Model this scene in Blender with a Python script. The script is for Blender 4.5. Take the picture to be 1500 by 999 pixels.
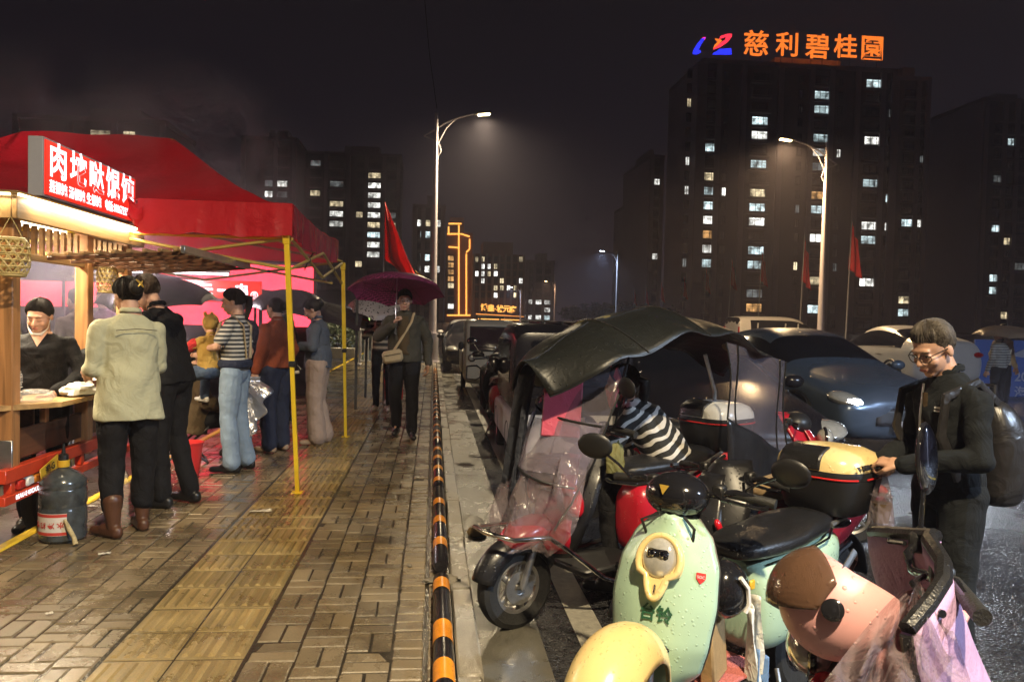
import bpy, bmesh, math, random
import numpy as np
from mathutils import Vector, Matrix, Euler, noise
for o in list(bpy.data.objects): bpy.data.objects.remove(o)
sc = bpy.context.scene
COL = bpy.data.collections.new('place')   # linked to the scene at the end (keeps evaluation fast)
random.seed(7); rng = np.random.default_rng(7)
R_ = math.radians
# ---------------------------------------------------------------- camera
EYE = Vector((0, 0, 1.45)); FPX = 1150.0
_cam = bpy.data.cameras.new('camera'); cam = bpy.data.objects.new('camera', _cam); COL.objects.link(cam)
_cam.lens = FPX / 1500 * 36; _cam.sensor_width = 36; _cam.clip_start = 0.05; _cam.clip_end = 3000
cam.location = EYE
_cm = Matrix.Rotation(-R_(5.751), 4, 'Z') @ Matrix.Rotation(R_(90 - 1.7286), 4, 'X') @ Matrix.Rotation(R_(1.3), 4, 'Z')
cam.rotation_euler = _cm.to_euler()
sc.camera = cam
CM3 = _cm.to_3x3()
def ray(px, py): return CM3 @ Vector(((px - 750) / FPX, (499.5 - py) / FPX, -1))
def at(px, py, z=0.0):
    d = ray(px, py); return EYE + d * ((z - EYE.z) / d.z)
def atY(px, py, Y):
    d = ray(px, py); return EYE + d * (Y / d.y)
def atX(px, py, X):
    d = ray(px, py); return EYE + d * (X / d.x)
# ---------------------------------------------------------------- world: overcast night sky
w = bpy.data.worlds.new('World'); sc.world = w; w.use_nodes = True
nt = w.node_tree; nt.nodes.clear()
_o = nt.nodes.new('ShaderNodeOutputWorld'); _b = nt.nodes.new('ShaderNodeBackground'); nt.links.new(_b.outputs[0], _o.inputs[0])
_tc = nt.nodes.new('ShaderNodeTexCoord'); _sp = nt.nodes.new('ShaderNodeSeparateXYZ'); nt.links.new(_tc.outputs['Generated'], _sp.inputs[0])
_rp = nt.nodes.new('ShaderNodeValToRGB'); nt.links.new(_sp.outputs[2], _rp.inputs[0])
_e = _rp.color_ramp.elements
_e[0].position = 0.0; _e[0].color = (0.0150, 0.0118, 0.0180, 1)
_e[1].position = 0.45; _e[1].color = (0.0040, 0.0033, 0.0044, 1)
_m = _e.new(0.16); _m.color = (0.0088, 0.0070, 0.0102, 1)
nt.links.new(_rp.outputs[0], _b.inputs[0]); _b.inputs[1].default_value = 1.0
# ---------------------------------------------------------------- exposure
sc.view_settings.view_transform = 'Standard'; sc.view_settings.look = 'None'
sc.view_settings.exposure = 0.5; sc.view_settings.gamma = 1.0; sc.view_settings.use_curve_mapping = False
sc.render.engine = 'CYCLES'
sc.cycles.use_denoising = True
sc.cycles.max_bounces = 5; sc.cycles.diffuse_bounces = 2; sc.cycles.glossy_bounces = 2; sc.cycles.transmission_bounces = 4
sc.cycles.transparent_max_bounces = 8; sc.cycles.volume_bounces = 0
sc.cycles.sample_clamp_indirect = 3.0; sc.cycles.sample_clamp_direct = 30.0
sc.cycles.caustics_reflective = False; sc.cycles.caustics_refractive = False
sc.cycles.use_light_tree = True; sc.cycles.use_adaptive_sampling = True; sc.cycles.adaptive_threshold = 0.03; sc.cycles.adaptive_min_samples = 10
# ---------------------------------------------------------------- materials
M = {}
def L(nt, a, b): nt.links.new(a, b)
def mat(name, col, rough=0.5, metal=0.0, var=0.12, vscale=6.0, bump=0.0, bscale=40.0, drops=0.0, dscale=90.0, coat=0.0,
        trans=0.0, alpha=1.0, sheen=0.0, spec=0.5, emit=None, estr=0.0, rvar=0.0, streak=None, objrand=0.0, sss=0.0, folds=0.0):
    m = bpy.data.materials.new(name); m.use_nodes = True; nt = m.node_tree
    p = nt.nodes['Principled BSDF']; N = nt.nodes.new
    p.inputs['Roughness'].default_value = rough; p.inputs['Metallic'].default_value = metal
    p.inputs['Specular IOR Level'].default_value = spec
    p.inputs['Coat Weight'].default_value = coat; p.inputs['Coat Roughness'].default_value = 0.06
    p.inputs['Transmission Weight'].default_value = trans; p.inputs['Alpha'].default_value = alpha
    p.inputs['Sheen Weight'].default_value = sheen
    if sss: p.inputs['Subsurface Weight'].default_value = sss; p.inputs['Subsurface Radius'].default_value = (0.01, 0.004, 0.002); p.inputs['Subsurface Scale'].default_value = 1.0
    c = (*col, 1)
    p.inputs['Base Color'].default_value = c
    tc = N('ShaderNodeTexCoord')
    if var > 0 or rvar > 0:
        n1 = N('ShaderNodeTexNoise'); n1.inputs['Scale'].default_value = vscale; n1.inputs['Detail'].default_value = 6; n1.inputs['Roughness'].default_value = 0.65
        L(nt, tc.outputs['Object'], n1.inputs['Vector'])
        mr = N('ShaderNodeMapRange'); mr.inputs[1].default_value = 0.25; mr.inputs[2].default_value = 0.75
        mr.inputs[3].default_value = 1 - var; mr.inputs[4].default_value = 1 + var
        L(nt, n1.outputs[0], mr.inputs[0])
        mx = N('ShaderNodeVectorMath'); mx.operation = 'SCALE'; mx.inputs[0].default_value = col
        L(nt, mr.outputs[0], mx.inputs['Scale'])
        last = mx.outputs[0]
        if objrand:
            oi = N('ShaderNodeObjectInfo'); m2 = N('ShaderNodeMapRange'); m2.inputs[3].default_value = 1 - objrand; m2.inputs[4].default_value = 1 + objrand
            L(nt, oi.outputs['Random'], m2.inputs[0]); mx2 = N('ShaderNodeVectorMath'); mx2.operation = 'SCALE'
            L(nt, last, mx2.inputs[0]); L(nt, m2.outputs[0], mx2.inputs['Scale']); last = mx2.outputs[0]
        L(nt, last, p.inputs['Base Color'])
        if rvar:
            m3 = N('ShaderNodeMapRange'); m3.inputs[1].default_value = 0.3; m3.inputs[2].default_value = 0.7
            m3.inputs[3].default_value = max(0.02, rough - rvar); m3.inputs[4].default_value = min(1, rough + rvar)
            L(nt, n1.outputs[0], m3.inputs[0]); L(nt, m3.outputs[0], p.inputs['Roughness'])
    nrm = None
    if folds:
        nf = N('ShaderNodeTexNoise'); nf.inputs['Scale'].default_value = 9; nf.inputs['Detail'].default_value = 3; nf.inputs['Distortion'].default_value = 1.4
        L(nt, tc.outputs['Object'], nf.inputs['Vector'])
        b0 = N('ShaderNodeBump'); b0.inputs['Strength'].default_value = min(1.0, folds); b0.inputs['Distance'].default_value = 0.03
        L(nt, nf.outputs[0], b0.inputs['Height']); nrm = b0.outputs[0]
    if bump:
        n2 = N('ShaderNodeTexNoise'); n2.inputs['Scale'].default_value = bscale; n2.inputs['Detail'].default_value = 5
        L(nt, tc.outputs['Object'], n2.inputs['Vector'])
        b = N('ShaderNodeBump'); b.inputs['Strength'].default_value = bump; b.inputs['Distance'].default_value = 0.01
        L(nt, n2.outputs[0], b.inputs['Height'])
        if nrm: L(nt, nrm, b.inputs['Normal'])
        nrm = b.outputs[0]
    if drops:
        v = N('ShaderNodeTexVoronoi'); v.inputs['Scale'].default_value = dscale; L(nt, tc.outputs['Object'], v.inputs['Vector'])
        wn = N('ShaderNodeSeparateColor'); L(nt, v.outputs['Color'], wn.inputs[0])
        rr = N('ShaderNodeMapRange'); rr.inputs[3].default_value = -0.18; rr.inputs[4].default_value = 0.42; L(nt, wn.outputs[0], rr.inputs[0])
        sub = N('ShaderNodeMath'); sub.operation = 'SUBTRACT'; L(nt, rr.outputs[0], sub.inputs[0]); L(nt, v.outputs['Distance'], sub.inputs[1])
        mxx = N('ShaderNodeMath'); mxx.operation = 'MAXIMUM'; mxx.inputs[1].default_value = 0; L(nt, sub.outputs[0], mxx.inputs[0])
        sq = N('ShaderNodeMath'); sq.operation = 'POWER'; sq.inputs[1].default_value = 0.5; L(nt, mxx.outputs[0], sq.inputs[0])
        b = N('ShaderNodeBump'); b.inputs['Strength'].default_value = drops; b.inputs['Distance'].default_value = 0.006
        L(nt, sq.outputs[0], b.inputs['Height'])
        if nrm: L(nt, nrm, b.inputs['Normal'])
        nrm = b.outputs[0]
        # droplets are glossy
        if rough > 0.15:
            gt = N('ShaderNodeMath'); gt.operation = 'GREATER_THAN'; gt.inputs[1].default_value = 0.01; L(nt, mxx.outputs[0], gt.inputs[0])
            L(nt, gt.outputs[0], p.inputs['Coat Weight'])
    if nrm: L(nt, nrm, p.inputs['Normal'])
    if nrm and (coat or drops): L(nt, nrm, p.inputs['Coat Normal'])
    if emit is not None:
        p.inputs['Emission Color'].default_value = (*emit, 1); p.inputs['Emission Strength'].default_value = estr
    M[name] = m
    return m
def emat(name, col, s, sample=True):
    m = bpy.data.materials.new(name); m.use_nodes = True; nt = m.node_tree; nt.nodes.clear()
    o = nt.nodes.new('ShaderNodeOutputMaterial'); e = nt.nodes.new('ShaderNodeEmission'); e.inputs[0].default_value = (*col, 1); e.inputs[1].default_value = s
    L(nt, e.outputs[0], o.inputs[0])
    if not sample: m.cycles.emission_sampling = 'NONE'
    M[name] = m; return m
def stripes(name, c1, c2, scale, axis='Z', rough=0.8, duty=0.5, wob=0.0, rot=None):
    m = mat(name, c1, rough, var=0, folds=0.35); nt = m.node_tree; N = nt.nodes.new; p = nt.nodes['Principled BSDF']
    tc = N('ShaderNodeTexCoord'); sx = N('ShaderNodeSeparateXYZ')
    src = tc.outputs['Object']
    if rot:
        mp = N('ShaderNodeMapping'); mp.inputs['Rotation'].default_value = rot; L(nt, src, mp.inputs[0]); src = mp.outputs[0]
    if wob:
        nn = N('ShaderNodeTexNoise'); nn.inputs['Scale'].default_value = 5; L(nt, src, nn.inputs['Vector'])
        va = N('ShaderNodeVectorMath'); va.operation = 'SCALE'; va.inputs['Scale'].default_value = wob; L(nt, nn.outputs['Color'], va.inputs[0])
        vb = N('ShaderNodeVectorMath'); L(nt, src, vb.inputs[0]); L(nt, va.outputs[0], vb.inputs[1]); src = vb.outputs[0]
    L(nt, src, sx.inputs[0])
    ml = N('ShaderNodeMath'); ml.operation = 'MULTIPLY'; ml.inputs[1].default_value = scale; L(nt, sx.outputs['XYZ'.index(axis)], ml.inputs[0])
    fr = N('ShaderNodeMath'); fr.operation = 'FRACT'; L(nt, ml.outputs[0], fr.inputs[0])
    gt = N('ShaderNodeMath'); gt.operation = 'GREATER_THAN'; gt.inputs[1].default_value = duty; L(nt, fr.outputs[0], gt.inputs[0])
    mx = N('ShaderNodeMix'); mx.data_type = 'RGBA'; mx.inputs[6].default_value = (*c1, 1); mx.inputs[7].default_value = (*c2, 1); L(nt, gt.outputs[0], mx.inputs[0])
    L(nt, mx.outputs[2], p.inputs['Base Color']); return m
def cloth_mat(name, col, tr=.5, rough=.5):
    m = bpy.data.materials.new(name); m.use_nodes = True; nt = m.node_tree; N = nt.nodes.new; p = nt.nodes['Principled BSDF']; out = nt.nodes['Material Output']
    p.inputs['Base Color'].default_value = (*col, 1); p.inputs['Roughness'].default_value = rough
    t = N('ShaderNodeBsdfTranslucent'); t.inputs[0].default_value = (*col, 1); mx = N('ShaderNodeMixShader'); mx.inputs[0].default_value = tr
    tc = N('ShaderNodeTexCoord'); n = N('ShaderNodeTexNoise'); n.inputs['Scale'].default_value = 4; n.inputs['Detail'].default_value = 5; n.inputs['Distortion'].default_value = 1; L(nt, tc.outputs['Object'], n.inputs['Vector'])
    b = N('ShaderNodeBump'); b.inputs['Strength'].default_value = .6; b.inputs['Distance'].default_value = .03; L(nt, n.outputs[0], b.inputs['Height']); L(nt, b.outputs[0], p.inputs['Normal']); L(nt, b.outputs[0], t.inputs['Normal'])
    L(nt, p.outputs[0], mx.inputs[1]); L(nt, t.outputs[0], mx.inputs[2]); L(nt, mx.outputs[0], out.inputs[0]); M[name] = m; return m
# ---------------------------------------------------------------- object helpers
def tag(o, label=None, cat=None, group=None, kind=None):
    if label: o['label'] = label
    if cat: o['category'] = cat
    if group: o['group'] = group
    if kind: o['kind'] = kind
    return o
def empty(name, loc=(0, 0, 0), rz=0.0, label=None, cat=None, group=None, parent=None):
    o = bpy.data.objects.new(name, None); COL.objects.link(o); o.location = loc; o.rotation_euler = (0, 0, rz); o.empty_display_size = 0.1
    if parent: o.parent = parent
    return tag(o, label, cat, group)
def link(name, me, m=None, parent=None, loc=None, rot=None):
    o = bpy.data.objects.new(name, me); COL.objects.link(o)
    if m is not None:
        ms = m if isinstance(m, (list, tuple)) else [m]
        if len(me.materials) == 0:
            for k in ms: me.materials.append(M[k] if isinstance(k, str) else k)
    if parent: o.parent = parent
    if loc is not None: o.location = loc
    if rot is not None: o.rotation_euler = rot
    return o
def dup(o, parent=None, loc=None, rot=None, label=None):
    c = o.copy(); COL.objects.link(c); c.parent = parent
    if loc is not None: c.location = loc
    if rot is not None: c.rotation_euler = rot
    if label: c['label'] = label
    for ch in list(o.children): dup(ch, c)
    return c
class MB:
    """collects geometry for one mesh"""
    def __init__(s): s.v = []; s.f = []; s.mi = []; s.cm = 0
    def add(s, vs, fs):
        b = len(s.v); s.v.extend(tuple(v) for v in vs)
        for f in fs: s.f.append(tuple(b + i for i in f)); s.mi.append(s.cm)
        return s
    def mat(s, i): s.cm = i; return s
    def box(s, c, d, rot=None, bev=0.0):
        x, y, z = (k / 2 for k in d); c = Vector(c)
        if bev > 0:
            bv = min(bev, x * .9, y * .9, z * .9); vs = []
            for sx in (-1, 1):
                for sy in (-1, 1):
                    for sz in (-1, 1):
                        vs += [(sx * (x - bv), sy * (y - bv), sz * z), (sx * (x - bv), sy * y, sz * (z - bv)), (sx * x, sy * (y - bv), sz * (z - bv))]
            bm = bmesh.new()
            for v in vs: bm.verts.new(v)
            r = bmesh.ops.convex_hull(bm, input=bm.verts[:]); bm.verts.index_update()
            V = [v.co.copy() for v in bm.verts]; Fc = [[v.index for v in f.verts] for f in bm.faces]; bm.free()
        else:
            V = [Vector((sx * x, sy * y, sz * z)) for sx in (-1, 1) for sy in (-1, 1) for sz in (-1, 1)]
            Fc = [(0, 1, 3, 2), (4, 6, 7, 5), (0, 4, 5, 1), (2, 3, 7, 6), (0, 2, 6, 4), (1, 5, 7, 3)]
        if rot is not None:
            q = rot if isinstance(rot, Matrix) else Euler(rot).to_matrix(); V = [q @ v for v in V]
        return s.add([c + v for v in V], Fc)
    def tube(s, pts, rad, n=10, closed=False, cap=True, flat=1.0):
        pts = [Vector(p) for p in pts]; k = len(pts); rads = rad if isinstance(rad, (list, tuple)) else [rad] * k
        vs = []; up = None
        for i, p in enumerate(pts):
            if closed: t = pts[(i + 1) % k] - pts[i - 1]
            else: t = pts[min(i + 1, k - 1)] - pts[max(i - 1, 0)]
            if t.length < 1e-9: t = Vector((0, 0, 1))
            t.normalize()
            if up is None:
                up = Vector((0, 0, 1)) if abs(t.z) < 0.9 else Vector((1, 0, 0))
            a = (up - t * up.dot(t)); a = a.normalized() if a.length > 1e-6 else t.orthogonal().normalized(); b = t.cross(a); up = a
            for j in range(n):
                g = 2 * math.pi * j / n; vs.append(p + (a * math.cos(g) * flat + b * math.sin(g)) * rads[i])
        fs = []
        for i in range(k if closed else k - 1):
            for j in range(n):
                i2 = (i + 1) % k; fs.append((i * n + j, i * n + (j + 1) % n, i2 * n + (j + 1) % n, i2 * n + j))
        if cap and not closed: fs.append(tuple(range(n - 1, -1, -1))); fs.append(tuple((k - 1) * n + j for j in range(n)))
        return s.add(vs, fs)
    def lathe(s, prof, n=24, c=(0, 0, 0), axis=(0, 0, 1), cap=True):
        ax = Vector(axis).normalized(); a = ax.orthogonal().normalized()
        if abs(ax.z) > 0.99: a = Vector((1, 0, 0))
        b = ax.cross(a); c = Vector(c); vs = []
        for r, h in prof:
            for j in range(n):
                g = 2 * math.pi * j / n; vs.append(c + ax * h + (a * math.cos(g) + b * math.sin(g)) * r)
        k = len(prof); fs = [(i * n + j, i * n + (j + 1) % n, (i + 1) * n + (j + 1) % n, (i + 1) * n + j) for i in range(k - 1) for j in range(n)]
        if cap:
            fs.append(tuple(range(n - 1, -1, -1))); fs.append(tuple((k - 1) * n + j for j in range(n)))
        return s.add(vs, fs)
    def ell(s, c, r, rot=None, n=16, m=10):
        c = Vector(c); q = None if rot is None else (rot if isinstance(rot, Matrix) else Euler(rot).to_matrix())
        vs = [Vector((0, 0, -r[2]))]
        for i in range(1, m):
            t = -math.pi / 2 + math.pi * i / m
            for j in range(n):
                g = 2 * math.pi * j / n; vs.append(Vector((r[0] * math.cos(t) * math.cos(g), r[1] * math.cos(t) * math.sin(g), r[2] * math.sin(t))))
        vs.append(Vector((0, 0, r[2]))); fs = []
        for j in range(n): fs.append((0, 1 + (j + 1) % n, 1 + j))
        for i in range(m - 2):
            for j in range(n):
                a = 1 + i * n; b = a + n; fs.append((a + j, a + (j + 1) % n, b + (j + 1) % n, b + j))
        t = len(vs) - 1; a = 1 + (m - 2) * n
        for j in range(n): fs.append((a + j, a + (j + 1) % n, t))
        if q is not None: vs = [q @ v for v in vs]
        return s.add([c + v for v in vs], fs)
    def cap2(s, p, q, r1, r2, n=12, sx=1.0):
        """tapered capsule"""
        p, q = Vector(p), Vector(q); d = q - p; l = max(d.length, 1e-5); t = d / l
        pts = []; rr = []
        for k in (0.0, .35, .7, .92): pts.append(p - t * r1 * math.sqrt(1 - k * k)); rr.append(max(r1 * k, r1 * .05))
        pts += [p, q]; rr += [r1, r2]
        for k in (.92, .7, .35, 0.0): pts.append(q + t * r2 * math.sqrt(1 - k * k)); rr.append(max(r2 * k, r2 * .05))
        return s.tube(pts, rr, n=n, flat=sx)
    def loft(s, rings, closed=True, cap=True):
        n = len(rings[0]); vs = [v for r in rings for v in r]; k = len(rings)
        fs = [(i * n + j, i * n + (j + 1) % n, (i + 1) * n + (j + 1) % n, (i + 1) * n + j) for i in range(k - 1) for j in range(n if closed else n - 1)]
        if cap and closed: fs.append(tuple(range(n - 1, -1, -1))); fs.append(tuple((k - 1) * n + j for j in range(n)))
        return s.add(vs, fs)
    def prism(s, poly, d, off=(0, 0, 0), bev=0):
        """poly list of 3D points, extruded along vector d"""
        n = len(poly); d = Vector(d); a = [Vector(p) + Vector(off) for p in poly]; b = [p + d for p in a]
        fs = [tuple(range(n - 1, -1, -1)), tuple(range(n, 2 * n))] + [(j, (j + 1) % n, n + (j + 1) % n, n + j) for j in range(n)]
        return s.add(a + b, fs)
    def grid(s, fn, nu, nv, uc=False):
        vs = [Vector(fn(i / nu, j / nv)) for i in range(nu + (0 if uc else 1)) for j in range(nv + 1)]
        fs = []
        ni = nu
        for i in range(ni):
            i2 = (i + 1) % nu if uc else i + 1
            for j in range(nv): fs.append((i * (nv + 1) + j, i2 * (nv + 1) + j, i2 * (nv + 1) + j + 1, i * (nv + 1) + j + 1))
        return s.add(vs, fs)
    def mesh(s, name='m', smooth=True, fix=True):
        me = bpy.data.meshes.new(name); me.from_pydata([tuple(v) for v in s.v], [], s.f)
        if any(s.mi): me.polygons.foreach_set('material_index', s.mi)
        if fix:
            bm = bmesh.new(); bm.from_mesh(me); bmesh.ops.recalc_face_normals(bm, faces=bm.faces); bm.to_mesh(me); bm.free()
        if smooth:
            me.polygons.foreach_set('use_smooth', [True] * len(me.polygons))
            try: me.set_sharp_from_angle(angle=R_(38))
            except Exception: pass
        me.update(); return me
    def build(s, name, m, parent=None, loc=None, rot=None, smooth=True, sub=0, solid=0.0, fix=True):
        o = link(name, s.mesh(name, smooth and sub == 0, fix), m, parent, loc, rot)
        if sub or solid: bake(o, sub, solid)
        return o
def bake(o, sub=0, solid=0.0, voxel=0.0, smooth=0, bevel=0.0):
    if voxel:
        md = o.modifiers.new('r', 'REMESH'); md.mode = 'VOXEL'; md.voxel_size = voxel; md.use_smooth_shade = True
    if smooth:
        md = o.modifiers.new('s', 'SMOOTH'); md.iterations = smooth; md.factor = 0.5
    if bevel:
        md = o.modifiers.new('b', 'BEVEL'); md.width = bevel; md.segments = 2; md.limit_method = 'ANGLE'; md.angle_limit = R_(40)
    if solid:
        md = o.modifiers.new('t', 'SOLIDIFY'); md.thickness = solid; md.offset = 0
    if sub:
        md = o.modifiers.new('u', 'SUBSURF'); md.levels = sub; md.render_levels = sub
    par = o.parent; o.parent = None; sc.collection.objects.link(o)
    dg = bpy.context.evaluated_depsgraph_get(); dg.update()
    me = bpy.data.meshes.new_from_object(o.evaluated_get(dg)); old = o.data; sc.collection.objects.unlink(o); o.parent = par
    o.modifiers.clear(); o.data = me; bpy.data.meshes.remove(old)
    me.polygons.foreach_set('use_smooth', [True] * len(me.polygons)); me.update()
    return o
def text(name, body, size, m, parent=None, mtx=None, bold=0.0, ext=0.004, align='CENTER', sx=1.0, shear=0.0):
    """flat lettering: local x = reading direction, y = up, z = out of the board"""
    cu = bpy.data.curves.new(name, 'FONT'); cu.body = body; cu.size = size; cu.align_x = align; cu.align_y = 'CENTER'
    cu.offset = bold; cu.extrude = ext; cu.shear = shear; cu.resolution_u = 2
    t = bpy.data.objects.new('tmp', cu); sc.collection.objects.link(t)
    dg = bpy.context.evaluated_depsgraph_get(); dg.update(); me = bpy.data.meshes.new_from_object(t.evaluated_get(dg))
    bpy.data.objects.remove(t); bpy.data.curves.remove(cu)
    if sx != 1.0:
        for v in me.vertices: v.co.x *= sx
    o = link(name, me, m, parent)
    if mtx is not None: o.matrix_basis = mtx
    return o
def frame(origin, xdir, ydir):
    x = Vector(xdir).normalized(); z = x.cross(Vector(ydir)).normalized(); y = z.cross(x)
    m = Matrix((x, y, z)).transposed().to_4x4(); m.translation = Vector(origin); return m
def lamp(name, kind, loc, col, power, parent=None, rot=(0, 0, 0), size=0.3, spot=150, blend=0.6):
    l = bpy.data.lights.new(name, kind); l.color = col; l.energy = power
    if kind == 'AREA': l.shape = 'RECTANGLE' if isinstance(size, tuple) else 'SQUARE'; l.size = size[0] if isinstance(size, tuple) else size; l.size_y = size[1] if isinstance(size, tuple) else size
    else: l.shadow_soft_size = size
    if kind == 'SPOT': l.spot_size = R_(spot); l.spot_blend = blend
    o = bpy.data.objects.new(name, l); COL.objects.link(o); o.location = loc; o.rotation_euler = rot
    if parent: o.parent = parent
    return o
# ================================================================ GROUND
def wet_asphalt():
    m = mat('asphalt', (0.028, 0.028, 0.030), 0.28, var=0.0); nt = m.node_tree; N = nt.nodes.new; p = nt.nodes['Principled BSDF']
    g = N('ShaderNodeNewGeometry'); pos = g.outputs['Position']
    n = N('ShaderNodeTexNoise'); n.inputs['Scale'].default_value = 0.7; n.inputs['Detail'].default_value = 7; n.inputs['Roughness'].default_value = .6; L(nt, pos, n.inputs['Vector'])
    mr = N('ShaderNodeMapRange'); mr.inputs[1].default_value = .35; mr.inputs[2].default_value = .65; mr.inputs[3].default_value = .10; mr.inputs[4].default_value = .36
    L(nt, n.outputs[0], mr.inputs[0]); L(nt, mr.outputs[0], p.inputs['Roughness'])
    v = N('ShaderNodeTexVoronoi'); v.inputs['Scale'].default_value = 70; L(nt, pos, v.inputs['Vector'])
    n2 = N('ShaderNodeTexNoise'); n2.inputs['Scale'].default_value = 30; n2.inputs['Detail'].default_value = 4; L(nt, pos, n2.inputs['Vector'])
    ad = N('ShaderNodeMath'); ad.operation = 'ADD'; L(nt, v.outputs['Distance'], ad.inputs[0]); L(nt, n2.outputs[0], ad.inputs[1])
    b = N('ShaderNodeBump'); b.inputs['Strength'].default_value = 1.0; b.inputs['Distance'].default_value = 0.012; L(nt, ad.outputs[0], b.inputs['Height']); L(nt, b.outputs[0], p.inputs['Normal'])
    sc_ = N('ShaderNodeSeparateColor'); L(nt, v.outputs['Color'], sc_.inputs[0])
    mr2 = N('ShaderNodeMapRange'); mr2.inputs[3].default_value = .5; mr2.inputs[4].default_value = 1.9; L(nt, sc_.outputs[0], mr2.inputs[0])
    mx = N('ShaderNodeVectorMath'); mx.operation = 'SCALE'; mx.inputs[0].default_value = (0.026, 0.026, 0.028); L(nt, mr2.outputs[0], mx.inputs['Scale']); L(nt, mx.outputs[0], p.inputs['Base Color'])
wet_asphalt()
def paver_mat(name, col, rlo=.2, rhi=.5, bump=.5, spread=.28):
    m = mat(name, col, 0.4, var=0.0); nt = m.node_tree; N = nt.nodes.new; p = nt.nodes['Principled BSDF']
    g = N('ShaderNodeNewGeometry'); pos = g.outputs['Position']; oi = N('ShaderNodeObjectInfo')
    ad = N('ShaderNodeMath'); ad.operation = 'ADD'; L(nt, g.outputs['Random Per Island'], ad.inputs[0]); L(nt, oi.outputs['Random'], ad.inputs[1])
    fr = N('ShaderNodeMath'); fr.operation = 'FRACT'; L(nt, ad.outputs[0], fr.inputs[0])
    mr = N('ShaderNodeMapRange'); mr.inputs[3].default_value = 1 - spread; mr.inputs[4].default_value = 1 + spread; L(nt, fr.outputs[0], mr.inputs[0])
    n = N('ShaderNodeTexNoise'); n.inputs['Scale'].default_value = 2.3; n.inputs['Detail'].default_value = 8; n.inputs['Roughness'].default_value = .7; L(nt, pos, n.inputs['Vector'])
    nf = N('ShaderNodeTexNoise'); nf.inputs['Scale'].default_value = 210; nf.inputs['Detail'].default_value = 3; L(nt, pos, nf.inputs['Vector'])
    m2 = N('ShaderNodeMapRange'); m2.inputs[1].default_value = .3; m2.inputs[2].default_value = .7; m2.inputs[3].default_value = .62; m2.inputs[4].default_value = 1.25; L(nt, n.outputs[0], m2.inputs[0])
    m3 = N('ShaderNodeMapRange'); m3.inputs[1].default_value = .3; m3.inputs[2].default_value = .7; m3.inputs[3].default_value = .72; m3.inputs[4].default_value = 1.28; L(nt, nf.outputs[0], m3.inputs[0])
    a1 = N('ShaderNodeMath'); a1.operation = 'MULTIPLY'; L(nt, mr.outputs[0], a1.inputs[0]); L(nt, m2.outputs[0], a1.inputs[1])
    a2 = N('ShaderNodeMath'); a2.operation = 'MULTIPLY'; L(nt, a1.outputs[0], a2.inputs[0]); L(nt, m3.outputs[0], a2.inputs[1])
    mx = N('ShaderNodeVectorMath'); mx.operation = 'SCALE'; mx.inputs[0].default_value = col; L(nt, a2.outputs[0], mx.inputs['Scale']); L(nt, mx.outputs[0], p.inputs['Base Color'])
    rr = N('ShaderNodeMapRange'); rr.inputs[1].default_value = .38; rr.inputs[2].default_value = .62; rr.inputs[3].default_value = rlo; rr.inputs[4].default_value = rhi
    L(nt, n.outputs[0], rr.inputs[0]); L(nt, rr.outputs[0], p.inputs['Roughness'])
    b = N('ShaderNodeBump'); b.inputs['Strength'].default_value = bump; b.inputs['Distance'].default_value = .003; L(nt, nf.outputs[0], b.inputs['Height']); L(nt, b.outputs[0], p.inputs['Normal'])
    cw = N('ShaderNodeMapRange'); cw.inputs[1].default_value = .62; cw.inputs[2].default_value = .40; cw.inputs[3].default_value = .1; cw.inputs[4].default_value = .9; L(nt, n.outputs[0], cw.inputs[0]); L(nt, cw.outputs[0], p.inputs['Coat Weight']); p.inputs['Coat Roughness'].default_value = .09
    b2 = N('ShaderNodeBump'); b2.inputs['Strength'].default_value = bump * .35; b2.inputs['Distance'].default_value = .003; L(nt, nf.outputs[0], b2.inputs['Height']); L(nt, b2.outputs[0], p.inputs['Coat Normal'])
paver_mat('paver', (0.165, 0.125, 0.072), .16, .42)
paver_mat('tactile', (0.235, 0.165, 0.062), .2, .5, .6, .28)
paver_mat('kerbstone', (0.22, 0.20, 0.165), .16, .5, .9, .15)
paver_mat('concrete', (0.12, 0.112, 0.09), .15, .45, .8, .1)
mat('grout', (0.030, 0.025, 0.018), 0.12, var=.3, vscale=20, bump=.3, bscale=60)
mat('yard', (0.045, 0.038, 0.03), 0.35, var=.4, vscale=3, bump=.5, bscale=30, rvar=.2)
mat('paint_white', (0.30, 0.285, 0.24), 0.3, var=.35, vscale=25, bump=.4, bscale=120)
mat('paint_yellow', (0.62, 0.42, 0.03), 0.4, var=.25, vscale=14, bump=.3, bscale=90)
def sheet(name, x0, x1, y0, y1, z, m, kind='structure', parent=None):
    o = MB().add([(x0, y0, z), (x1, y0, z), (x1, y1, z), (x0, y1, z)], [(0, 1, 2, 3)]).build(name, m, parent, smooth=False)
    if kind: tag(o, kind=kind)
    return o
ROAD = -0.13
road = sheet('road', -265, 385, -22, 370, ROAD, 'asphalt')
GUT = sheet('gutter', 0.232, 0.56, -10, 70, ROAD + .004, 'concrete')
for i, (x0, x1) in enumerate(((.74, .89),)):
    sheet('road_marking', x0, x1, -4, 60, ROAD + .004, 'paint_white')
for x in (6.9, 7.1): sheet('road_marking', x, x + .11, -20, 90, ROAD + .004, 'paint_yellow')
for y in (2.3, 8.6, 14.6): sheet('road_marking', .9, 3.1, y, y + .14, ROAD + .005, 'paint_white')
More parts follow.
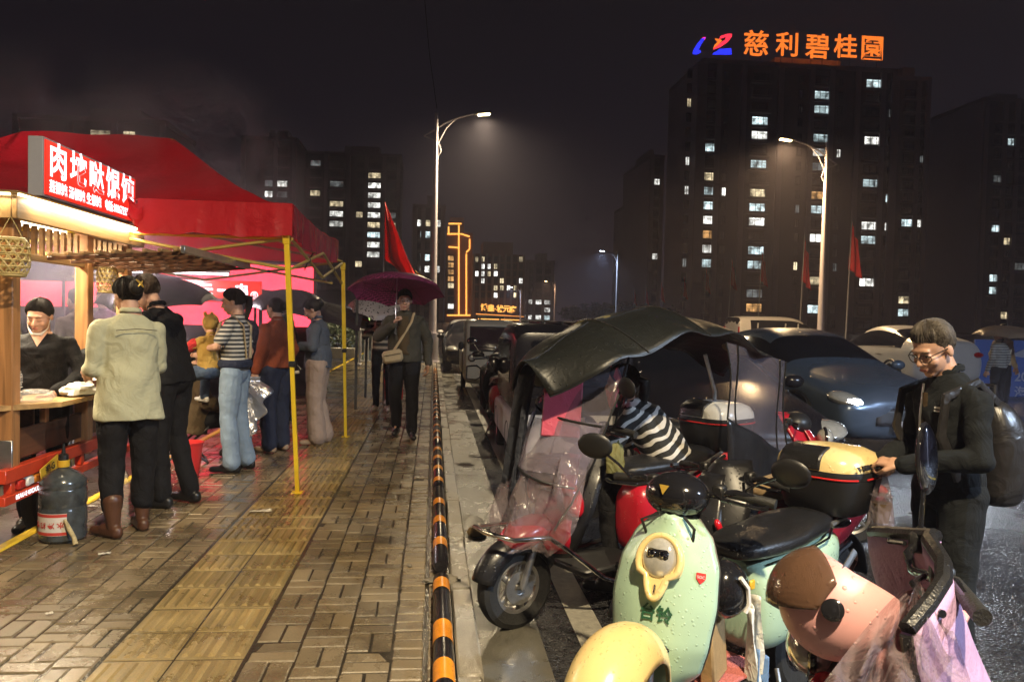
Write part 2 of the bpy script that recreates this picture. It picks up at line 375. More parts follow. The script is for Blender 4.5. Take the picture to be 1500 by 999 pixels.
# pavement slab under the blocks
XL = -2.52
pv = MB().box(((XL + .118) / 2, 29, -.055), (.118 - XL, 62, .1)).build('pavement', 'grout', smooth=False); tag(pv, kind='structure')
yard = sheet('yard', -16, XL - .08, -3, 60, -.07, 'yard')
farpave = sheet('plaza', -30, .118, 60.1, 160, -.01, 'paver')
yk = MB().box((XL - .04, 14.5, -.052), (.079, 30, .112), bev=.012).build('painted_kerb', 'paint_yellow'); tag(yk, kind='structure')
# blocks
def block_mesh(lx, ly, h=.034, bv=.006):
    x, y = lx / 2, ly / 2
    vs = [(sx * x, sy * y, -h) for sx, sy in ((-1, -1), (1, -1), (1, 1), (-1, 1))] + [(sx * x, sy * y, -bv) for sx, sy in ((-1, -1), (1, -1), (1, 1), (-1, 1))] + \
         [(sx * (x - bv), sy * (y - bv), 0) for sx, sy in ((-1, -1), (1, -1), (1, 1), (-1, 1))]
    fs = [(8, 9, 10, 11)] + [(4 + j, 4 + (j + 1) % 4, 8 + (j + 1) % 4, 8 + j) for j in range(4)] + [(j, (j + 1) % 4, 4 + (j + 1) % 4, 4 + j) for j in range(4)]
    return vs, fs
G = .008
kinds = {}
def bmesh_for(lx, ly):
    k = (round(lx, 3), round(ly, 3))
    if k not in kinds:
        vs, fs = block_mesh(lx, ly); me = bpy.data.meshes.new('paver'); me.from_pydata(vs, [], fs); me.materials.append(M['paver']); kinds[k] = me
    return kinds[k]
blocks = []
def weave(x0, x1, y0, y1):
    c = 0; x = x0
    while x < x1 - .03:
        wd = min(.2, x1 - x); y = y0; r = 0 if c % 2 == 0 else 1
        y -= .06 * ((c * 7) % 3)
        while y < y1:
            if (r % 2) == 0 or wd < .15:
                for k in (0, 1): blocks.append((x + wd / 2, y + .05 + .1 * k, wd - G, .1 - G))
            else:
                for k in (0, 1): blocks.append((x + wd * (.25 + .5 * k), y + .1, wd / 2 - G, .2 - G))
            y += .2; r += 1
        x += wd; c += 1
TX0, TX1 = -1.335, -0.755
weave(TX1 + .006, -.012, 2.5, 24); weave(XL + .01, TX0 - .006, 3.2, 24)
weave(.0, .108, 2.6, 24)
blocks.sort(key=lambda b: b[0] ** 2 + b[1] ** 2)
vis = [b for b in blocks if b[1] > 2.75 + abs(b[0]) * .05]
near = vis[:296]; far = [b for b in blocks if b not in set(near)]
for (x, y, lx, ly) in near:
    o = bpy.data.objects.new('paver', bmesh_for(lx, ly)); COL.objects.link(o); o.parent = pv
    o.location = (x + random.gauss(0, .0012), y + random.gauss(0, .0012), random.gauss(0, .0016)); o.rotation_euler = (random.gauss(0, .010), random.gauss(0, .010), random.gauss(0, .006))
mb = MB()
for (x, y, lx, ly) in far:
    vs, fs = block_mesh(lx, ly); a, b, dz = random.gauss(0, .010), random.gauss(0, .010), random.gauss(0, .0016)
    mb.add([(x + v[0], y + v[1], v[2] + dz + a * v[1] + b * v[0]) for v in vs], fs)
o = mb.build('paver', 'paver', pv, smooth=False, fix=False); tag(o, kind='stuff')
sheet_p = None
# tactile ribbed tiles
TW = .286
def tactile_mesh():
    mb = MB(); vs, fs = block_mesh(TW - .006, TW - .006, bv=.004); mb.add([(v[0], v[1], v[2] - .001) for v in vs], fs)
    for r in range(5):
        x = (-2 + r) * .054; hw, tw, h, ly = .0155, .008, .0075, .120
        mb.add([(x - hw, -ly, -.001), (x + hw, -ly, -.001), (x + hw, ly, -.001), (x - hw, ly, -.001), (x - tw, -ly + .012, h), (x + tw, -ly + .012, h), (x + tw, ly - .012, h), (x - tw, ly - .012, h)],
               [(4, 5, 6, 7), (0, 1, 5, 4), (1, 2, 6, 5), (2, 3, 7, 6), (3, 0, 4, 7)])
    me = mb.mesh('tactile', False, False); me.materials.append(M['tactile']); return me
tm = tactile_mesh()
for i in range(2):
    for j in range(62):
        o = bpy.data.objects.new('tactile_tile', tm); COL.objects.link(o); o.parent = pv
        o.location = (TX0 + .004 + TW * (i + .5), 2.62 + (TW + .002) * j, random.gauss(0, .0012)); o.rotation_euler = (random.gauss(0, .006), random.gauss(0, .006), random.gauss(0, .004))
# kerb stones
kb = empty('kerb', (0, 0, 0)); tag(kb, kind='structure')
ks = MB().box((0, 0, -.09), (.108, .992, .2), bev=.01).mesh('kerb_stone'); ks.materials.append(M['kerbstone'])
for j in range(34):
    o = bpy.data.objects.new('kerb_stone', ks); COL.objects.link(o); o.parent = kb
    o.location = (.176 + random.gauss(0, .002), 1.62 + j * 1.0, random.gauss(0, .002)); o.rotation_euler = (0, random.gauss(0, .008), random.gauss(0, .002))
# black and orange guard rail tubes along the kerb
mat('rail_black', (0.012, 0.011, 0.014), 0.22, var=.3, vscale=9, bump=.15, bscale=60, drops=.35, dscale=120)
mat('rail_orange', (0.72, 0.26, 0.015), 0.3, var=.2, vscale=16, bump=.1, bscale=80, drops=.35, dscale=120)
def rail_seg(y0, ln, bands, label):
    e = empty('kerb_guard_rail', (.068, y0, 0), 0, label, 'guard rail', 'striped guard tubes along the kerb')
    rr = .043; pts = [(0, 0, .05)] + [(0, ln * t, .05) for t in (.01, .5, .99)] + [(0, ln, .05)]
    MB().tube(pts, [rr * .8, rr, rr, rr, rr * .8], n=20).build('tube', 'rail_black', e)
    for a, b in bands: MB().tube([(0, a, .05), (0, b, .05)], rr + .0012, n=20, cap=False).build('stripe', 'rail_orange', e, solid=0.0)
    for y in (.12, ln - .12): MB().box((0, y, .012), (.06, .07, .024), bev=.004).build('foot', 'rail_black', e)
rail_seg(2.3, 1.86, [(.62, .80), (1.2, 1.0), (1.62, 1.77)], 'striped guard tube on the kerb edge whose end faces a gap beside the scooter wheel')
RL = ['striped guard tube on the kerb just past the gap, beside the canopied scooter', 'striped guard tube beside the black and white minicar', 'striped guard tube past the minicar, two tubes beyond the gap', 'striped guard tube beside the walking umbrella man', 'striped guard tube beside the person with the dotted umbrella', 'striped guard tube beside the little cream truck', 'striped guard tube just beyond the little cream truck', 'last striped guard tube toward the lamp post']
for i in range(8):
    rail_seg(4.36 + i * 2.02, 1.94, [(k, k + .16) for k in (.3, .82, 1.34)] if i % 2 == 0 else [(k, k + .16) for k in (.1, .62, 1.14, 1.62)], RL[i])
# ================================================================ BACKGROUND
mat('tower_wall', (0.13, 0.105, 0.105), 0.8, var=.12, vscale=.2)
mat('tower_trim', (0.36, 0.31, 0.31), 0.8, var=.1, vscale=.3)
mat('tower_dark', (0.05, 0.042, 0.045), 0.7, var=.1, vscale=.3)
mat('tower_pale', (0.55, 0.50, 0.52), 0.8, var=.1, vscale=.1)
mat('brick_red', (0.24, 0.10, 0.07), 0.8, var=.15, vscale=.3)
mat('pane_dark', (0.012, 0.012, 0.018), 0.08, var=0)
mat('frame_dark', (0.03, 0.03, 0.032), 0.5, var=0)
def lit(name, col, s):
    m = bpy.data.materials.new(name); m.use_nodes = True; nt = m.node_tree; nt.nodes.clear(); N = nt.nodes.new
    o = N('ShaderNodeOutputMaterial'); e = N('ShaderNodeEmission'); L(nt, e.outputs[0], o.inputs[0])
    oi = N('ShaderNodeObjectInfo'); g = N('ShaderNodeTexCoord'); va = N('ShaderNodeVectorMath'); va.operation = 'ADD'
    rs = N('ShaderNodeVectorMath'); rs.operation = 'SCALE'; rs.inputs[0].default_value = (37, 91, 53); L(nt, oi.outputs['Random'], rs.inputs['Scale'])
    L(nt, g.outputs['Object'], va.inputs[0]); L(nt, rs.outputs[0], va.inputs[1])
    n = N('ShaderNodeTexNoise'); n.inputs['Scale'].default_value = .75; n.inputs['Detail'].default_value = 3; L(nt, va.outputs[0], n.inputs['Vector'])
    mr = N('ShaderNodeMapRange'); mr.inputs[1].default_value = .35; mr.inputs[2].default_value = .68; mr.inputs[3].default_value = .12; mr.inputs[4].default_value = 1.5; L(nt, n.outputs[0], mr.inputs[0])
    m2 = N('ShaderNodeMapRange'); m2.inputs[3].default_value = s * .7; m2.inputs[4].default_value = s * 1.9; L(nt, oi.outputs['Random'], m2.inputs[0])
    ml = N('ShaderNodeMath'); ml.operation = 'MULTIPLY'; L(nt, mr.outputs[0], ml.inputs[0]); L(nt, m2.outputs[0], ml.inputs[1])
    e.inputs[0].default_value = (*col, 1); L(nt, ml.outputs[0], e.inputs[1]); m.cycles.emission_sampling = 'NONE'; M[name] = m
lit('lit_cool', (.72, .92, .95), .85); lit('lit_warm', (1, .82, .50), .8); lit('lit_white', (.95, .95, .88), 1.1); lit('lit_orange', (1, .52, .18), .45); lit('lit_dim', (.55, .6, .6), .16)
# window prototypes: frame + mullions (slot 0) and pane (slot 1); local x across, z up, front = -y
WIN = {}
def window(parent, x, y, z, wd, ht, pane, rz=0):
    k = (wd, ht, pane)
    if k not in WIN:
        mb = MB(); t = .13
        mb.box((0, -.06, ht / 2), (wd + t, .16, t)).box((0, -.06, -ht / 2), (wd + t, .22, t)).box((-wd / 2, -.06, 0), (t, .16, ht - t)).box((wd / 2, -.06, 0), (t, .16, ht - t))
        n = 3 if wd > 2.5 else 2
        for i in range(1, n): mb.box((-wd / 2 + wd * i / n + (.2 if n == 3 else 0), -.05, 0), (.08, .1, ht - t))
        if wd > 1.5: mb.box((0, -.045, ht * .22), (wd - t, .08, .07))
        mb.mat(1).box((0, 0, 0), (wd - t * .5, .02, ht - t * .5)); me = mb.mesh('window', False)
        me.materials.append(M['frame_dark']); me.materials.append(M[pane]); WIN[k] = me
    return link('window', WIN[k], None, parent, (x, y, z), (0, 0, rz))
def tower(name, label, Y, pxl, pxr, pyt, cols, litspec, depth=16, side_px=None, wallm='tower_wall', floor_h=2.95, group=None, base_z=-.1, nfl=None, seed=1, sidewin=True, dark_frac=1.0):
    """apartment slab facing the street; cols = list of (px centre, width m); litspec = list of (px, py, pane)"""
    rd = random.Random(seed)
    a = atY(pxl, 400, Y); b = atY(pxr, 400, Y); top = atY((pxl + pxr) / 2, pyt, Y).z
    cx, wd = (a.x + b.x) / 2, b.x - a.x
    e = empty(name, (cx, Y, base_z), 0, label, 'apartment tower', group); H = top - base_z
    MB().box((0, depth / 2, H / 2), (wd, depth, H)).build('wall', wallm, e, smooth=False)
    MB().box((0, depth / 2, H + .45), (wd + .5, depth + .5, .9)).box((wd * .1, depth / 2, H + 2.4), (wd * .35, depth * .5, 3)).build('roof_parapet', 'tower_trim', e, smooth=False)
    nf = int(H / floor_h)
    zs = [1.6 + floor_h * k for k in range(nf)]
    lits = {}
    for (px, py, pane) in litspec:
        w_ = atY(px, py, Y); X = w_.x - cx; Z = w_.z - base_z
        fk = min(range(nf), key=lambda k: abs(zs[k] - Z)); ck = min(range(len(cols)), key=lambda k: abs(cols[k][0] - px))
        lits[(ck, fk)] = pane
    for ck, (pxc, ww) in enumerate(cols):
        X = atY(pxc, 400, Y).x - cx
        # recessed balcony stack or bay
        if ww > 2.5:
            sl = MB().box((0, -.35, 0), (ww + 1.0, .7, .22)).box((0, -.68, .5), (ww + 1.0, .05, .07)).mesh('balcony', False); sl.materials.append(M['tower_trim'])
            for z in zs: link('balcony', sl, None, e, (X, 0, z - 1.25))
        for fk, z in enumerate(zs):
            p = lits.get((ck, fk))
            if p is None:
                if rd.random() > dark_frac: continue
                p = 'pane_dark' if rd.random() > .06 else rd.choice(['lit_dim', 'lit_warm', 'lit_cool'])
            window(e, X, -.04, z + .1, ww, 1.75, p)
    # pilasters
    pl = sorted(c[0] for c in cols); mids = [pxl + 3] + [(pl[i] + pl[i + 1]) / 2 for i in range(len(pl) - 1)] + [pxr - 3]
    for m_ in mids:
        X = atY(m_, 400, Y).x - cx; MB().box((X, -.25, H / 2 + .1), (1.1, .5, H)).build('pilaster', 'tower_trim', e, smooth=False)
    if sidewin:
        for z in zs[2::1]: window(e, -wd / 2 - .03, depth * .35, z, .9, 1.2, 'pane_dark', R_(-90))
    # pale end wall
    MB().box((-wd / 2 - .16, depth / 2, H / 2), (.3, depth - .1, H - .4)).build('end_wall', 'tower_pale', e, smooth=False)
    return e, H, wd
def zz(l): return [(900 + x * .4804, 20 + y * .4805, p) for x, y, p in l]
c_, w_, y_, o_, d_ = 'lit_cool', 'lit_white', 'lit_warm', 'lit_orange', 'lit_dim'
main_lit = zz([(278, 430, c_), (278, 477, y_), (275, 522, c_), (275, 568, c_), (275, 615, w_), (268, 708, w_), (278, 755, c_), (268, 662, o_), (218, 435, w_), (210, 525, w_), (325, 530, w_), (205, 755, d_),
    (430, 345, c_), (432, 385, w_), (430, 480, c_), (425, 575, c_), (425, 617, w_), (427, 708, c_), (425, 755, c_), (415, 850, d_), (418, 893, o_),
    (625, 255, c_), (625, 300, c_), (608, 398, c_), (615, 437, w_), (617, 487, d_), (610, 535, o_), (610, 580, c_), (607, 665, w_), (607, 805, y_), (608, 897, c_), (670, 447, w_),
    (777, 398, w_), (775, 533, c_), (765, 628, w_), (770, 672, c_), (775, 810, w_), (823, 630, w_), (550, 580, d_)])
cz = lambda x: 900 + x * .4804
T1, H1, W1 = tower('apartment_tower', 'broad dark apartment tower carrying the glowing orange rooftop sign', 157, 1020, 1302, 100,
    [(cz(212), .9), (cz(275), 3.7), (cz(325), .9), (cz(428), 3.4), (cz(550), .9), (cz(614), 3.6), (cz(670), .9), (cz(772), 3.7), (cz(823), .9)], main_lit, depth=22, seed=3)
# receding wing left of it and the lower wing on the right
tower('apartment_tower', 'dark set-back tower wing with few lit windows beside the sign tower', 172, 1300, 1352, 118, [(cz(890), 3.6), (cz(922), .9)],
    zz([(885, 628, y_), (893, 655, c_), (922, 655, w_), (887, 857, y_), (890, 913, c_)]), depth=12, seed=5, sidewin=False)
tower('apartment_tower', 'plain apartment tower at the far right with a blank pale end wall', 176, 1432, 1530, 150, [(cz(1158), 2.6), (cz(1185), 2.8), (1492, 3)],
    zz([(1180, 375, c_), (1158, 500, d_), (1170, 663, c_), (1180, 705, y_), (1160, 790, c_), (1165, 828, c_), (1172, 910, y_)]), depth=26, seed=6, dark_frac=.8)
e = T1
tower('apartment_tower', 'narrow pale tower standing behind the far blue-white street lamp', 215, 948, 968, 232, [(956, 2.6)], [(960, 265, w_), (957, 372, w_)], depth=30, seed=8)
tower('apartment_tower', 'lowest narrow tower with reddish end wall beyond the flags', 260, 922, 948, 300, [(934, 2.6)], [(940, 340, w_)], depth=24, wallm='brick_red', seed=9)
zl = lambda l: [(360 + x * .4005, 120 + y * .4005, p) for x, y, p in l]; cl = lambda x: 360 + x * .4005
tower('apartment_tower', 'tall tower behind the big red flag with one stacked column of lit windows', 240, 436, 584, 228, [(cl(250), 3), (cl(328), 4), (cl(412), 2), (cl(460), 4.6), (cl(541), 3)],
    zl([(460, 358, y_), (460, 395, w_), (460, 430, w_), (462, 467, w_), (460, 497, w_), (457, 533, y_), (458, 567, c_), (457, 603, w_), (457, 633, w_), (330, 358, d_), (332, 463, y_), (323, 495, w_), (328, 532, w_), (412, 500, y_), (541, 500, d_), (318, 768, w_), (500, 603, w_)]), depth=20, seed=11)
tower('apartment_tower', 'dim tower rising behind the red market tent with scattered lit windows', 225, 352, 432, 205, [(cl(80), 2.2), (cl(128), 3)], zl([(128, 358, w_), (82, 397, w_), (128, 430, d_)]), depth=20, seed=12)
tower('apartment_tower', 'mid-height tower right beside the lamp post with a lit top storey', 205, 604, 650, 305, [(cl(632), 2), (cl(660), 3.4), (cl(700), 2.4)],
    zl([(632, 485, w_), (662, 483, y_), (700, 485, w_), (660, 540, c_), (655, 650, c_), (655, 675, w_), (700, 690, w_)]), depth=18, seed=13)
tower('apartment_tower', 'low distant block with white lit windows past the hotel', 300, 770, 812, 385, [(778, 4), (788, 4), (804, 4)], [(778, 460, w_), (788, 445, w_), (804, 440, w_), (804, 452, w_), (804, 462, c_), (778, 448, w_), (788, 470, w_)], depth=14, seed=14)
tower('apartment_tower', 'far tower peeking over the tent ridge with two lit windows', 170, 20, 240, 178, [(146, 4), (188, 2.4), (60, 4)], [(146, 192, y_), (188, 196, y_)], depth=20, seed=15, dark_frac=.4)
# rooftop sign
emat('neon_orange', (1.0, .20, .022), 1.2, False); emat('neon_blue', (.02, .03, 1.0), 1.6, False); emat('neon_red', (1.0, .03, .06), 1.7, False)
sg = empty('rooftop_sign', T1.location + Vector((0, 1.5, H1 + .9)), 0, 'glowing orange rooftop characters with blue and red logo on the broad tower', 'rooftop sign')
bx = T1.location.x; bz = T1.location.z + H1 + .9
def onroof(px, py):
    p = atY(px, py, 158.5); return (p.x - bx, 0, p.z - bz)
for ch, px, py, s in (('慈', 1107, 67, 5.6), ('利', 1153, 68, 5.2), ('碧', 1197, 71, 5.4), ('桂', 1238, 71, 5.2), ('園', 1277, 73, 5.4)):
    x, _, z = onroof(px, py); text('character', ch, s, 'neon_orange', sg, frame((x, -.2, z - .1), (1, 0, 0), (0, 0, 1)), bold=.06, ext=.12)
    MB().box((x - 1.2, .1, z / 2 - 1.2), (.12, .12, max(z, 1) + .2)).box((x + 1.2, .1, z / 2 - 1.2), (.12, .12, max(z, 1) + .2)).build('post', 'frame_dark', sg, smooth=False)
def flatpoly(name, pts, m, par, thick=.25):
    P = [Vector(onroof(px, py)) for px, py in pts]; MB().prism(P, (0, thick, 0)).build(name, m, par, smooth=False)
flatpoly('logo_blue_stroke', [(1034, 55), (1028, 57), (1022, 64), (1016, 74), (1015, 79), (1021, 80), (1027, 77), (1026, 74), (1023, 74), (1027, 66)], 'neon_blue', sg)
flatpoly('logo_red_tip', [(1034, 55), (1030, 55), (1028, 57), (1033, 58)], 'neon_red', sg, .4)
flatpoly('logo_red_swoosh', [(1072, 50), (1066, 50), (1056, 53), (1054, 57), (1059, 56), (1064, 54), (1063, 58), (1056, 63), (1046, 71), (1045, 73), (1056, 69), (1066, 62), (1072, 54)], 'neon_red', sg)
flatpoly('logo_orange_stroke', [(1048, 57), (1052, 61), (1048, 65), (1045, 71), (1053, 65), (1058, 60), (1055, 58)], 'neon_orange', sg, .4)
flatpoly('logo_blue_bar', [(1044, 80), (1046, 77), (1050, 76), (1054, 72), (1060, 72), (1071, 71), (1072, 80)], 'neon_blue', sg)
# gold-lit building and hotel
emat('neon_gold', (1.0, .40, .07), 1.9, False); emat('neon_gold_soft', (1.0, .34, .06), 1.2, False)
def edge_building():
    Y = 190; a = atY(652, 460, Y).x; b = atY(690, 460, Y).x; top = atY(670, 340, Y).z
    e = empty('lit_building', ((a + b) / 2, Y, -.1), 0, 'stepped building outlined with glowing gold light strips', 'building'); cx = (a + b) / 2; w2 = (b - a)
    MB().box((0, 8, top / 2), (w2, 16, top)).box((-w2 * .1, 8, top + 2), (w2 * .55, 9, 4)).build('wall', 'brick_red', e, smooth=False)
    def L3(pts):
        P = []
        for px, py in pts: q = atY(px, py, Y - .3); P.append((q.x - cx, -.3, q.z + .1))
        MB().tube(P, .20, n=5).build('light_strip', 'neon_gold', e, smooth=False)
    L3([(657, 328), (676, 328)]); L3([(657, 332), (657, 342)]); L3([(672, 330), (672, 462)]); L3([(655, 343), (676, 343), (688, 347)]); L3([(683, 370), (688, 365), (688, 350)]); L3([(657, 362), (671, 363)]); L3([(683, 372), (683, 462)]); L3([(655, 462), (690, 462)])
    for k in range(9):
        q = atY(664, 378 + k * 10, Y); window(e, q.x - cx - .6, -.04, q.z, 1.5, 1.3, random.choice(['lit_warm', 'lit_orange', 'pane_dark', 'lit_white']))
edge_building()
def hotel():
    Y = 180; a = atY(692, 460, Y).x; b = atY(767, 460, Y).x; top = atY(730, 372, Y).z; cx = (a + b) / 2; wd = b - a
    e = empty('hotel_building', (cx, Y, -.1), 0, 'wide brownish mid-rise block with a lit golden name sign over its gate', 'building')
    MB().box((0, 9, top / 2), (wd, 18, top)).box((0, 9, top + 1.6), (wd * .6, 9, 3.2)).build('wall', 'brick_red', e, smooth=False)
    for k in range(9):
        MB().box((-wd / 2 + wd * (k + .15) / 8.3, -.2, top / 2), (.45, .5, top)).build('pilaster', 'tower_trim', e, smooth=False)
    rd = random.Random(4)
    for cpx in (698, 707, 716, 726, 735, 745, 755, 763):
        for k in range(6):
            q = atY(cpx, 380 + k * 10.5, Y); window(e, q.x - cx, -.04, q.z + .1, .95, 1.25, rd.choice(['lit_white', 'lit_warm'] + ['pane_dark'] * 4))
    g = empty('lit_gate_sign', (cx, Y - 6, 0), 0, 'golden illuminated hotel name sign on a long glowing gate beam', 'sign')
    Yg = Y - 6
    for ch, px, py in (('博', 709, 451), ('皇', 719, 452), ('·', 725, 453), ('状', 732, 453), ('元', 742, 453), ('府', 751, 454)):
        q = atY(px, py, Yg); text('character', ch, 1.6, 'neon_gold', g, frame((q.x - cx, -.4, q.z), (1, 0, 0), (0, 0, 1)), bold=.05, ext=.06)
    p0, p1 = atY(697, 460, Yg), atY(767, 464, Yg)
    MB().tube([(p0.x - cx, -.3, p0.z), (p1.x - cx, -.3, p1.z)], .13, n=6).build('light_strip', 'neon_gold_soft', g)
    MB().box(((p0.x + p1.x) / 2 - cx, 0, p0.z - .3), (p1.x - p0.x + .4, .8, .3)).build('gate_beam', 'tower_trim', g, smooth=False)
    q0, q1 = atY(700, 467, Yg), atY(762, 469, Yg); MB().tube([(q0.x - cx, -.35, q0.z), (q1.x - cx, -.35, q1.z)], .10, n=6).build('light_strip', 'neon_gold', g)
    for px in (699, 766):
        q = atY(px, 460, Yg); MB().box((q.x - cx, 0, q.z / 2 - .3), (.7, .7, q.z + .4)).build('gate_post', 'tower_trim', g, smooth=False)
hotel()
# ---------------------------------------------------------------- street lamps
mat('pole_paint', (0.55, 0.50, 0.54), 0.4, metal=.2, var=.08, vscale=3)
mat('lamp_case', (0.30, 0.30, 0.31), 0.4, metal=.5, var=.05)
emat('led_yellow', (1.0, .80, .42), 26, False); emat('led_warm', (1.0, .66, .26), 30, False); emat('led_blue', (.62, .80, 1.0), 26, False)
def street_lamp(loc, arm, led, label, power, col, h=7.7, spread=172):
    e = empty('street_lamp', loc, 0 if arm > 0 else math.pi, label, 'street lamp', 'street lamps along the road')
    MB().tube([(0, 0, 0), (0, 0, 1), (0, 0, h * .6), (0, 0, h)], [.13, .12, .085, .055], n=12).build('pole', 'pole_paint', e)
    MB().tube([(0, 0, 0), (0, 0, .9)], .19, n=12).box((0, 0, .01), (.5, .5, .03)).build('base', 'pole_paint', e)
    a = [(-.38, 0, h - .72), (-.1, 0, h - .55), (.25, 0, h - .30), (.7, 0, h - .10), (1.2, 0, h + .04)]
    MB().tube(a, [.022, .03, .032, .03, .028], n=8).build('arm', 'pole_paint', e)
    MB().tube([(-.38, 0, h - .72), (-.1, 0, h - .82), (.1, 0, h - .98), (.16, 0, h - 1.15), (.06, 0, h - 1.34)], .018, n=8).build('brace', 'pole_paint', e)
    MB().tube([(0, 0, h - 1.1), (.12, 0, h - .8), (.3, 0, h - .45), (.6, 0, h - .14)], .018, n=8).build('brace', 'pole_paint', e)
    hd = MB().box((1.42, 0, h + .07), (.55, .24, .08), rot=(0, -.12, 0), bev=.02).build('lamp_head', 'lamp_case', e)
    MB().box((1.46, 0, h + .018), (.36, .18, .018), rot=(0, -.12, 0)).build('lamp_panel', led, hd, smooth=False)
    if power: lamp('lamp_light', 'SPOT', (1.46, 0, h - .03), col, power, e, (0, 0, 0), .16, spread, 1.0)
    return e
WARM = (1.0, .74, .40)
street_lamp((-.02, 24.6, 0), 1, 'led_yellow', 'tall pale lamp post by the kerb rising behind the big maroon umbrella', 4500, (1, .80, .50))
street_lamp((13.1, 25.5, -.13), -1, 'led_warm', 'tall pale lamp post across the road in front of the sign tower', 6000, (1, .66, .32))
street_lamp((16.5, 70, -.13), -1, 'led_blue', 'far lamp post with a cold bluish light', 2500, (.55, .75, 1))
street_lamp((18.6, 120, -.13), -1, 'led_warm', 'distant lamp post with orange light past the blue one', 2500, (1, .6, .3), 7.2)
street_lamp((13.5, 122, -.13), -1, 'led_blue', 'small distant lamp post in front of the low white-lit block', 1500, (.7, .8, 1), 6.2)
street_lamp((-.02, -2.2, 0), 1, 'led_yellow', 'lamp post of the same row standing behind the photographer', 7000, (1, .80, .50))
street_lamp((13.1, -3.5, -.13), -1, 'led_blue', 'lamp post across the road behind the photographer', 17000, (.62, .78, 1))
# thin overhead cable to the lamp post
MB().tube([atY(621, -60, 24.6), atY(622, 0, 24.6), atY(629, 80, 24.6), atY(640, 160, 24.6)], .012, n=5).build('overhead_cable', 'frame_dark')
tag(bpy.data.objects['overhead_cable'], 'thin black cable hanging down to the kerbside lamp post top', 'cable')
# ---------------------------------------------------------------- flags
cloth_mat('flag_red', (.70, .02, .022), .45, .6)
mat('flag_yellow', (0.8, 0.45, 0.03), 0.6, var=.1)
mat('flag_pole', (0.45, 0.45, 0.46), 0.35, metal=.6, var=.05)
def flag(base, top_z, wdt, hgt, label, lean=0.0, big=False):
    e = empty('red_flag', base, 0, label, 'flag', 'red flags on poles along the road'); h = top_z - base[2]
    MB().tube([(0, 0, 0), (lean * .5, 0, h * .5), (lean, 0, h)], [.03, .026, .014], n=8).build('pole', 'flag_pole', e)
    def fn(u, v):
        # hanging, wet, folded cloth; v down the hoist
        x = lean * (1 - v * hgt / h) + wdt * u * (.35 + .65 * v) + .03 * math.sin(9 * u + 5 * v)
        y = .09 * math.sin(11 * u + 2 * v) * (.3 + u); z = h - .05 - v * hgt - u * (hgt * .35) * (1.15 - .5 * v)
        return (x, y, z)
    MB().grid(fn, 14, 16).build('cloth', 'flag_red', e, solid=.012)
    return e
def big_flag():
    Y = 22.0; b = atY(557, 475, Y); e = empty('red_flag', (b.x, Y, 0), 0, 'large wet red flag drooping from a leaning pole behind the umbrellas', 'flag', 'red flags on poles along the road')
    t = atY(563, 294, Y); MB().tube([(0, 0, 0), (.05, 0, 2.5), (t.x - b.x, 0, t.z)], [.035, .03, .015], n=8).build('pole', 'flag_pole', e)
    left = [(563, 296), (563, 340), (564, 380), (578, 390), (598, 415)]; right = [(564, 296), (580, 335), (594, 372), (608, 402), (628, 418)]
    def fn(u, v):
        s = v * 4; i = min(3, int(s)); f = s - i
        lx = left[i][0] * (1 - f) + left[i + 1][0] * f; ly = left[i][1] * (1 - f) + left[i + 1][1] * f; rx = right[i][0] * (1 - f) + right[i + 1][0] * f; ry = right[i][1] * (1 - f) + right[i + 1][1] * f
        p = atY(lx + (rx - lx) * u, ly + (ry - ly) * u, Y); return (p.x - b.x, .12 * math.sin(9 * u + 4 * v), p.z)
    MB().grid(fn, 12, 24).build('cloth', 'flag_red', e, solid=.012)
    q = [atY(612, 402, Y), atY(628, 418, Y), atY(620, 405, Y)]
    MB().grid(lambda u, v: (atY(608 + 20 * u, 399 + 18 * u + 5 * v, Y).x - b.x, -.13 + .04 * math.sin(9 * u), atY(608 + 20 * u, 399 + 18 * u - 3 * v, Y).z), 6, 2).build('fringe', 'flag_yellow', e, solid=.006)
big_flag()
fl = [(1244, 322, 31, 'tallest red flag hanging on a pole right of the opposite lamp post'), (1175, 345, 34, 'red flag on a thin pole just left of the opposite lamp post'), (1113, 366, 40, 'red flag on a pole above the white van roof'),
      (1069, 378, 46, 'red flag on a pole left of the white van'), (1032, 390, 54, 'red flag on a pole above the black scooter canopy'), (1000, 404, 62, 'small red flag halfway along the row of flags'),
      (967, 412, 70, 'smaller red flag near the narrow pale tower'), (945, 420, 80, 'tiny red flag toward the end of the flag row'), (928, 424, 90, 'last tiny red flag at the far end of the row')]
for i, (px, py, Y, lab) in enumerate(fl):
    t = atY(px, py, Y); h = 1.9 if i < 2 else 1.5
    flag((t.x, Y, -.13), t.z, .42 if i else .6, h * 1.05, lab, lean=.12)
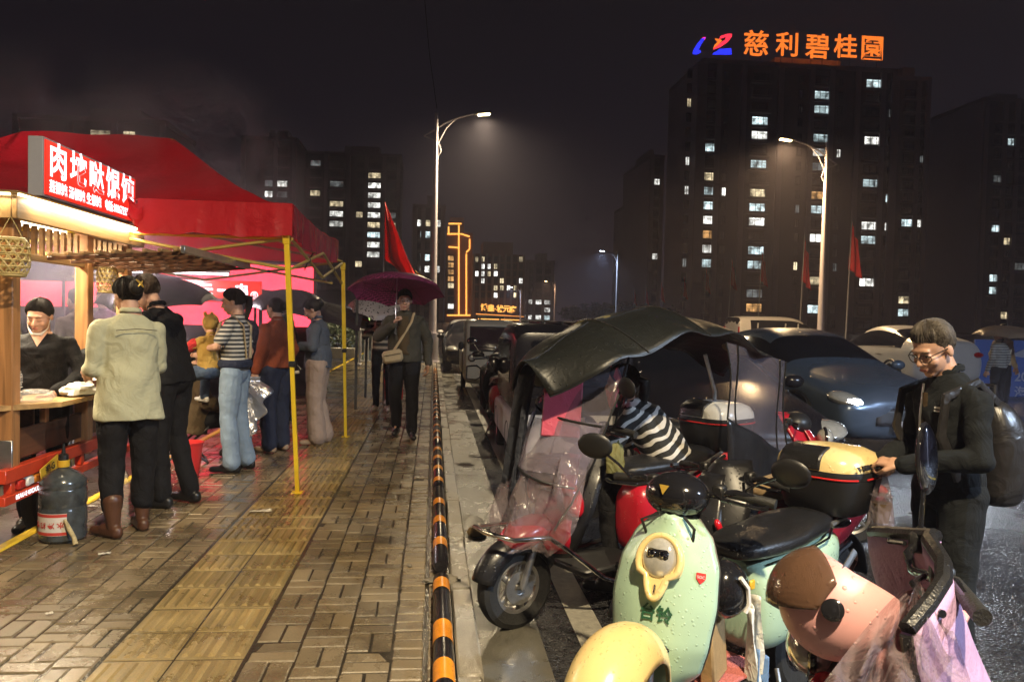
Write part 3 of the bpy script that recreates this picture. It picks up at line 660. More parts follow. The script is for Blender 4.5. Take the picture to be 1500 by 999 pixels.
# ---------------------------------------------------------------- far planting
mat('leaf_dark', (0.035, 0.055, 0.025), 0.6, var=.4, vscale=1)
mat('bark', (0.06, 0.045, 0.03), 0.9, var=.2)
def far_tree(x, y, h, r, label, seed):
    rd = random.Random(seed); e = empty('roadside_tree', (x, y, -.1), 0, label, 'tree', 'dark roadside trees beyond the flags')
    mb = MB(); mb.tube([(0, 0, 0), (.1, 0, h * .4), (0, .1, h * .75)], [.16, .12, .05], n=7)
    for k in range(5):
        a = rd.uniform(0, 6.3); mb.tube([(.05, 0, h * (.35 + .08 * k)), (math.cos(a) * r * .6, math.sin(a) * r * .6, h * (.55 + .08 * k))], [.06, .02], n=5)
    mb.build('trunk', 'bark', e)
    mb = MB()
    for k in range(900):
        d = Vector((rd.gauss(0, 1), rd.gauss(0, 1), rd.gauss(0, 1))).normalized() * (rd.random() ** .4); cl_ = .75 + .35 * math.sin(d.x * 5 + seed) * math.cos(d.z * 6)
        p = Vector((d.x * r * cl_, d.y * r * cl_, h * .68 + d.z * h * .34 * cl_)); s = rd.uniform(.12, .26); a = Vector((rd.gauss(0, 1), rd.gauss(0, 1), rd.gauss(0, 1))).normalized() * s; b = a.orthogonal().normalized() * s * .6
        mb.add([p - a, p + b, p + a, p - b], [(0, 1, 2, 3)])
    mb.build('crown', 'leaf_dark', e, smooth=False, fix=False)
for i, (px, Y, h, r) in enumerate(((852, 95, 3.2, 1.9), (872, 88, 3.6, 2.1), (893, 84, 3.4, 2.0), (918, 100, 4.2, 2.3), (948, 92, 3.6, 2.1), (980, 96, 3.4, 2.0), (838, 110, 3.4, 2.2))):
    far_tree(atY(px, 470, Y).x, Y, h, r, ['short leafy tree at the roadside left of the lone blue-lit lamp', 'round roadside tree in front of the dark sky gap', 'leafy roadside tree under the blue-lit lamp arm', 'tallest roadside tree beside the blue-lit lamp pole', 'roadside tree below the narrow pale tower', 'roadside tree behind the black scooter canopy', 'far round tree past the distant orange lamp'][i], 20 + i)
# ================================================================ WONTON STALL (wooden tricycle cart)
def wood(name, col, rough=.5, scale=18, axis=2):
    m = mat(name, col, rough, var=0); nt = m.node_tree; N = nt.nodes.new; p = nt.nodes['Principled BSDF']
    tc = N('ShaderNodeTexCoord'); mp = N('ShaderNodeMapping'); s = [scale, scale, scale]; s[axis] = scale * .06; mp.inputs['Scale'].default_value = s; L(nt, tc.outputs['Object'], mp.inputs[0])
    n = N('ShaderNodeTexNoise'); n.inputs['Scale'].default_value = 1.6; n.inputs['Detail'].default_value = 7; n.inputs['Distortion'].default_value = .8; L(nt, mp.outputs[0], n.inputs['Vector'])
    rp = N('ShaderNodeValToRGB'); rp.color_ramp.elements[0].position = .3; rp.color_ramp.elements[0].color = (*[c * .55 for c in col], 1); rp.color_ramp.elements[1].position = .7; rp.color_ramp.elements[1].color = (*[min(1, c * 1.25) for c in col], 1)
    L(nt, n.outputs[0], rp.inputs[0]); L(nt, rp.outputs[0], p.inputs['Base Color'])
    b = N('ShaderNodeBump'); b.inputs['Strength'].default_value = .25; b.inputs['Distance'].default_value = .004; L(nt, n.outputs[0], b.inputs['Height']); L(nt, b.outputs[0], p.inputs['Normal'])
wood('wood_post', (.42, .20, .075), .45, 16, 2); wood('wood_fascia', (.26, .155, .065), .4, 16, 1); wood('wood_slat', (.36, .22, .10), .5, 20, 1); wood('wood_dark', (.12, .05, .025), .45, 14, 1)
wood('wood_counter', (.46, .28, .11), .35, 14, 1)
mat('red_paint', (.58, .055, .02), .3, var=.2, vscale=6, bump=.1, bscale=50)
mat('steel', (.55, .54, .52), .3, metal=.9, var=.15, vscale=20)
mat('sign_red', (.60, .02, .012), .35, var=.03, emit=(1.0, .03, .015), estr=.55)
mat('sign_white', (.85, .85, .9), .4, var=0, emit=(.92, .94, 1), estr=1.15)
mat('sign_case', (.32, .32, .36), .5, var=.1)
emat('led_strip', (1.0, .84, .50), 6.0); emat('led_tube', (1.0, .82, .52), 6.0)
mat('clear_plastic', (.70, .68, .66), .12, var=0, alpha=.28, folds=.8, bump=.5, bscale=35)
mat('foam_white', (.72, .70, .66), .5, var=.08, vscale=30, bump=.2, bscale=80)
mat('bamboo', (.50, .38, .15), .5, var=.3, vscale=60)
mat('plate_yellow', (.62, .38, .03), .4, var=.1)
mat('black_plastic', (.014, .014, .015), .42, var=.2, vscale=12)
mat('black_rubber', (.012, .012, .012), .75, var=.2, vscale=12, bump=.3, bscale=60)
CX = -2.4
cart = empty('food_cart', (CX - .75, 5.75, -.07), 0, 'wooden wonton cart with slatted roof, LED strip and counter on a red tricycle bed', 'food cart')
def cl3(x, y, z): return (x - (CX - .75), y - 5.75, z + .07)
def cbox(name, m, x0, x1, y0, y1, z0, z1, bev=.004, par=None):
    a = cl3((x0 + x1) / 2, (y0 + y1) / 2, (z0 + z1) / 2); return MB().box(a, (x1 - x0, y1 - y0, z1 - z0), bev=bev).build(name, m, par or cart)
Y0, Y1 = 4.86, 6.72
for (x, y) in ((CX - .1, Y0 + .06), (CX - .1, 5.93), (CX - .1, Y1 - .06), (CX - 1.42, Y0 + .06), (CX - 1.42, Y1 - .06)):
    cbox('post', 'wood_post', x - .046, x + .046, y - .046, y + .046, .40, 2.0, .006)
cbox('corner_bracket', 'steel', CX - .15, CX - .046, Y0 - .004, Y0 + .012, .46, .66)
# roof: deck, fascia boards, light strips
cbox('roof_deck', 'wood_fascia', CX - 1.52, CX - .03, Y0 - .02, Y1 + .06, 2.06, 2.10)
cbox('fascia_board', 'wood_fascia', CX - .03, CX, Y0 - .05, Y1 + .1, 1.955, 2.085); cbox('fascia_board', 'wood_fascia', CX - 1.55, CX - .032, Y0 - .05, Y0 - .02, 1.955, 2.085)
cbox('fascia_board', 'wood_fascia', CX - 1.55, CX - .032, Y1 + .07, Y1 + .1, 1.955, 2.085); cbox('fascia_board', 'wood_fascia', CX - 1.55, CX - 1.52, Y0 - .018, Y1 + .068, 1.955, 2.085)
cbox('fascia_cap', 'wood_fascia', CX - 1.56, CX + .012, Y0 - .062, Y1 + .11, 2.101, 2.115)
cbox('light_strip', 'led_strip', CX + .002, CX + .014, Y0 - .05, Y1 + .1, 2.086, 2.099, 0); cbox('light_strip', 'led_strip', CX - 1.55, CX - .034, Y0 - .064, Y0 - .052, 2.086, 2.099, 0)
cbox('tube_light', 'led_tube', CX - .5, CX - .46, Y0 + .25, Y1 - .25, 2.015, 2.04, 0); cbox('tube_light', 'led_tube', CX - 1.2, CX - 1.16, Y0 + .25, Y1 - .25, 2.015, 2.04, 0)
lamp('tube_glow', 'AREA', cl3(CX - .48, 5.78, 2.0), (1, .82, .56), 75, cart, (0, 0, 0), (.15, 1.3)); lamp('tube_glow', 'AREA', cl3(CX - 1.18, 5.78, 2.0), (1, .82, .56), 60, cart, (0, 0, 0), (.15, 1.3))
lamp('strip_glow', 'AREA', cl3(CX + .035, 5.8, 2.08), (1, .82, .52), 11, cart, (0, R_(12), 0), (.05, 1.7)); lamp('strip_glow', 'AREA', cl3(CX - .7, Y0 - .09, 2.08), (1, .82, .52), 8, cart, (R_(-12), 0, 0), (1.4, .05))
# baluster row under the roof
for k in range(17):
    y = Y0 + .16 + k * .098; cbox('slat', 'wood_slat', CX - .112, CX - .088, y - .017, y + .017, 1.775, 1.954, 0)
for k in range(11):
    x = CX - .22 - k * .115; cbox('slat', 'wood_slat', x - .017, x + .017, Y0 + .048, Y0 + .072, 1.775, 1.954, 0)
cbox('rail', 'wood_slat', CX - .125, CX - .075, Y0 + .115, Y1 - .12, 1.735, 1.774); cbox('rail', 'wood_slat', CX - 1.37, CX - .148, Y0 + .035, Y0 + .085, 1.735, 1.774)
# open lattice flap awning
fl_ = empty('lattice_flap', cl3(CX - .06, 6.1, 1.78), 0, parent=cart)
fl_.rotation_euler = (0, R_(-4), 0)
for k in range(9): MB().box((.05 + k * .095, 0, 0), (.028, 1.75, .022), bev=.003).build('slat', 'wood_slat', fl_)
for k in range(6): MB().box((.43, -.82 + k * .33, -.024), (.84, .03, .024), bev=.003).build('rafter', 'wood_dark', fl_)
MB().box((.865, 0, -.004), (.03, 1.8, .05), bev=.004).build('edge_board', 'steel', fl_)
fb = empty('lattice_flap', cl3(CX - 1.3, 5.72, 1.86), 0, parent=cart); fb.rotation_euler = (0, R_(183), 0)
for k in range(7): MB().box((.05 + k * .12, 0, 0), (.03, 1.9, .022), bev=.003).build('slat', 'wood_slat', fb)
for k in range(6): MB().box((.43, -.9 + k * .36, .024), (.84, .03, .024), bev=.003).build('rafter', 'wood_dark', fb)
# counter and body
ctop = [cl3(*p) for p in ((CX - 1.45, Y0 - .02, .835), (CX - .12, Y0 - .05, .835), (CX + .13, Y0 + .22, .835), (CX + .16, 6.15, .835), (CX + .02, 6.5, .835), (CX - .26, 6.5, .835), (CX - .26, 5.42, .835), (CX - 1.45, 5.38, .835))]
MB().prism(ctop, (0, 0, .03)).build('counter_top', 'wood_counter', cart, smooth=False)
cbox('side_panel', 'wood_dark', CX - .12, CX - .095, Y0 + .12, Y1 - .12, .52, .70); cbox('side_panel', 'wood_dark', CX - 1.36, CX - .15, Y0 + .03, Y0 + .05, .46, .62)
cbox('shelf', 'wood_dark', CX - 1.36, CX - .13, Y0 + .06, 5.36, .50, .518); cbox('back_panel', 'wood_dark', CX - 1.38, CX - 1.36, Y0 + .11, Y1 - .11, .5, .83)
cbox('divider', 'wood_dark', CX - 1.3, CX - .16, 5.34, 5.36, .519, .83); cbox('divider', 'wood_post', CX - .13, CX - .09, 5.35, 5.40, .70, .83)
# red tricycle bed
cbox('bed_rail', 'red_paint', CX - .09, CX - .03, Y0 - .1, Y1 + .3, .42, .50); cbox('bed_rail', 'red_paint', CX - .085, CX - .035, Y0 - .1, Y1 + .3, .29, .345)
cbox('bed_rail', 'red_paint', CX - 1.45, CX - .092, Y0 - .1, Y0 - .04, .42, .50); cbox('bed_rail', 'red_paint', CX - 1.45, CX - .092, Y0 - .098, Y0 - .042, .29, .345)
for y in (Y0 - .03, 5.25, 5.75, 6.3): cbox('bed_upright', 'red_paint', CX - .082, CX - .038, y, y + .05, .346, .419)
cbox('bed_upright', 'red_paint', CX - .16, CX - .093, Y0 - .1, Y0 - .05, .346, .419)
mat('tail_lens', (.5, .03, .02), .15, var=.1, coat=.5); mat('lens_amber', (.6, .2, .02), .15, var=.1, coat=.5); mat('lens_clear', (.75, .74, .7), .1, var=.05, coat=.5)
for i, (y, m_) in enumerate(((Y0 + .05, 'tail_lens'), (Y0 + .15, 'lens_clear'), (Y0 + .24, 'lens_amber'))): cbox('tail_lamp', m_, CX - .083, CX - .03, y, y + .08, .355, .412, .01)
pl = empty('number_plate', cl3(CX + .0, 5.22, .40), 0, parent=cart)
MB().box((0, 0, 0), (.006, .24, .15), rot=(R_(14), 0, 0), bev=.002).build('plate', 'plate_yellow', pl)
for s_, dz, sz in (('湘·G', .03, .06), ('0301', -.035, .065)):
    text('plate_text', s_, sz, 'black_plastic', pl, Matrix.Rotation(R_(14), 4, 'X') @ frame((.0045, 0, dz), (0, 1, 0), (0, 0, 1)), bold=.002, ext=.0006)
text('rail_lettering', '0SAU-E·0XDUDSE', .042, 'sign_white', cart, frame(cl3(CX - .0345, Y0 + .18, .318), (0, 1, 0), (0, 0, 1)), ext=.0006)
def wheel(parent, c, r, wdt, axis, tyre='black_rubber', rim='steel', spokes=5, rw=.66):
    e = empty('wheel', c, 0, parent=parent); ax = Vector(axis).normalized(); q = ax.to_track_quat('Z', 'Y').to_matrix().to_4x4(); e.matrix_basis = Matrix.Translation(c) @ q
    h = wdt / 2
    MB().lathe([(r * rw, -h * .75), (r * .86, -h), (r * .97, -h * .72), (r, -h * .25), (r, h * .25), (r * .97, h * .72), (r * .86, h), (r * rw, h * .75), (r * rw, -h * .75)], 40, cap=False).build('tyre', tyre, e)
    mb = MB(); mb.lathe([(r * rw, -h * .7), (r * (rw - .08), -h * .55), (r * (rw - .1), 0), (r * (rw - .08), h * .55), (r * rw, h * .7)], 32, cap=False).lathe([(.0, -h * .62), (r * .17, -h * .6), (r * .2, 0), (r * .17, h * .6), (0, h * .62)], 16, cap=False)
    for k in range(spokes):
        g = 2 * math.pi * k / spokes; d = Vector((math.cos(g), math.sin(g), 0))
        mb.tube([d * r * .12 + Vector((0, 0, h * .25)), d * r * (rw - .08) + Vector((0, 0, h * .35))], [r * .09, r * .065], n=8, flat=.8)
        mb.tube([d * r * .12 - Vector((0, 0, h * .25)), d * r * (rw - .08) - Vector((0, 0, h * .35))], [r * .09, r * .065], n=8, flat=.8)
    mb.build('rim', rim, e)
    return e
for x in (CX - .22, CX - 1.3): wheel(cart, cl3(x, 5.6, .16), .23, .1, (1, 0, 0))
wheel(cart, cl3(CX - .75, 7.2, .16), .23, .09, (1, 0, 0))
# light box sign on the roof
sgn = empty('stall_sign', (CX + .012, 5.86, 2.115), 0, 'red light box sign with white wonton lettering on the cart roof', 'sign')
SL, SH = 1.46, .335
MB().box((-.06, 0, SH / 2 + .03), (.09, SL + .03, SH + .03), bev=.004).build('case', 'sign_case', sgn)
MB().box((-.010, 0, SH / 2 + .03), (.008, SL, SH)).build('face', 'sign_red', sgn, smooth=False)
MB().box((-.06, -SL / 2 + .1, .008), (.05, .04, .03)).box((-.06, SL / 2 - .1, .008), (.05, .04, .03)).build('foot', 'steel', sgn, smooth=False)
for k, ch in enumerate('肉坨哒馄饨'):
    text('character', ch, .235, 'sign_white', sgn, frame((-.0055, -SL / 2 + .165 + k * .285, .242), (0, 1, 0), (0, 0, 1)), bold=.0045, ext=.0012, sx=1.08)
text('lettering', '蒸馄饨 汤馄饨 生馄饨', .082, 'sign_white', sgn, frame((-.0055, -SL / 2 + .43, .083), (0, 1, 0), (0, 0, 1)), bold=.0018, ext=.0012, sx=.98)
text('lettering', '电话:18867233540', .082, 'sign_white', sgn, frame((-.0055, SL / 2 - .315, .083), (0, 1, 0), (0, 0, 1)), bold=.0018, ext=.0012, sx=.85)
# woven bamboo lanterns
def basket(loc, r, h, label):
    e = empty('bamboo_lantern', loc, 0, label, 'lantern', 'woven bamboo lanterns hanging from the cart'); mb = MB()
    def rad(t): return r * (1 - .25 * abs(2 * t - 1) ** 4)
    n = 13
    for d in (-1, 1):
        for k in range(n):
            pts = []
            for i in range(11):
                t = i / 10; g = 2 * math.pi * k / n + d * t * 1.5; rr = rad(t) + .0012 * d; pts.append((rr * math.cos(g), rr * math.sin(g), -h * t))
            mb.tube(pts, .0052 * r / .1, n=4, flat=.45)
    for i in range(6):
        t = (i + .25) / 5.5; rr = rad(t); mb.tube([(rr * math.cos(2 * math.pi * j / 24), rr * math.sin(2 * math.pi * j / 24), -h * t) for j in range(24)], .0052 * r / .1, n=4, closed=True)
    for t in (0, 1): mb.tube([(rad(t) * math.cos(2 * math.pi * j / 24), rad(t) * math.sin(2 * math.pi * j / 24), -h * t) for j in range(24)], .009 * r / .1, n=6, closed=True)
    mb.build('weave', 'bamboo', e)
    MB().tube([(-r * .7, 0, 0), (-r * .15, 0, h * .5), (0, 0, h * .62), (r * .15, 0, h * .5), (r * .7, 0, 0)], .0025, n=5).build('hanger', 'bamboo', e)
basket((CX + .0, 4.74, 1.83), .098, .205, 'larger woven bamboo lantern beside the near wooden cart post'); basket((CX + .03, 6.0, 1.74), .072, .175, 'smaller woven bamboo lantern hanging above the hair clip woman')
# ---------------------------------------------------------------- things on the counter
ct = empty('container_stack', (CX - .20, 4.98, .866), .1, 'tall stack of clear food containers wrapped in plastic film on the counter', 'container stack')
tray = MB().box((0, 0, .006), (.20, .16, .010), bev=.003).box((0, 0, .0125), (.214, .174, .003)).mesh('container'); tray.materials.append(M['foam_white'])
for k in range(12): link('container', tray, None, ct, (random.gauss(0, .003), random.gauss(0, .003), .0155 * k), (0, 0, random.gauss(0, .03)))
MB().grid(lambda u, v: ((.122 + .012 * math.sin(7 * u * 6.28 + 9 * v)) * math.cos(6.283 * u) * (1 - .5 * max(0, v - .75) * 4 * .4) * (1.05 if abs(math.cos(6.283 * u)) > .5 else .95), (.105 + .01 * math.sin(5 * u * 6.28 + 7 * v)) * math.sin(6.283 * u) * (1 - .5 * max(0, v - .75) * 4 * .4), .002 + .215 * v + .01 * math.sin(u * 25)), 40, 12, uc=True).build('wrap', 'clear_plastic', ct)
def crumple(name, loc, size, m, label, cat, seed, n=20, amp=.35, par=None):
    rd = random.Random(seed); mb = MB()
    def fn(u, v):
        g = 2 * math.pi * u; t = math.pi * (v - .5); d = Vector((math.cos(t) * math.cos(g), math.cos(t) * math.sin(g), math.sin(t)))
        k = 1 + amp * noise.noise(d * 2.2 + Vector((seed, 0, 0))) + amp * .6 * abs(noise.noise(d * 6 + Vector((0, seed, 0)))); return (d.x * size[0] * k, d.y * size[1] * k, max(-size[2] * .6, d.z * size[2] * k) + size[2] * .6)
    mb.grid(fn, n, n // 2, uc=True); o = mb.build(name, m, par, loc)
    if label: tag(o, label, cat)
    return o
crumple('plastic_bag', (CX - .04, 5.1, .867), (.11, .08, .045), 'clear_plastic', 'flattened clear plastic bag lying at the counter corner', 'plastic bag', 3)
crumple('plastic_bag', (CX + .05, 5.48, .867), (.10, .13, .05), 'foam_white', 'bundle of white takeaway bags on the counter beside the customer', 'plastic bag', 5)
crumple('noodle_wrapper_pile', (CX - .06, 5.75, .867), (.10, .12, .05), 'foam_white', 'pale heap of wonton wrappers in paper on the far counter end', 'food pile', 8)
tr = empty('food_tray', (CX - .06, 6.2, .867), 0, 'shallow dark metal tray with pale wontons on the counter', 'tray')
MB().box((0, 0, .008), (.34, .46, .014), bev=.004).box((-.165, 0, .03), (.012, .46, .05)).box((.165, 0, .03), (.012, .46, .05)).box((0, -.224, .03), (.318, .012, .05)).box((0, .224, .03), (.318, .012, .05)).build('tray', 'wood_dark', tr, smooth=False)
for k in range(22): MB().ell((random.uniform(-.13, .13), random.uniform(-.19, .19), .03 + .008 * (k % 3)), (.026, .018, .015), rot=(0, 0, random.uniform(0, 3)), n=10, m=6).build('wonton', 'foam_white', tr)
mat('sauce_brown', (.28, .05, .02), .25, var=.1, coat=.4)
def pump(loc, tilt, label):
    e = empty('sauce_dispenser', loc, 0, label, 'sauce bottle', 'sauce dispensers on the counter'); e.rotation_euler = (0, tilt, 0)
    MB().lathe([(.0, 0), (.020, .001), (.021, .02), (.021, .13), (.016, .145), (.0, .146)], 16).build('bottle', 'sauce_brown', e)
    MB().lathe([(.013, .146), (.013, .165), (.006, .168), (.006, .20)], 12).build('neck', 'steel', e)
    MB().tube([(0, 0, .20), (.004, 0, .215), (.02, 0, .218), (.034, 0, .208)], .0055, n=8).build('spout', 'foam_white', e)
pump((CX - .44, 5.2, 1.06), .08, 'brown sauce dispenser with white hooked spout standing near the cart post'); pump((CX - .37, 5.26, 1.06), .18, 'tilted brown sauce dispenser in front of the vendor')
bx_ = MB().box((0, 0, 0), (.34, .2, .19), bev=.01).build('counter_shelf_box', 'wood_counter', None, (CX - .52, 5.24, .963)); tag(bx_, 'small wooden riser box on the counter holding the sauce dispensers', 'box')
# ---------------------------------------------------------------- beside the cart
mat('jug_blue', (.050, .058, .062), .2, var=.55, vscale=14, bump=.15, bscale=30, coat=.4)
mat('label_white', (.62, .58, .54), .5, var=.1, vscale=30); mat('label_red', (.5, .05, .04), .5, var=.1)
jg = empty('water_jug', (-2.28, 5.13, 0), 0, 'dusty dark blue water jug with yellow cap and upside-down label beside the cart', 'water jug')
MB().lathe([(0, .0), (.115, .0), (.132, .018), (.135, .06), (.130, .085), (.135, .11), (.135, .20), (.129, .21), (.129, .222), (.135, .232), (.135, .315), (.129, .33), (.134, .345), (.132, .375), (.10, .412), (.05, .44), (.03, .45), (.028, .50), (0, .501)], 36).build('bottle', 'jug_blue', jg)
MB().lathe([(0, .455), (.034, .456), (.036, .47), (.036, .497), (0, .5)], 20).build('cap', 'plate_yellow', jg)
MB().lathe([(0, .5), (.03, .502), (.028, .53), (.012, .54), (.008, .60), (0, .605)], 12).build('pump_stub', 'black_plastic', jg)
def arcpatch(r, a0, a1, z0, z1, m, name, par):
    MB().grid(lambda u, v: (r * math.cos(a0 + (a1 - a0) * u), r * math.sin(a0 + (a1 - a0) * u), z0 + (z1 - z0) * v), 14, 1).build(name, m, par)
arcpatch(.1375, R_(-150), R_(-58), .055, .19, 'label_white', 'label', jg); arcpatch(.1382, R_(-150), R_(-58), .168, .187, 'label_red', 'label_band', jg); arcpatch(.1382, R_(-150), R_(-58), .057, .076, 'label_red', 'label_band', jg)
tb = empty('label_text', (0, 0, 0), parent=jg)
for k, ch in enumerate('饮纯净水'):
    g = R_(-138 + k * 22); x, y = .1392 * math.cos(g), .1392 * math.sin(g)
    text('label_character', ch, .042, 'label_red', tb, frame((x, y, .122), (math.sin(g), -math.cos(g), 0), (0, 0, -1)), bold=.001, ext=.0004)
stk = MB().tube([(-2.21, 4.99, .16), (-2.18, 4.985, .10), (-2.15, 4.98, .05), (-2.135, 4.965, .012)], [.008, .014, .013, .016], n=8).build('broken_stick', 'foam_white'); stk.data.materials[0] = mat('stick', (.42, .34, .18), .7, var=.4, vscale=40); tag(stk, 'short peeled stick leaning against the water jug', 'stick')
crumple('plastic_bag', (-2.06, 5.45, .0), (.08, .07, .22), 'clear_plastic', 'tall crumpled clear plastic bag standing beside the water jug', 'plastic bag', 12, n=36, amp=.3)
mat('bucket_red', (.62, .03, .03), .35, var=.1, coat=.2)
bk = empty('red_bucket', (-2.1, 7.05, 0), 0, 'bright red plastic bucket behind the dark trousered man', 'bucket')
MB().lathe([(.085, .0), (.12, .29), (.128, .293), (.128, .305), (.116, .305), (.112, .285), (.08, .012), (0, .012)], 28, cap=False).build('body', 'bucket_red', bk); MB().lathe([(0, .001), (.085, .002)], 28, cap=False).build('bottom', 'bucket_red', bk)
# ================================================================ RED MARKET TENT
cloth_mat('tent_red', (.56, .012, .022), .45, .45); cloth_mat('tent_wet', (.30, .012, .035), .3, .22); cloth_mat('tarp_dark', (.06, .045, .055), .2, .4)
mat('tent_yellow', (.70, .48, .02), .35, var=.12, vscale=8, coat=.2); mat('tent_bar', (.40, .30, .07), .4, var=.2, metal=.2)
XA, XB, YA, YB, ZE = -5.6, -1.14, 6.45, 9.46, 2.31
tent = empty('market_tent', (-3.4, 7.95, 0), 0, 'red pop-up market tent with yellow steel legs over the stalls', 'tent')
def tl(x, y, z): return (x + 3.4, y - 7.95, z)
RX0, RX1, RZ = -3.95, -2.55, 3.12
def canopy(u, v):
    # u around x, v along y : four slopes meeting in a short ridge, concave
    x = XA + (XB - XA) * u; y = YA + (YB - YA) * v
    dy = abs(y - 7.95) / 1.5; dx = 0.0
    if x > RX1: dx = (x - RX1) / (XB - RX1)
    elif x < RX0: dx = (RX0 - x) / (RX0 - XA)
    d = min(1.0, max(dx, dy))
    z = RZ - (RZ - ZE) * (1 - (1 - d) ** 1.45) + .012 * math.sin(9 * x) * math.sin(7 * y) 
    sag = .05 * (1 - abs(2 * ((y - YA) / (YB - YA)) - 1)) * max(0, (dx - .6)) / .4
    return tl(x, y, z - sag)
MB().grid(canopy, 64, 44).build('canopy', 'tent_red', tent)
# valances
def val(pts0, drop, name, m, wob=.02, n=40):
    a, b = Vector(pts0[0]), Vector(pts0[1])
    def fn(u, v):
        p = a.lerp(b, u); d = (b - a).normalized().cross(Vector((0, 0, 1))); s = -.05 * (math.sin(math.pi * u)) if name == 'side_valance' else 0
        return tl(*(p + d * (.006 + wob * v * (math.sin(u * 23) + .6 * math.sin(u * 51 + 1))) + Vector((0, 0, s - drop * v * (1 + .025 * math.sin(u * 31) + .03 * math.sin(u * 11))))))
    MB().grid(fn, n, 6).build(name, m, tent)
val(((-2.32, YA - .006, ZE + .004), (XB + .004, YA - .006, ZE + .004)), .265, 'front_valance', 'tent_red', .012)
val(((XA, YA - .006, ZE + .004), (-4.1, YA - .006, ZE + .004)), .265, 'front_valance', 'tent_red', .012)
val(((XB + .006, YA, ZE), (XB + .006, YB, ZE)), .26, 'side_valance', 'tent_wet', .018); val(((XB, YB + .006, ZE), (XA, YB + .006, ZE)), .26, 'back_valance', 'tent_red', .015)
# crumpled corner of the valance folded over the cart roof
MB().grid(lambda u, v: tl(-2.52 + .24 * u, YA - .012 - .03 * math.sin(5 * u + 6 * v), ZE - .02 - (.20 * u + .03) * v + .02 * math.sin(14 * u)), 12, 6).build('valance_corner', 'tent_red', tent)
def leg(x0, y0, x1, y1, ztop=2.07):
    e = empty('leg', tl(x0, y0, 0), 0, parent=tent); d = Vector((x1 - x0, y1 - y0, ztop))
    a = [(-.016, -.016, 0), (.016, -.016, 0), (.016, .016, 0), (-.016, .016, 0)]; lo = [Vector(p) + Vector((0, 0, .012)) for p in a]; mid = [Vector(p) + d * .55 for p in a]
    MB().loft([lo, mid]).build('lower_tube', 'tent_yellow', e, smooth=False)
    up = [Vector((p[0] * 1.3, p[1] * 1.3, 0)) for p in a]
    MB().loft([[p + d * .50 for p in up], [p + d for p in up]]).build('upper_tube', 'tent_yellow', e, smooth=False)
    MB().box((0, 0, .006), (.09, .09, .012), bev=.002).build('foot_plate', 'tent_yellow', e); MB().box(d * .5, (.05, .05, .05), bev=.006).build('lock_collar', 'black_plastic', e); MB().box(d + Vector((0, 0, -.03)), (.058, .058, .09), bev=.006).build('corner_bracket', 'tent_yellow', e)
leg(-1.06, 6.41, -1.19, 6.5); leg(-1.0, 9.34, -1.07, 9.42, 2.03); leg(-5.5, 6.5, -5.5, 6.5); leg(-5.5, 9.4, -5.5, 9.4)
def bar(p, q, m='tent_bar', w=.014, name='truss_bar'):
    MB().tube([tl(*p), tl(*q)], w, n=6).build(name, m, tent)
for (ax, ay, bx2, by2) in ((-1.19, 6.5, -2.65, 6.5), (-2.65, 6.5, -4.1, 6.5), (-1.19, 9.42, -2.65, 9.42), (-2.65, 9.42, -4.1, 9.42), (-1.15, 6.5, -1.1, 7.95), (-1.1, 7.95, -1.08, 9.42)):
    bar((ax, ay, 2.04), (bx2, by2, 1.80)); bar((ax, ay, 1.80), (bx2, by2, 2.04)); 
    MB().box(tl((ax + bx2) / 2, (ay + by2) / 2, 1.92), (.035, .035, .04), bev=.006).build('truss_joint', 'black_plastic', tent)
bar((-1.19, 6.5, 2.04), (-4.1, 6.5, 2.05), 'tent_yellow', .012); 
for x in (-2.55, -3.95):
    bar((x, 7.95, 2.2), (x, 7.95, 3.1)); 
    for (a, b) in ((-1.19, 6.5), (-1.08, 9.42), (-5.4, 6.5), (-5.4, 9.42)):
        if abs(a - x) < 3: bar((a, b, 2.06), (x, 7.95, 2.45), w=.012)
# dangling strap under the side valance
MB().tube([tl(-1.16, 7.7, 2.02), tl(-1.2, 7.65, 1.93), tl(-1.24, 7.72, 1.86)], .007, n=5).build('strap', 'black_plastic', tent)
# ================================================================ SKEWER STALL + glowing pink hoarding
emat('hoarding_pink', (1.0, .048, .078), 2.5)
hp = empty('glowing_hoarding', (-6.4, 14, -.05), 0, 'large glowing pink backlit hoarding behind the skewer stall', 'hoarding')
MB().box((2.85, 0, 1.78), (2.9, .05, 1.06)).build('face', 'hoarding_pink', hp, smooth=False); MB().box((0, 0, 1.72), (2.6, .05, .42)).build('face', 'hoarding_pink', hp, smooth=False); MB().box((0, .09, 1.2), (8.7, .1, 2.35), bev=.01).build('frame', 'frame_dark', hp)
for x in (-4, -2, 0, 2, 4): MB().box((x, .25, 1.15), (.08, .08, 2.3)).build('post', 'frame_dark', hp, smooth=False)
ss = empty('stall_sign', (-3.12, 11, -.05), 0, 'red sign of the skewer stall with white strokes and characters', 'sign')
MB().box((0, 0, 1.76), (1.56, .10, .29), bev=.006).build('board', 'sign_red', ss)
def strk(x, z, w_, h_, n='stroke'): MB().box((x, -.056, z), (w_, .008, h_)).build(n, 'sign_white', ss, smooth=False)
text('lettering', '杨\n记', .075, 'sign_white', ss, frame((-.66, -.053, 1.80), (1, 0, 0), (0, 0, 1)), ext=.002); text('lettering', '现烤', .085, 'sign_white', ss, frame((-.47, -.053, 1.82), (1, 0, 0), (0, 0, 1)), bold=.001, ext=.002)
text('lettering', '鸭肠', .085, 'sign_white', ss, frame((-.45, -.053, 1.71), (1, 0, 0), (0, 0, 1)), bold=.001, ext=.002)
for k, (ch, x) in enumerate((('一', -.19), ('元', .06), ('一', .31), ('串', .53))): text('character', ch, .20, 'sign_white', ss, frame((x, -.053, 1.755), (1, 0, 0), (0, 0, 1)), bold=.006, ext=.002)
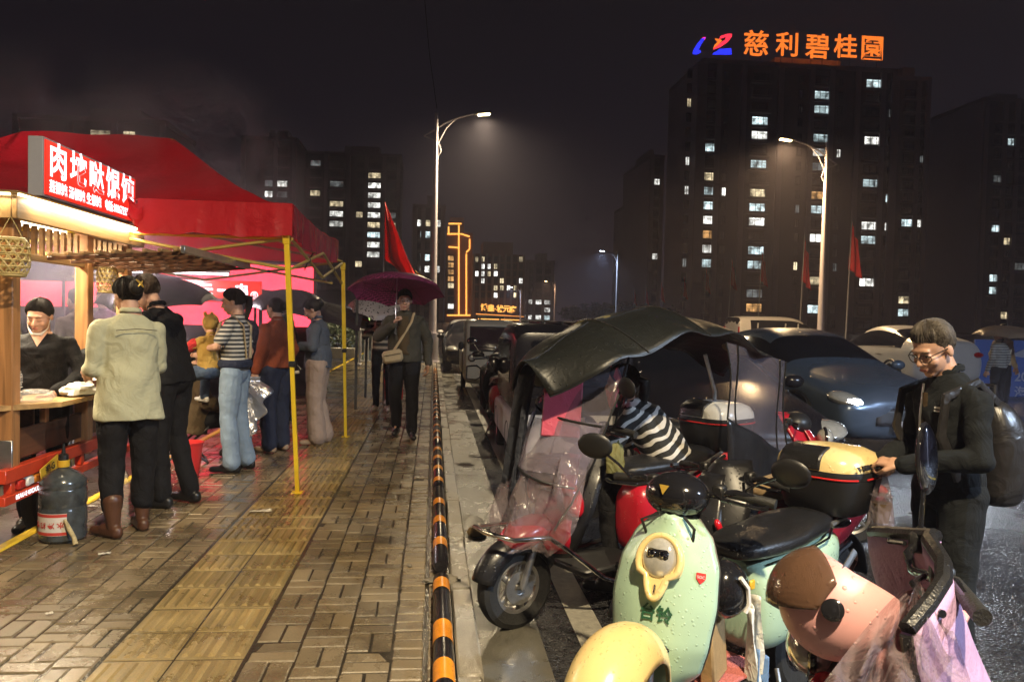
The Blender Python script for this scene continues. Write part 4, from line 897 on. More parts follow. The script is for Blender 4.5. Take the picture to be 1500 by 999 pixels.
MB().tube([(.70 + .045 * math.cos(g * .3927), -.056, 1.72 + .045 * math.sin(g * .3927)) for g in range(16)], .005, n=5, closed=True).build('ring', 'sign_white', ss)
MB().tube([(-.66 + .05 * math.cos(g * .3927), -.056, 1.765 + .11 * math.sin(g * .3927)) for g in range(16)], .003, n=5, closed=True).build('ring', 'sign_white', ss)
text('lettering', '签', .065, 'sign_white', ss, frame((.70, -.053, 1.72), (1, 0, 0), (0, 0, 1)), ext=.002)
for x in (-.76, .76): MB().box((x, .07, .8), (.04, .04, 1.6)).build('post', 'frame_dark', ss, smooth=False)
tp = empty('skewer_stall_awning', (-3.1, 11.6, -.05), 0, 'sagging dark grey tarpaulin awning over the skewer stall', 'awning')
MB().grid(lambda u, v: (-1.9 + 4.0 * u, -.75 + 1.9 * v, 2.22 - .72 * u ** 1.15 - .25 * (abs(v - .5) * 2) ** 2 - .05 * math.sin(6 * u)), 30, 16).build('sheet', 'tarp_dark', tp)
for x, y in ((-1.8, -.6), (2.05, -.6), (-1.8, 1.0), (2.05, 1.0)): MB().box((x, y, .95), (.035, .035, 1.9 if x < 0 else 1.55)).build('pole', 'frame_dark', tp, smooth=False)
a2 = empty('neighbour_awning', (-1.75, 12.9, -.05), 0, 'low maroon awning edge in front of the pink hoarding', 'awning')
MB().grid(lambda u, v: (-1.2 + 2.2 * u, -.6 + 1.1 * v, 1.75 - .42 * u ** 1.5 - .1 * v), 16, 6).build('sheet', 'tent_wet', a2, solid=.01)
for x, z in ((-1.15, 1.7), (.95, 1.3)): MB().box((x, .3, z / 2), (.035, .035, z)).build('pole', 'frame_dark', a2, smooth=False)
# far shops behind the plaza, low wall, hedge and white barrier
emat('shop_white', (.85, .95, 1), 2.2, False); emat('shop_green', (.7, 1, .3), .8, False); emat('shop_blue', (.25, .4, 1), 1.2, False)
sh = empty('distant_shop', (-7.2, 60, 0), 0, 'distant shopfront with a bright white lit sign behind the plaza', 'shop')
MB().box((0, 3, 1.6), (9, 5, 3.2)).build('wall', 'tower_wall', sh, smooth=False); MB().box((0, .42, 1.55), (2.3, .1, .55)).build('sign_panel', 'shop_white', sh, smooth=False); MB().box((1.4, .44, 1.05), (2.0, .1, .22)).build('sign_panel', 'shop_green', sh, smooth=False); MB().box((-2.4, .44, 1.2), (.8, .1, .5)).build('sign_panel', 'shop_blue', sh, smooth=False)
lw = MB().box((-4.6, 26, .16), (4.2, .4, .36), bev=.02).build('planter_wall', 'kerbstone'); tag(lw, 'low concrete planter wall beyond the tent', 'wall')
mb = MB(); rd = random.Random(2)
for k in range(3000):
    p = Vector((-6.7 + 4.2 * rd.random(), 26.6 + rd.gauss(0, .35), .3 + .8 * rd.random() ** .7)); s = .07; a = Vector((rd.gauss(0, 1), rd.gauss(0, 1), rd.gauss(0, 1))).normalized() * s; b = a.orthogonal().normalized() * s * .6; mb.add([p - a, p + b, p + a, p - b], [(0, 1, 2, 3)])
hd = mb.build('hedge', 'leaf_dark', None, smooth=False, fix=False); tag(hd, 'dark clipped hedge growing behind the planter wall', 'hedge', kind='stuff')
mat('barrier_white', (.7, .68, .68), .4, var=.1)
br = empty('crowd_barrier', (-1.72, 22.5, 0), 0, 'white metal pedestrian barrier behind the umbrella couple', 'barrier')
for k in range(7): MB().tube([(-.3 + .1 * k, 0, .12), (-.3 + .1 * k, 0, .98)], .012, n=6).build('bar', 'barrier_white', br)
for z in (.12, 1.0): MB().tube([(-.34, 0, z), (.36, 0, z)], .02, n=8).build('rail', 'barrier_white', br)
for x in (-.34, .36): MB().box((x, 0, .52), (.06, .06, 1.04), bev=.01).box((x, 0, .03), (.1, .4, .05), bev=.01).build('post', 'barrier_white', br)
# fluorescent tubes hung in the skewer stall and under the tent ridge
emat('tube_white', (1.0, .86, .92), 7.0)
for i, (x, y, z, pw, lab) in enumerate(((-3.3, 10.65, 1.93, 70, 'white fluorescent tube hung under the dark awning above the skewer stall'), (-4.0, 8.6, 2.25, 60, 'white fluorescent tube hung below the tent ridge'))):
    e = empty('tube_lamp', (x, y, z), .1, lab, 'lamp', 'fluorescent tubes in the stalls'); MB().tube([(-.6, 0, 0), (.6, 0, 0)], .014, n=10).build('tube', 'tube_white', e); MB().box((0, 0, .035), (1.25, .05, .04), bev=.006).build('fitting', 'barrier_white', e); MB().tube([(-.4, 0, .05), (-.4, 0, .3)], .003, n=4).tube([(.4, 0, .05), (.4, 0, .3)], .003, n=4).build('cord', 'frame_dark', e)
    lamp('tube_glow', 'POINT', (0, 0, -.05), (1, .84, .90), pw, e, size=.1)
# ================================================================ VEHICLES
mat('car_black', (.012, .011, .014), .22, var=.15, vscale=3, drops=.5, dscale=110, coat=.8)
mat('car_blue', (.075, .105, .155), .25, metal=.35, var=.1, vscale=3, drops=.3, dscale=110, coat=.8)
mat('car_white', (.62, .60, .60), .3, var=.06, vscale=3, drops=.4, dscale=110, coat=.5)
mat('car_cream', (.50, .46, .38), .35, var=.08, vscale=4, drops=.4, dscale=110, coat=.3)
mat('glass_dark', (.008, .009, .012), .06, var=0, drops=.55, dscale=130, coat=.5)
mat('chrome', (.75, .74, .72), .12, metal=1, var=.06, vscale=20)
mat('trim_black', (.01, .01, .011), .45, var=.2, vscale=10)
mat('lamp_glass', (.55, .54, .50), .08, metal=.4, var=.25, vscale=30, coat=1)
mat('tail_red', (.45, .008, .015), .12, var=.25, vscale=25, coat=1, drops=.4, dscale=120)
emat('headlight_on', (.80, .90, 1.0), 22); emat('tail_on', (1, .06, .04), 1.3, False); emat('dash_light', (.9, .2, .9), 2, False)
def split_by_mat(o, names):
    """split a baked mesh into one part per material slot"""
    me = o.data; par = o.parent; outs = []
    mats = list(me.materials)
    for i, nm in enumerate(names):
        bm = bmesh.new(); bm.from_mesh(me); dl = [f for f in bm.faces if f.material_index != i]
        bmesh.ops.delete(bm, geom=dl, context='FACES')
        if nm in ('side_glass',):
            for sgn in (1, -1):
                b2 = bm.copy(); bmesh.ops.delete(b2, geom=[f for f in b2.faces if f.calc_center_median().y * sgn < 0], context='FACES')
                for f in b2.faces: f.material_index = 0
                m2 = bpy.data.meshes.new(nm); b2.to_mesh(m2); b2.free(); m2.materials.append(mats[i]); outs.append(link(nm, m2, None, par))
            bm.free(); continue
        for f in bm.faces: f.material_index = 0
        m2 = bpy.data.meshes.new(nm); bm.to_mesh(m2); bm.free()
        if len(m2.polygons): m2.materials.append(mats[i]); outs.append(link(nm, m2, None, par))
    bpy.data.objects.remove(o); return outs
def car_shell(e, st, paint, glass_from, glass_to, ws, rs, glass='glass_dark'):
    """st: stations front->back (x, zbot, hw, zbelt, zroof, hwroof); ws=(i,i+1..) windshield station spans, rs rear"""
    rings = []
    for (x, zb, hw, zt, zr, hr) in st:
        h = [(0, zb), (hw * .80, zb), (hw * .97, zb + .10), (hw, zb + (zt - zb) * .55), (hw * .965, zt), (hr, zr - .055), (hr * .72, zr), (0, zr + .02)]
        rings.append([Vector((x, y, z)) for y, z in h] + [Vector((x, -y, z)) for y, z in h[-2:0:-1]])
    mb = MB(); n = len(rings[0])
    vs = [v for r in rings for v in r]; base = 0; mb.v = [tuple(v) for v in vs]
    for i in range(len(rings) - 1):
        for j in range(n):
            k = (j + 1) % n; mi = 0
            if j in (4, 9) and glass_from <= i < glass_to: mi = 1
            if j in (5, 6, 7, 8) and i in ws: mi = 2
            if j in (5, 6, 7, 8) and i in rs: mi = 3
            mb.f.append((i * n + j, i * n + k, (i + 1) * n + k, (i + 1) * n + j)); mb.mi.append(mi)
    mb.f.append(tuple(range(n))); mb.mi.append(0); mb.f.append(tuple((len(rings) - 1) * n + j for j in range(n))); mb.mi.append(0)
    o = mb.build('body', [paint, glass, glass, glass], e, sub=2)
    return split_by_mat(o, ['body', 'side_glass', 'windshield', 'rear_window'])
SEDAN = [(2.32, .32, .70, .55, .60, .5), (2.25, .22, .84, .66, .74, .62), (1.9, .20, .90, .74, .86, .68), (1.2, .19, .92, .84, .98, .74), (.95, .19, .92, .88, 1.03, .76), (.25, .19, .92, .93, 1.40, .60), (-.35, .19, .92, .94, 1.47, .61), (-1.05, .19, .92, .95, 1.40, .60), (-1.75, .20, .91, .97, 1.10, .72), (-2.15, .22, .88, .96, 1.06, .70), (-2.34, .34, .80, .90, .98, .62)]
def sedan(loc, rz, label, paint, scale=1.0, hl='lamp_glass', tail='tail_red', group=None, suv=0.0, name='parked_car', wheels='steel'):
    e = empty(name, loc, rz, label, 'car', group); e.scale = (scale,) * 3
    st = [(x, zb + suv * .3, hw, zt + suv * .8, zr + suv * (1 if zr > 1.2 else .8) + (.12 if suv and x < -1 and zr < 1.2 else 0), hr) for (x, zb, hw, zt, zr, hr) in SEDAN]
    car_shell(e, st, paint, 4, 8, (4,), (7,))
    r = .33 + suv * .2
    for x in (1.42, -1.40):
        for s in (1, -1):
            wheel(e, (x, s * .82, r), r, .22, (0, s, 0), rim=wheels)
            arc = [(x + (r + .05) * math.cos(g), s * .905, r + (r + .05) * math.sin(g)) for g in np.linspace(0, math.pi, 16)]
            MB().tube(arc, .03, n=6).build('wheel_arch', 'trim_black', e)
    for s in (1, -1):
        h = empty('headlight', (2.07, s * .66, .66 + suv * .8), 0, parent=e)
        MB().ell((0, 0, 0), (.22, .20, .085), rot=(0, R_(12), R_(-28 * s)), n=18, m=10).build('lens', 'lamp_glass', h)
        MB().ell((.06, -.01 * s, .0), (.17, .155, .055), rot=(0, R_(12), R_(-28 * s)), n=16, m=8).build('reflector', hl, h)
        MB().ell((-2.18, s * .66, .82 + suv * .9), (.16, .20, .085), rot=(0, 0, R_(25 * s)), n=16, m=8).build('tail_light', tail, e)
        m_ = empty('wing_mirror', (.72, s * .98, .98 + suv), 0, parent=e); MB().ell((0, s * .05, 0), (.07, .11, .07), n=14, m=8).build('shell', paint, m_); MB().box((-.02, -s * .04, -.04), (.03, .12, .03), bev=.008).build('stem', 'trim_black', m_)
        MB().tube([(.1, s * .925, .78 + suv * .6), (-.12, s * .93, .79 + suv * .6)], .012, n=6).build('door_handle', 'chrome', e); MB().tube([(-.75, s * .925, .8 + suv * .6), (-.97, s * .925, .81 + suv * .6)], .012, n=6).build('door_handle', 'chrome', e)
        MB().tube([(.9, s * .885, .90 + suv * .8), (-.3, s * .895, .95 + suv * .8), (-1.5, s * .875, .97 + suv * .8)], .008, n=5).build('belt_trim', 'chrome', e)
    MB().grid(lambda u, v: (2.315 + .02 * math.sin(math.pi * u) - .03 * v, -.42 + .84 * u, .42 + .20 * v), 10, 4).build('grille', 'trim_black', e, solid=.02)
    MB().box((2.36, 0, .42), (.012, .44, .12), bev=.004).build('number_plate', 'sign_case', e); MB().box((-2.37, 0, .62 + suv * .5), (.012, .44, .12), bev=.004).build('number_plate', 'sign_case', e)
    return e
# blue-grey saloon driving past with its headlights on (front towards -y)
mb_ = sedan((5.32, 10.9, -.13), R_(-90 + 5), 'blue-grey saloon driving past with its headlights shining on the wet road', 'car_blue', 1.0, 'headlight_on', name='moving_car', suv=.06)
lamp('headlight_beam', 'SPOT', (2.45, .66, .7), (.78, .88, 1), 150, mb_, (R_(90 - 8), 0, R_(-90)), .06, 95, .7); lamp('headlight_beam', 'SPOT', (2.45, -.66, .7), (.78, .88, 1), 150, mb_, (R_(90 - 8), 0, R_(-90)), .06, 95, .7)
pk = sedan((2.72, 8.55, -.13), R_(-90), 'black wet car parked facing the scooters with the big clear headlights', 'car_black', 1.0, name='parked_car')
sedan((1.75, 12.3, -.13), R_(90), 'dark parked car with a glossy red tail light beside the boxy vehicle', 'car_black', .97, tail='tail_red')
sedan((11.9, 19.3, -.13), R_(90), 'white hatchback seen from behind with a glowing red tail light across the road', 'car_white', 1.0, tail='tail_red', suv=.14)
sedan((1.25, 24.0, -.13), R_(-90), 'dark car parked along the kerb behind the little cream truck', 'car_black', 1.0)
sedan((1.3, 30.5, -.13), R_(-90), 'pale car parked farthest along the kerb', 'car_white', 1.0)
sedan((3.4, 19.5, -.13), R_(90), 'dark car standing in the lane beside the little cream truck', 'car_black', .98)
sedan((8.5, 31, -.13), R_(-90), 'dark car waiting in the far lane under the lamp post', 'car_black', 1.0)
# steering wheel seen through the parked car's windscreen area
MB().tube([(.62 + .0 * g, .36 + .17 * math.cos(g), 1.04 + .14 * math.sin(g)) for g in np.linspace(0, 2 * math.pi, 18, endpoint=False)], .014, n=6, closed=True).build('steering_wheel', 'sign_case', pk)
# white minibus, side on
vn = empty('minibus', (atY(1137, 480, 34).x, 34, -.13), 0, 'white high-roof minibus passing behind the blue-grey saloon', 'van')
def boxcar(e, L_, W_, Hh, paint, nose=.7):
    st = [(L_ / 2, .35, W_ * .42, .8, .85, W_ * .38), (L_ / 2 - .1, .28, W_ * .48, .98, 1.08, W_ * .42), (L_ / 2 - nose, .26, W_ / 2, 1.08, 1.25, W_ * .44), (L_ / 2 - nose - .55, .25, W_ / 2, 1.12, Hh - .12, W_ * .42), (L_ / 2 - nose - 1.1, .25, W_ / 2, 1.12, Hh, W_ * .43), (0, .25, W_ / 2, 1.12, Hh, W_ * .43), (-L_ / 2 + .25, .25, W_ / 2, 1.12, Hh, W_ * .43), (-L_ / 2 + .04, .28, W_ * .49, 1.1, Hh - .06, W_ * .42), (-L_ / 2, .34, W_ * .46, 1.08, Hh - .12, W_ * .40)]
    car_shell(e, st, paint, 2, 6, (2,), (7,))
    for x in (L_ / 2 - .95, -L_ / 2 + .9):
        for s in (1, -1): wheel(e, (x, s * (W_ / 2 - .1), .34), .34, .2, (0, s, 0))
    for s in (1, -1): MB().ell((L_ / 2 - .1, s * W_ * .36, .78), (.1, .16, .1), n=14, m=8).build('headlight', 'lamp_glass', e); MB().box((-L_ / 2 + .01, s * W_ * .41, 1.2), (.05, .1, .4), bev=.02).build('tail_light', 'tail_red', e)
    for x in (L_ / 2 - 1.55, 0, -1.3): MB().box((x, -W_ * .462, 1.42), (.06, .02, Hh - 1.55), rot=(R_(8), 0, 0)).box((x, W_ * .462, 1.42), (.06, .02, Hh - 1.55), rot=(R_(-8), 0, 0)).build('window_pillar', paint, e)
boxcar(vn, 4.3, 1.75, 1.86, 'car_white'); vn.rotation_euler = (0, 0, R_(4))
# ---------------------------------------------------------------- little cream cargo tricycle truck (front view)
mat('screen_glass', (.05, .028, .035), .08, var=.3, vscale=5, drops=.5, dscale=120, coat=.5)
def micro_truck(loc, rz, label, paint, W_=.98, Hh=1.52, back=True):
    e = empty('cargo_tricycle', loc, rz, label, 'mini truck')
    # cabin loft (front at -y): rounded boxes
    def ring(y, w2, z0, z1, r=.10, n=5):
        pts = []
        for cx, cz, a0 in ((w2 - r, z1 - r, 0), (-w2 + r, z1 - r, 90), (-w2 + r, z0 + r, 180), (w2 - r, z0 + r, 270)):
            for k in range(n + 1): g = R_(a0 + 90 * k / n); pts.append(Vector((cx + r * math.cos(g), y, cz + r * math.sin(g))))
        return pts
    w2 = W_ / 2
    MB().loft([ring(-.02, w2 * .93, .36, Hh - .1), ring(0, w2 * .97, .32, Hh - .06), ring(.12, w2, .26, Hh), ring(.9, w2, .26, Hh), ring(.96, w2 * .97, .3, Hh - .03)]).build('cabin', paint, e)
    MB().box((0, -.016, 1.14), (W_ * .83, .03, .50), bev=.03).build('windshield_frame', 'trim_black', e)
    MB().box((0, -.034, 1.145), (W_ * .77, .012, .43), bev=.01).build('windshield', 'screen_glass', e)
    MB().tube([(-.1 - W_ * .22, -.048, 1.02), (.12, -.048, .95)], .010, n=6).build('wiper', 'trim_black', e)
    for s in (1, -1):
        h = empty('headlight', (s * W_ * .36, -.03, .77), 0, parent=e); MB().lathe([(.075, 0), (.078, .02), (.06, .03), (.058, .022)], 24, axis=(0, -1, 0), cap=False).build('ring', 'chrome', h); MB().lathe([(0, .0), (.062, .002), (.05, .02), (0, .03)], 24, axis=(0, -1, 0), cap=False).build('lens', 'lamp_glass', h)
        MB().tube([(s * W_ * .46, -.02, .60), (s * W_ * .46, -.03, .36), (s * W_ * .28, -.04, .34), (s * W_ * .18, -.04, .40), (s * W_ * .17, -.03, .55), (s * W_ * .26, -.03, .62), (s * W_ * .46, -.02, .60)], .016, n=6).build('bumper_tube', 'trim_black', e)
        m_ = empty('wing_mirror', (s * (w2 + .08), .05, 1.0), 0, parent=e); MB().ell((0, 0, 0), (.055, .035, .085), n=14, m=8).build('shell', 'trim_black', m_); MB().tube([(0, 0, 0), (-s * .1, .03, -.05)], .01, n=6).build('stem', 'trim_black', m_)
    MB().tube([(-.17, -.03, .775), (-.05, -.035, .755), (0, -.04, .75), (.05, -.035, .755), (.17, -.03, .775)], .009, n=6).build('emblem_wing', 'chrome', e); MB().prism([(-.024, -.03, .775), (.024, -.03, .775), (.02, -.03, .735), (0, -.03, .715), (-.02, -.03, .735)], (0, -.018, 0)).build('emblem_shield', 'tail_red', e, smooth=False)
    MB().tube([(-.17, -.02, .56), (-.1, -.035, .63), (.1, -.035, .63), (.17, -.02, .56), (.17, 0, .30)], .02, n=6).build('wheel_arch', 'trim_black', e)
    wheel(e, (0, .22, .24), .24, .1, (1, 0, 0)); MB().grid(lambda u, v: (-.075 + .15 * u, .22 - .27 * math.cos(math.pi * (.1 + .5 * v)), .24 + .27 * math.sin(math.pi * (.1 + .5 * v))), 4, 10).build('fender', paint, e, solid=.012)
    MB().tube([(-.28, .2, Hh + .05), (.28, .2, Hh + .05)], .018, n=6).box((-.2, .2, Hh + .02), (.03, .03, .06)).box((.2, .2, Hh + .02), (.03, .03, .06)).build('roof_rack', 'trim_black', e)
    if back:
        bed = MB().box((0, 1.75, .62), (W_ * 1.05, 1.5, .45), bev=.02).build('cargo_bed', paint, e)
        for s in (1, -1): wheel(e, (s * w2 * .9, 1.9, .24), .24, .1, (1, 0, 0))
    return e
micro_truck((1.12, 15.4, -.13), 0, 'little cream cargo tricycle with winged emblem and pink-lit windscreen', 'car_cream')
micro_truck((2.25, 17.4, -.13), 0, 'second little pale cargo tricycle half hidden behind the black boxy vehicle', 'car_cream', 1.0, 1.45)
# ---------------------------------------------------------------- black and white boxy electric vehicle (rear view)
def boxy_ev():
    e = empty('electric_minicar', (1.42, 7.75, -.13), 0, 'black and white boxy electric minicar parked beside the canopied scooter', 'mini car'); W_, Hh = 1.24, 1.52; w2 = W_ / 2
    def ring(y, w2, z0, z1, r=.13, n=6):
        pts = []
        for cx, cz, a0 in ((w2 - r, z1 - r, 0), (-w2 + r, z1 - r, 90), (-w2 + r, z0 + r, 180), (w2 - r, z0 + r, 270)):
            for k in range(n + 1): g = R_(a0 + 90 * k / n); pts.append(Vector((cx + r * math.cos(g), y, cz + r * math.sin(g))))
        return pts
    MB().loft([ring(.0, w2 * .90, .62, Hh - .16), ring(.02, w2 * .96, .60, Hh - .09), ring(.16, w2, .58, Hh - .01), ring(1.2, w2, .58, Hh), ring(2.0, w2 * .98, .58, Hh - .12), ring(2.35, w2 * .92, .58, .95)]).build('upper_body', 'car_black', e)
    MB().loft([ring(-.03, w2 * .92, .24, .60, .08), ring(.0, w2 * .98, .22, .61, .08), ring(.14, w2 * 1.01, .2, .615, .08), ring(2.2, w2 * 1.01, .2, .615, .08), ring(2.4, w2 * .92, .24, .60, .08)]).build('lower_body', 'car_white', e)
    MB().box((.02, -.002, 1.12), (W_ * .74, .03, .46), bev=.05).build('rear_window', 'glass_dark', e)
    MB().box((.02, -.012, .79), (W_ * .8, .03, .05), bev=.01).build('boot_trim', 'car_black', e)
    for s in (1, -1):
        l = empty('tail_lamp', (s * w2 * .83, -.045, .46), 0, parent=e); MB().tube([(.045 * math.cos(g) * (1 if abs(math.cos(g)) < .7 else 1), 0, .075 * math.sin(g)) for g in np.linspace(0, 2 * math.pi, 20, endpoint=False)], .011, n=6, closed=True).build('ring', 'chrome', l); MB().ell((0, .005, 0), (.04, .02, .068), n=14, m=8).build('lens', 'trim_black', l)
        MB().tube([(s * w2 * .93, -.0, .66), (s * w2 * .96, -.012, .80), (s * w2 * .94, -.0, .90)], [.006, .02, .006], n=8).build('corner_trim', 'chrome', e)
        for y in (.5, 1.9): wheel(e, (s * (w2 - .06), y, .26), .26, .14, (s, 0, 0))
        MB().box((s * (w2 + .002), 1.0, 1.12), (.012, 1.3, .44), bev=.005).build('side_window', 'glass_dark', e)
    for x in (-.3, -.1, .1, .3): MB().box((x, .8, Hh + .012), (.03, 1.1, .03), bev=.008).build('roof_rib', 'trim_black', e)
    m_ = empty('wing_mirror', (-w2 - .07, -.05 + 1.7, 1.0), 0, parent=e); MB().ell((0, 0, 0), (.08, .05, .1), n=16, m=10).build('shell', 'car_black', m_)
boxy_ev()
# ================================================================ SCOOTERS
def paint(name, col, rough=.25, drops=.6): return mat(name, col, rough, var=.05, vscale=5, drops=drops, dscale=70, coat=.6, bump=.02, bscale=8)
paint('mint', (.36, .52, .40)); paint('cream', (.72, .56, .26)); paint('sc_red', (.40, .012, .025)); paint('sc_black', (.012, .012, .014), .3); paint('sc_white', (.66, .66, .62)); paint('sc_pink', (.62, .30, .30), .4); paint('sc_darkred', (.22, .008, .02))
mat('seat_black', (.012, .012, .013), .32, var=.15, vscale=20, bump=.25, bscale=160, drops=.7, dscale=90)
mat('seat_tan', (.30, .21, .11), .5, var=.15, vscale=20, bump=.3, bscale=160, drops=.6, dscale=90)
mat('grip', (.02, .02, .02), .5, var=.1, bump=.4, bscale=150)
mat('mirror_glass', (.35, .36, .38), .05, metal=1, var=0)
mat('mat_pink', (.42, .12, .11), .9, var=.3, vscale=80, bump=.8, bscale=160)
mat('green_print', (.02, .09, .05), .4, var=0); mat('white_print', (.7, .7, .7), .4, var=0); mat('sticker_red', (.55, .02, .02), .4, var=0); mat('gold_print', (.55, .36, .06), .35, var=0, metal=.3)
mat('black_gloss', (.01, .01, .012), .12, var=.1, coat=.8, drops=.6, dscale=80)
mat('cardboard', (.30, .20, .09), .8, var=.15, vscale=30, bump=.2, bscale=60); mat('cloth_white', (.62, .62, .58), .8, var=.1, folds=.8); mat('cloth_blue', (.12, .22, .42), .8, var=.1, folds=.8)
def clear(name, col, fac, rough=.1, drops=1.0, dscale=120):
    """wet transparent film: mostly see-through, droplets glint"""
    m = mat(name, col, rough, var=0, drops=drops, dscale=dscale, folds=.25); nt = m.node_tree; N = nt.nodes.new; p = nt.nodes['Principled BSDF']; out = nt.nodes['Material Output']
    t = N('ShaderNodeBsdfTransparent'); t.inputs[0].default_value = (.93, .92, .94, 1); mx = N('ShaderNodeMixShader'); mx.inputs[0].default_value = fac
    L(nt, t.outputs[0], mx.inputs[1]); L(nt, p.outputs[0], mx.inputs[2]); L(nt, mx.outputs[0], out.inputs[0]); return m
clear('film_clear', (.20, .18, .22), .30); clear('film_foggy', (.26, .22, .28), .45, .3); clear('film_pink', (.60, .10, .16), .8, .3, 1, 90); clear('visor_smoke', (.10, .055, .035), .78, .1, .8, 90); clear('film_crinkle', (.26, .21, .23), .40, .08, .6, 60)
_f = M['film_crinkle'].node_tree
for n_ in _f.nodes:
    if n_.type == 'BUMP' and abs(n_.inputs['Distance'].default_value - .03) < 1e-4: n_.inputs['Strength'].default_value = 1.0
def surf(parent, name, m, fn, nu, nv, solid=.006, uc=False):
    return MB().grid(fn, nu, nv, uc).build(name, m, parent, solid=solid)
def interp(t, pts):
    """piecewise smooth interpolation: pts list of (t, value(s))"""
    if t <= pts[0][0]: return pts[0][1]
    for (a, va), (b, vb) in zip(pts, pts[1:]):
        if t <= b:
            f = (t - a) / (b - a); f = f * f * (3 - 2 * f) * .5 + f * .5
            return va + (vb - va) * f if not isinstance(va, tuple) else tuple(p + (q - p) * f for p, q in zip(va, vb))
    return pts[-1][1]
def ringxy(c, rx, ry, n=20, p=2.4):
    out = []
    for k in range(n):
        g = 2 * math.pi * k / n; cx, sy = math.cos(g), math.sin(g); out.append(Vector((c[0] + rx * math.copysign(abs(cx) ** (2 / p), cx), c[1] + ry * math.copysign(abs(sy) ** (2 / p), sy), c[2])))
    return out
def handlebar(e, x, z, half=.33, black='black_plastic', nac=True, turn=0.0, mz=.13, mirrors=True, mirror_m='black_plastic'):
    h = empty('handlebar', (x, 0, z), turn, parent=e)
    MB().tube([(-.07, half, -.0), (-.05, half * .6, .02), (0, half * .25, .0), (0, 0, -.02), (0, -half * .25, .0), (-.05, -half * .6, .02), (-.07, -half, -.0)], .0125, n=10).build('bar', 'black_gloss', h)
    if nac: MB().ell((.03, 0, -.005), (.105, .125, .085), n=24, m=14).build('nacelle', black, h)
    for s in (1, -1):
        g = MB().tube([(-.055, s * (half - .16), .012), (-.06, s * (half - .10), .008), (-.072, s * (half + .01), -.002)], [.017, .0185, .019], n=12).build('grip', 'grip', h)
        MB().tube([(.0, s * (half - .19), .012), (.03, s * (half - .15), .004), (.012, s * (half - .02), -.008), (.0, s * (half + .012), -.004)], [.007, .008, .007, .009], n=8).build('brake_lever', 'black_gloss', h)
        MB().box((-.035, s * (half - .19), .018), (.05, .045, .05), bev=.008).build('switch_box', 'black_plastic', h)
    return h
def mirror(e, base, tip, look, m='black_plastic', size=(.075, .055)):
    k = empty('mirror', base, 0, parent=e); b = Vector(tip) - Vector(base)
    MB().tube([(0, 0, 0), b * .35 + Vector((.0, 0, .01)), b * .8 + Vector((0, 0, .005)), b], .0055, n=8).build('stem', 'black_gloss', k)
    q = Vector(look).normalized().to_track_quat('Z', 'Y').to_matrix()
    MB().ell(b, (size[0], size[1], .018), rot=q, n=20, m=10).build('shell', m, k)
    MB().ell(b + q @ Vector((0, 0, .0085)), (size[0] * .9, size[1] * .88, .012), rot=q, n=20, m=8).build('glass', 'mirror_glass', k)
def box_top(e, x, z, lid, cover=True, base='black_plastic', L_=.40, W_=.42, Hh=.29, tail=None):
    t = empty('top_box', (x, 0, z), 0, parent=e)
    def rg(zz, s, sy=1.0): return ringxy((0, 0, zz), L_ / 2 * s, W_ / 2 * s * sy, 28, 3.0)
    MB().loft([rg(0, .74), rg(.01, .80), rg(.08, .90), rg(.155, .985), rg(.165, .985)]).build('tub', base, t)
    MB().loft([rg(.166, .99), rg(.186, 1.0), rg(.20, .985)]).build('lid_rim', 'black_plastic', t)
    MB().loft([rg(.201, .985), rg(.235, .955), rg(.265, .86), rg(.285, .66), rg(.293, .36), rg(.295, .05)]).build('lid', lid, t)
    if cover:
        prof = [(0, .203, .992), (.15, .222, .978), (.3, .243, .95), (.45, .262, .885), (.6, .278, .77), (.72, .290, .60), (.84, .298, .40), (.94, .301, .2), (1, .302, .03)]
        def padf(u, v):
            y = -.14 + .20 * u; vv = v * .74; z = interp(vv, [(a, b) for a, b, c in prof]); k = interp(vv, [(a, c) for a, b, c in prof]); q = 1 - abs(y / (W_ / 2 * k * 1.01)) ** 3
            x = L_ / 2 * k * 1.012 * max(0, q) ** .3333 if q > 0 else 0
            return (max(x, -.04), y, z + .005 - (0 if q > 0 else .010))
        MB().grid(padf, 14, 26).build('lid_pad', 'seat_black', t, solid=.008)
    for a, b in ((-1.55, -.55), (-.35, .55), (.75, 2.3), (2.6, 3.6)):
        pts = [Vector((L_ / 2 * .997 * math.copysign(abs(math.cos(g)) ** .667, math.cos(g)), W_ / 2 * .997 * math.copysign(abs(math.sin(g)) ** .667, math.sin(g)), .172)) for g in np.linspace(a - 1.2, b - 1.2, 16)]
        MB().tube(pts, .004, n=6).build('red_piping', 'sticker_red', t)
    if tail: MB().box((-L_ / 2 * .95, 0, .10), (.03, .22, .05), bev=.01).build('tail_light', tail, t)
    return t
def scooter_common(e, wb=1.22, r=.205, rim='steel', fork='steel', steer=0.0):
    wheel(e, (0, 0, r), r, .092, (math.sin(-steer), math.cos(steer), 0), rim=rim, spokes=5, rw=.62)
    wheel(e, (-wb, 0, r), r, .10, (0, 1, 0), rim=rim, spokes=5, rw=.6)
    for s in (1, -1): MB().tube([(0.0, s * .062, r), (-.05, s * .062, r + .14), (-.09, s * .05, r + .24)], [.017, .021, .023], n=10).build('fork_leg', fork, e)
    MB().tube([(0, -.075, r), (0, .075, r)], .011, n=10).build('axle', 'steel', e)
    MB().lathe([(.085, -.006), (.085, .006), (.035, .006), (.035, -.006), (.085, -.006)], 28, c=(0, .04, r), axis=(0, 1, 0), cap=False).build('brake_disc', 'steel', e)
    MB().tube([(-.9, .1, .2), (-.86, .17, .02), (-.84, .18, .004)], .010, n=8).build('side_stand', 'steel', e)
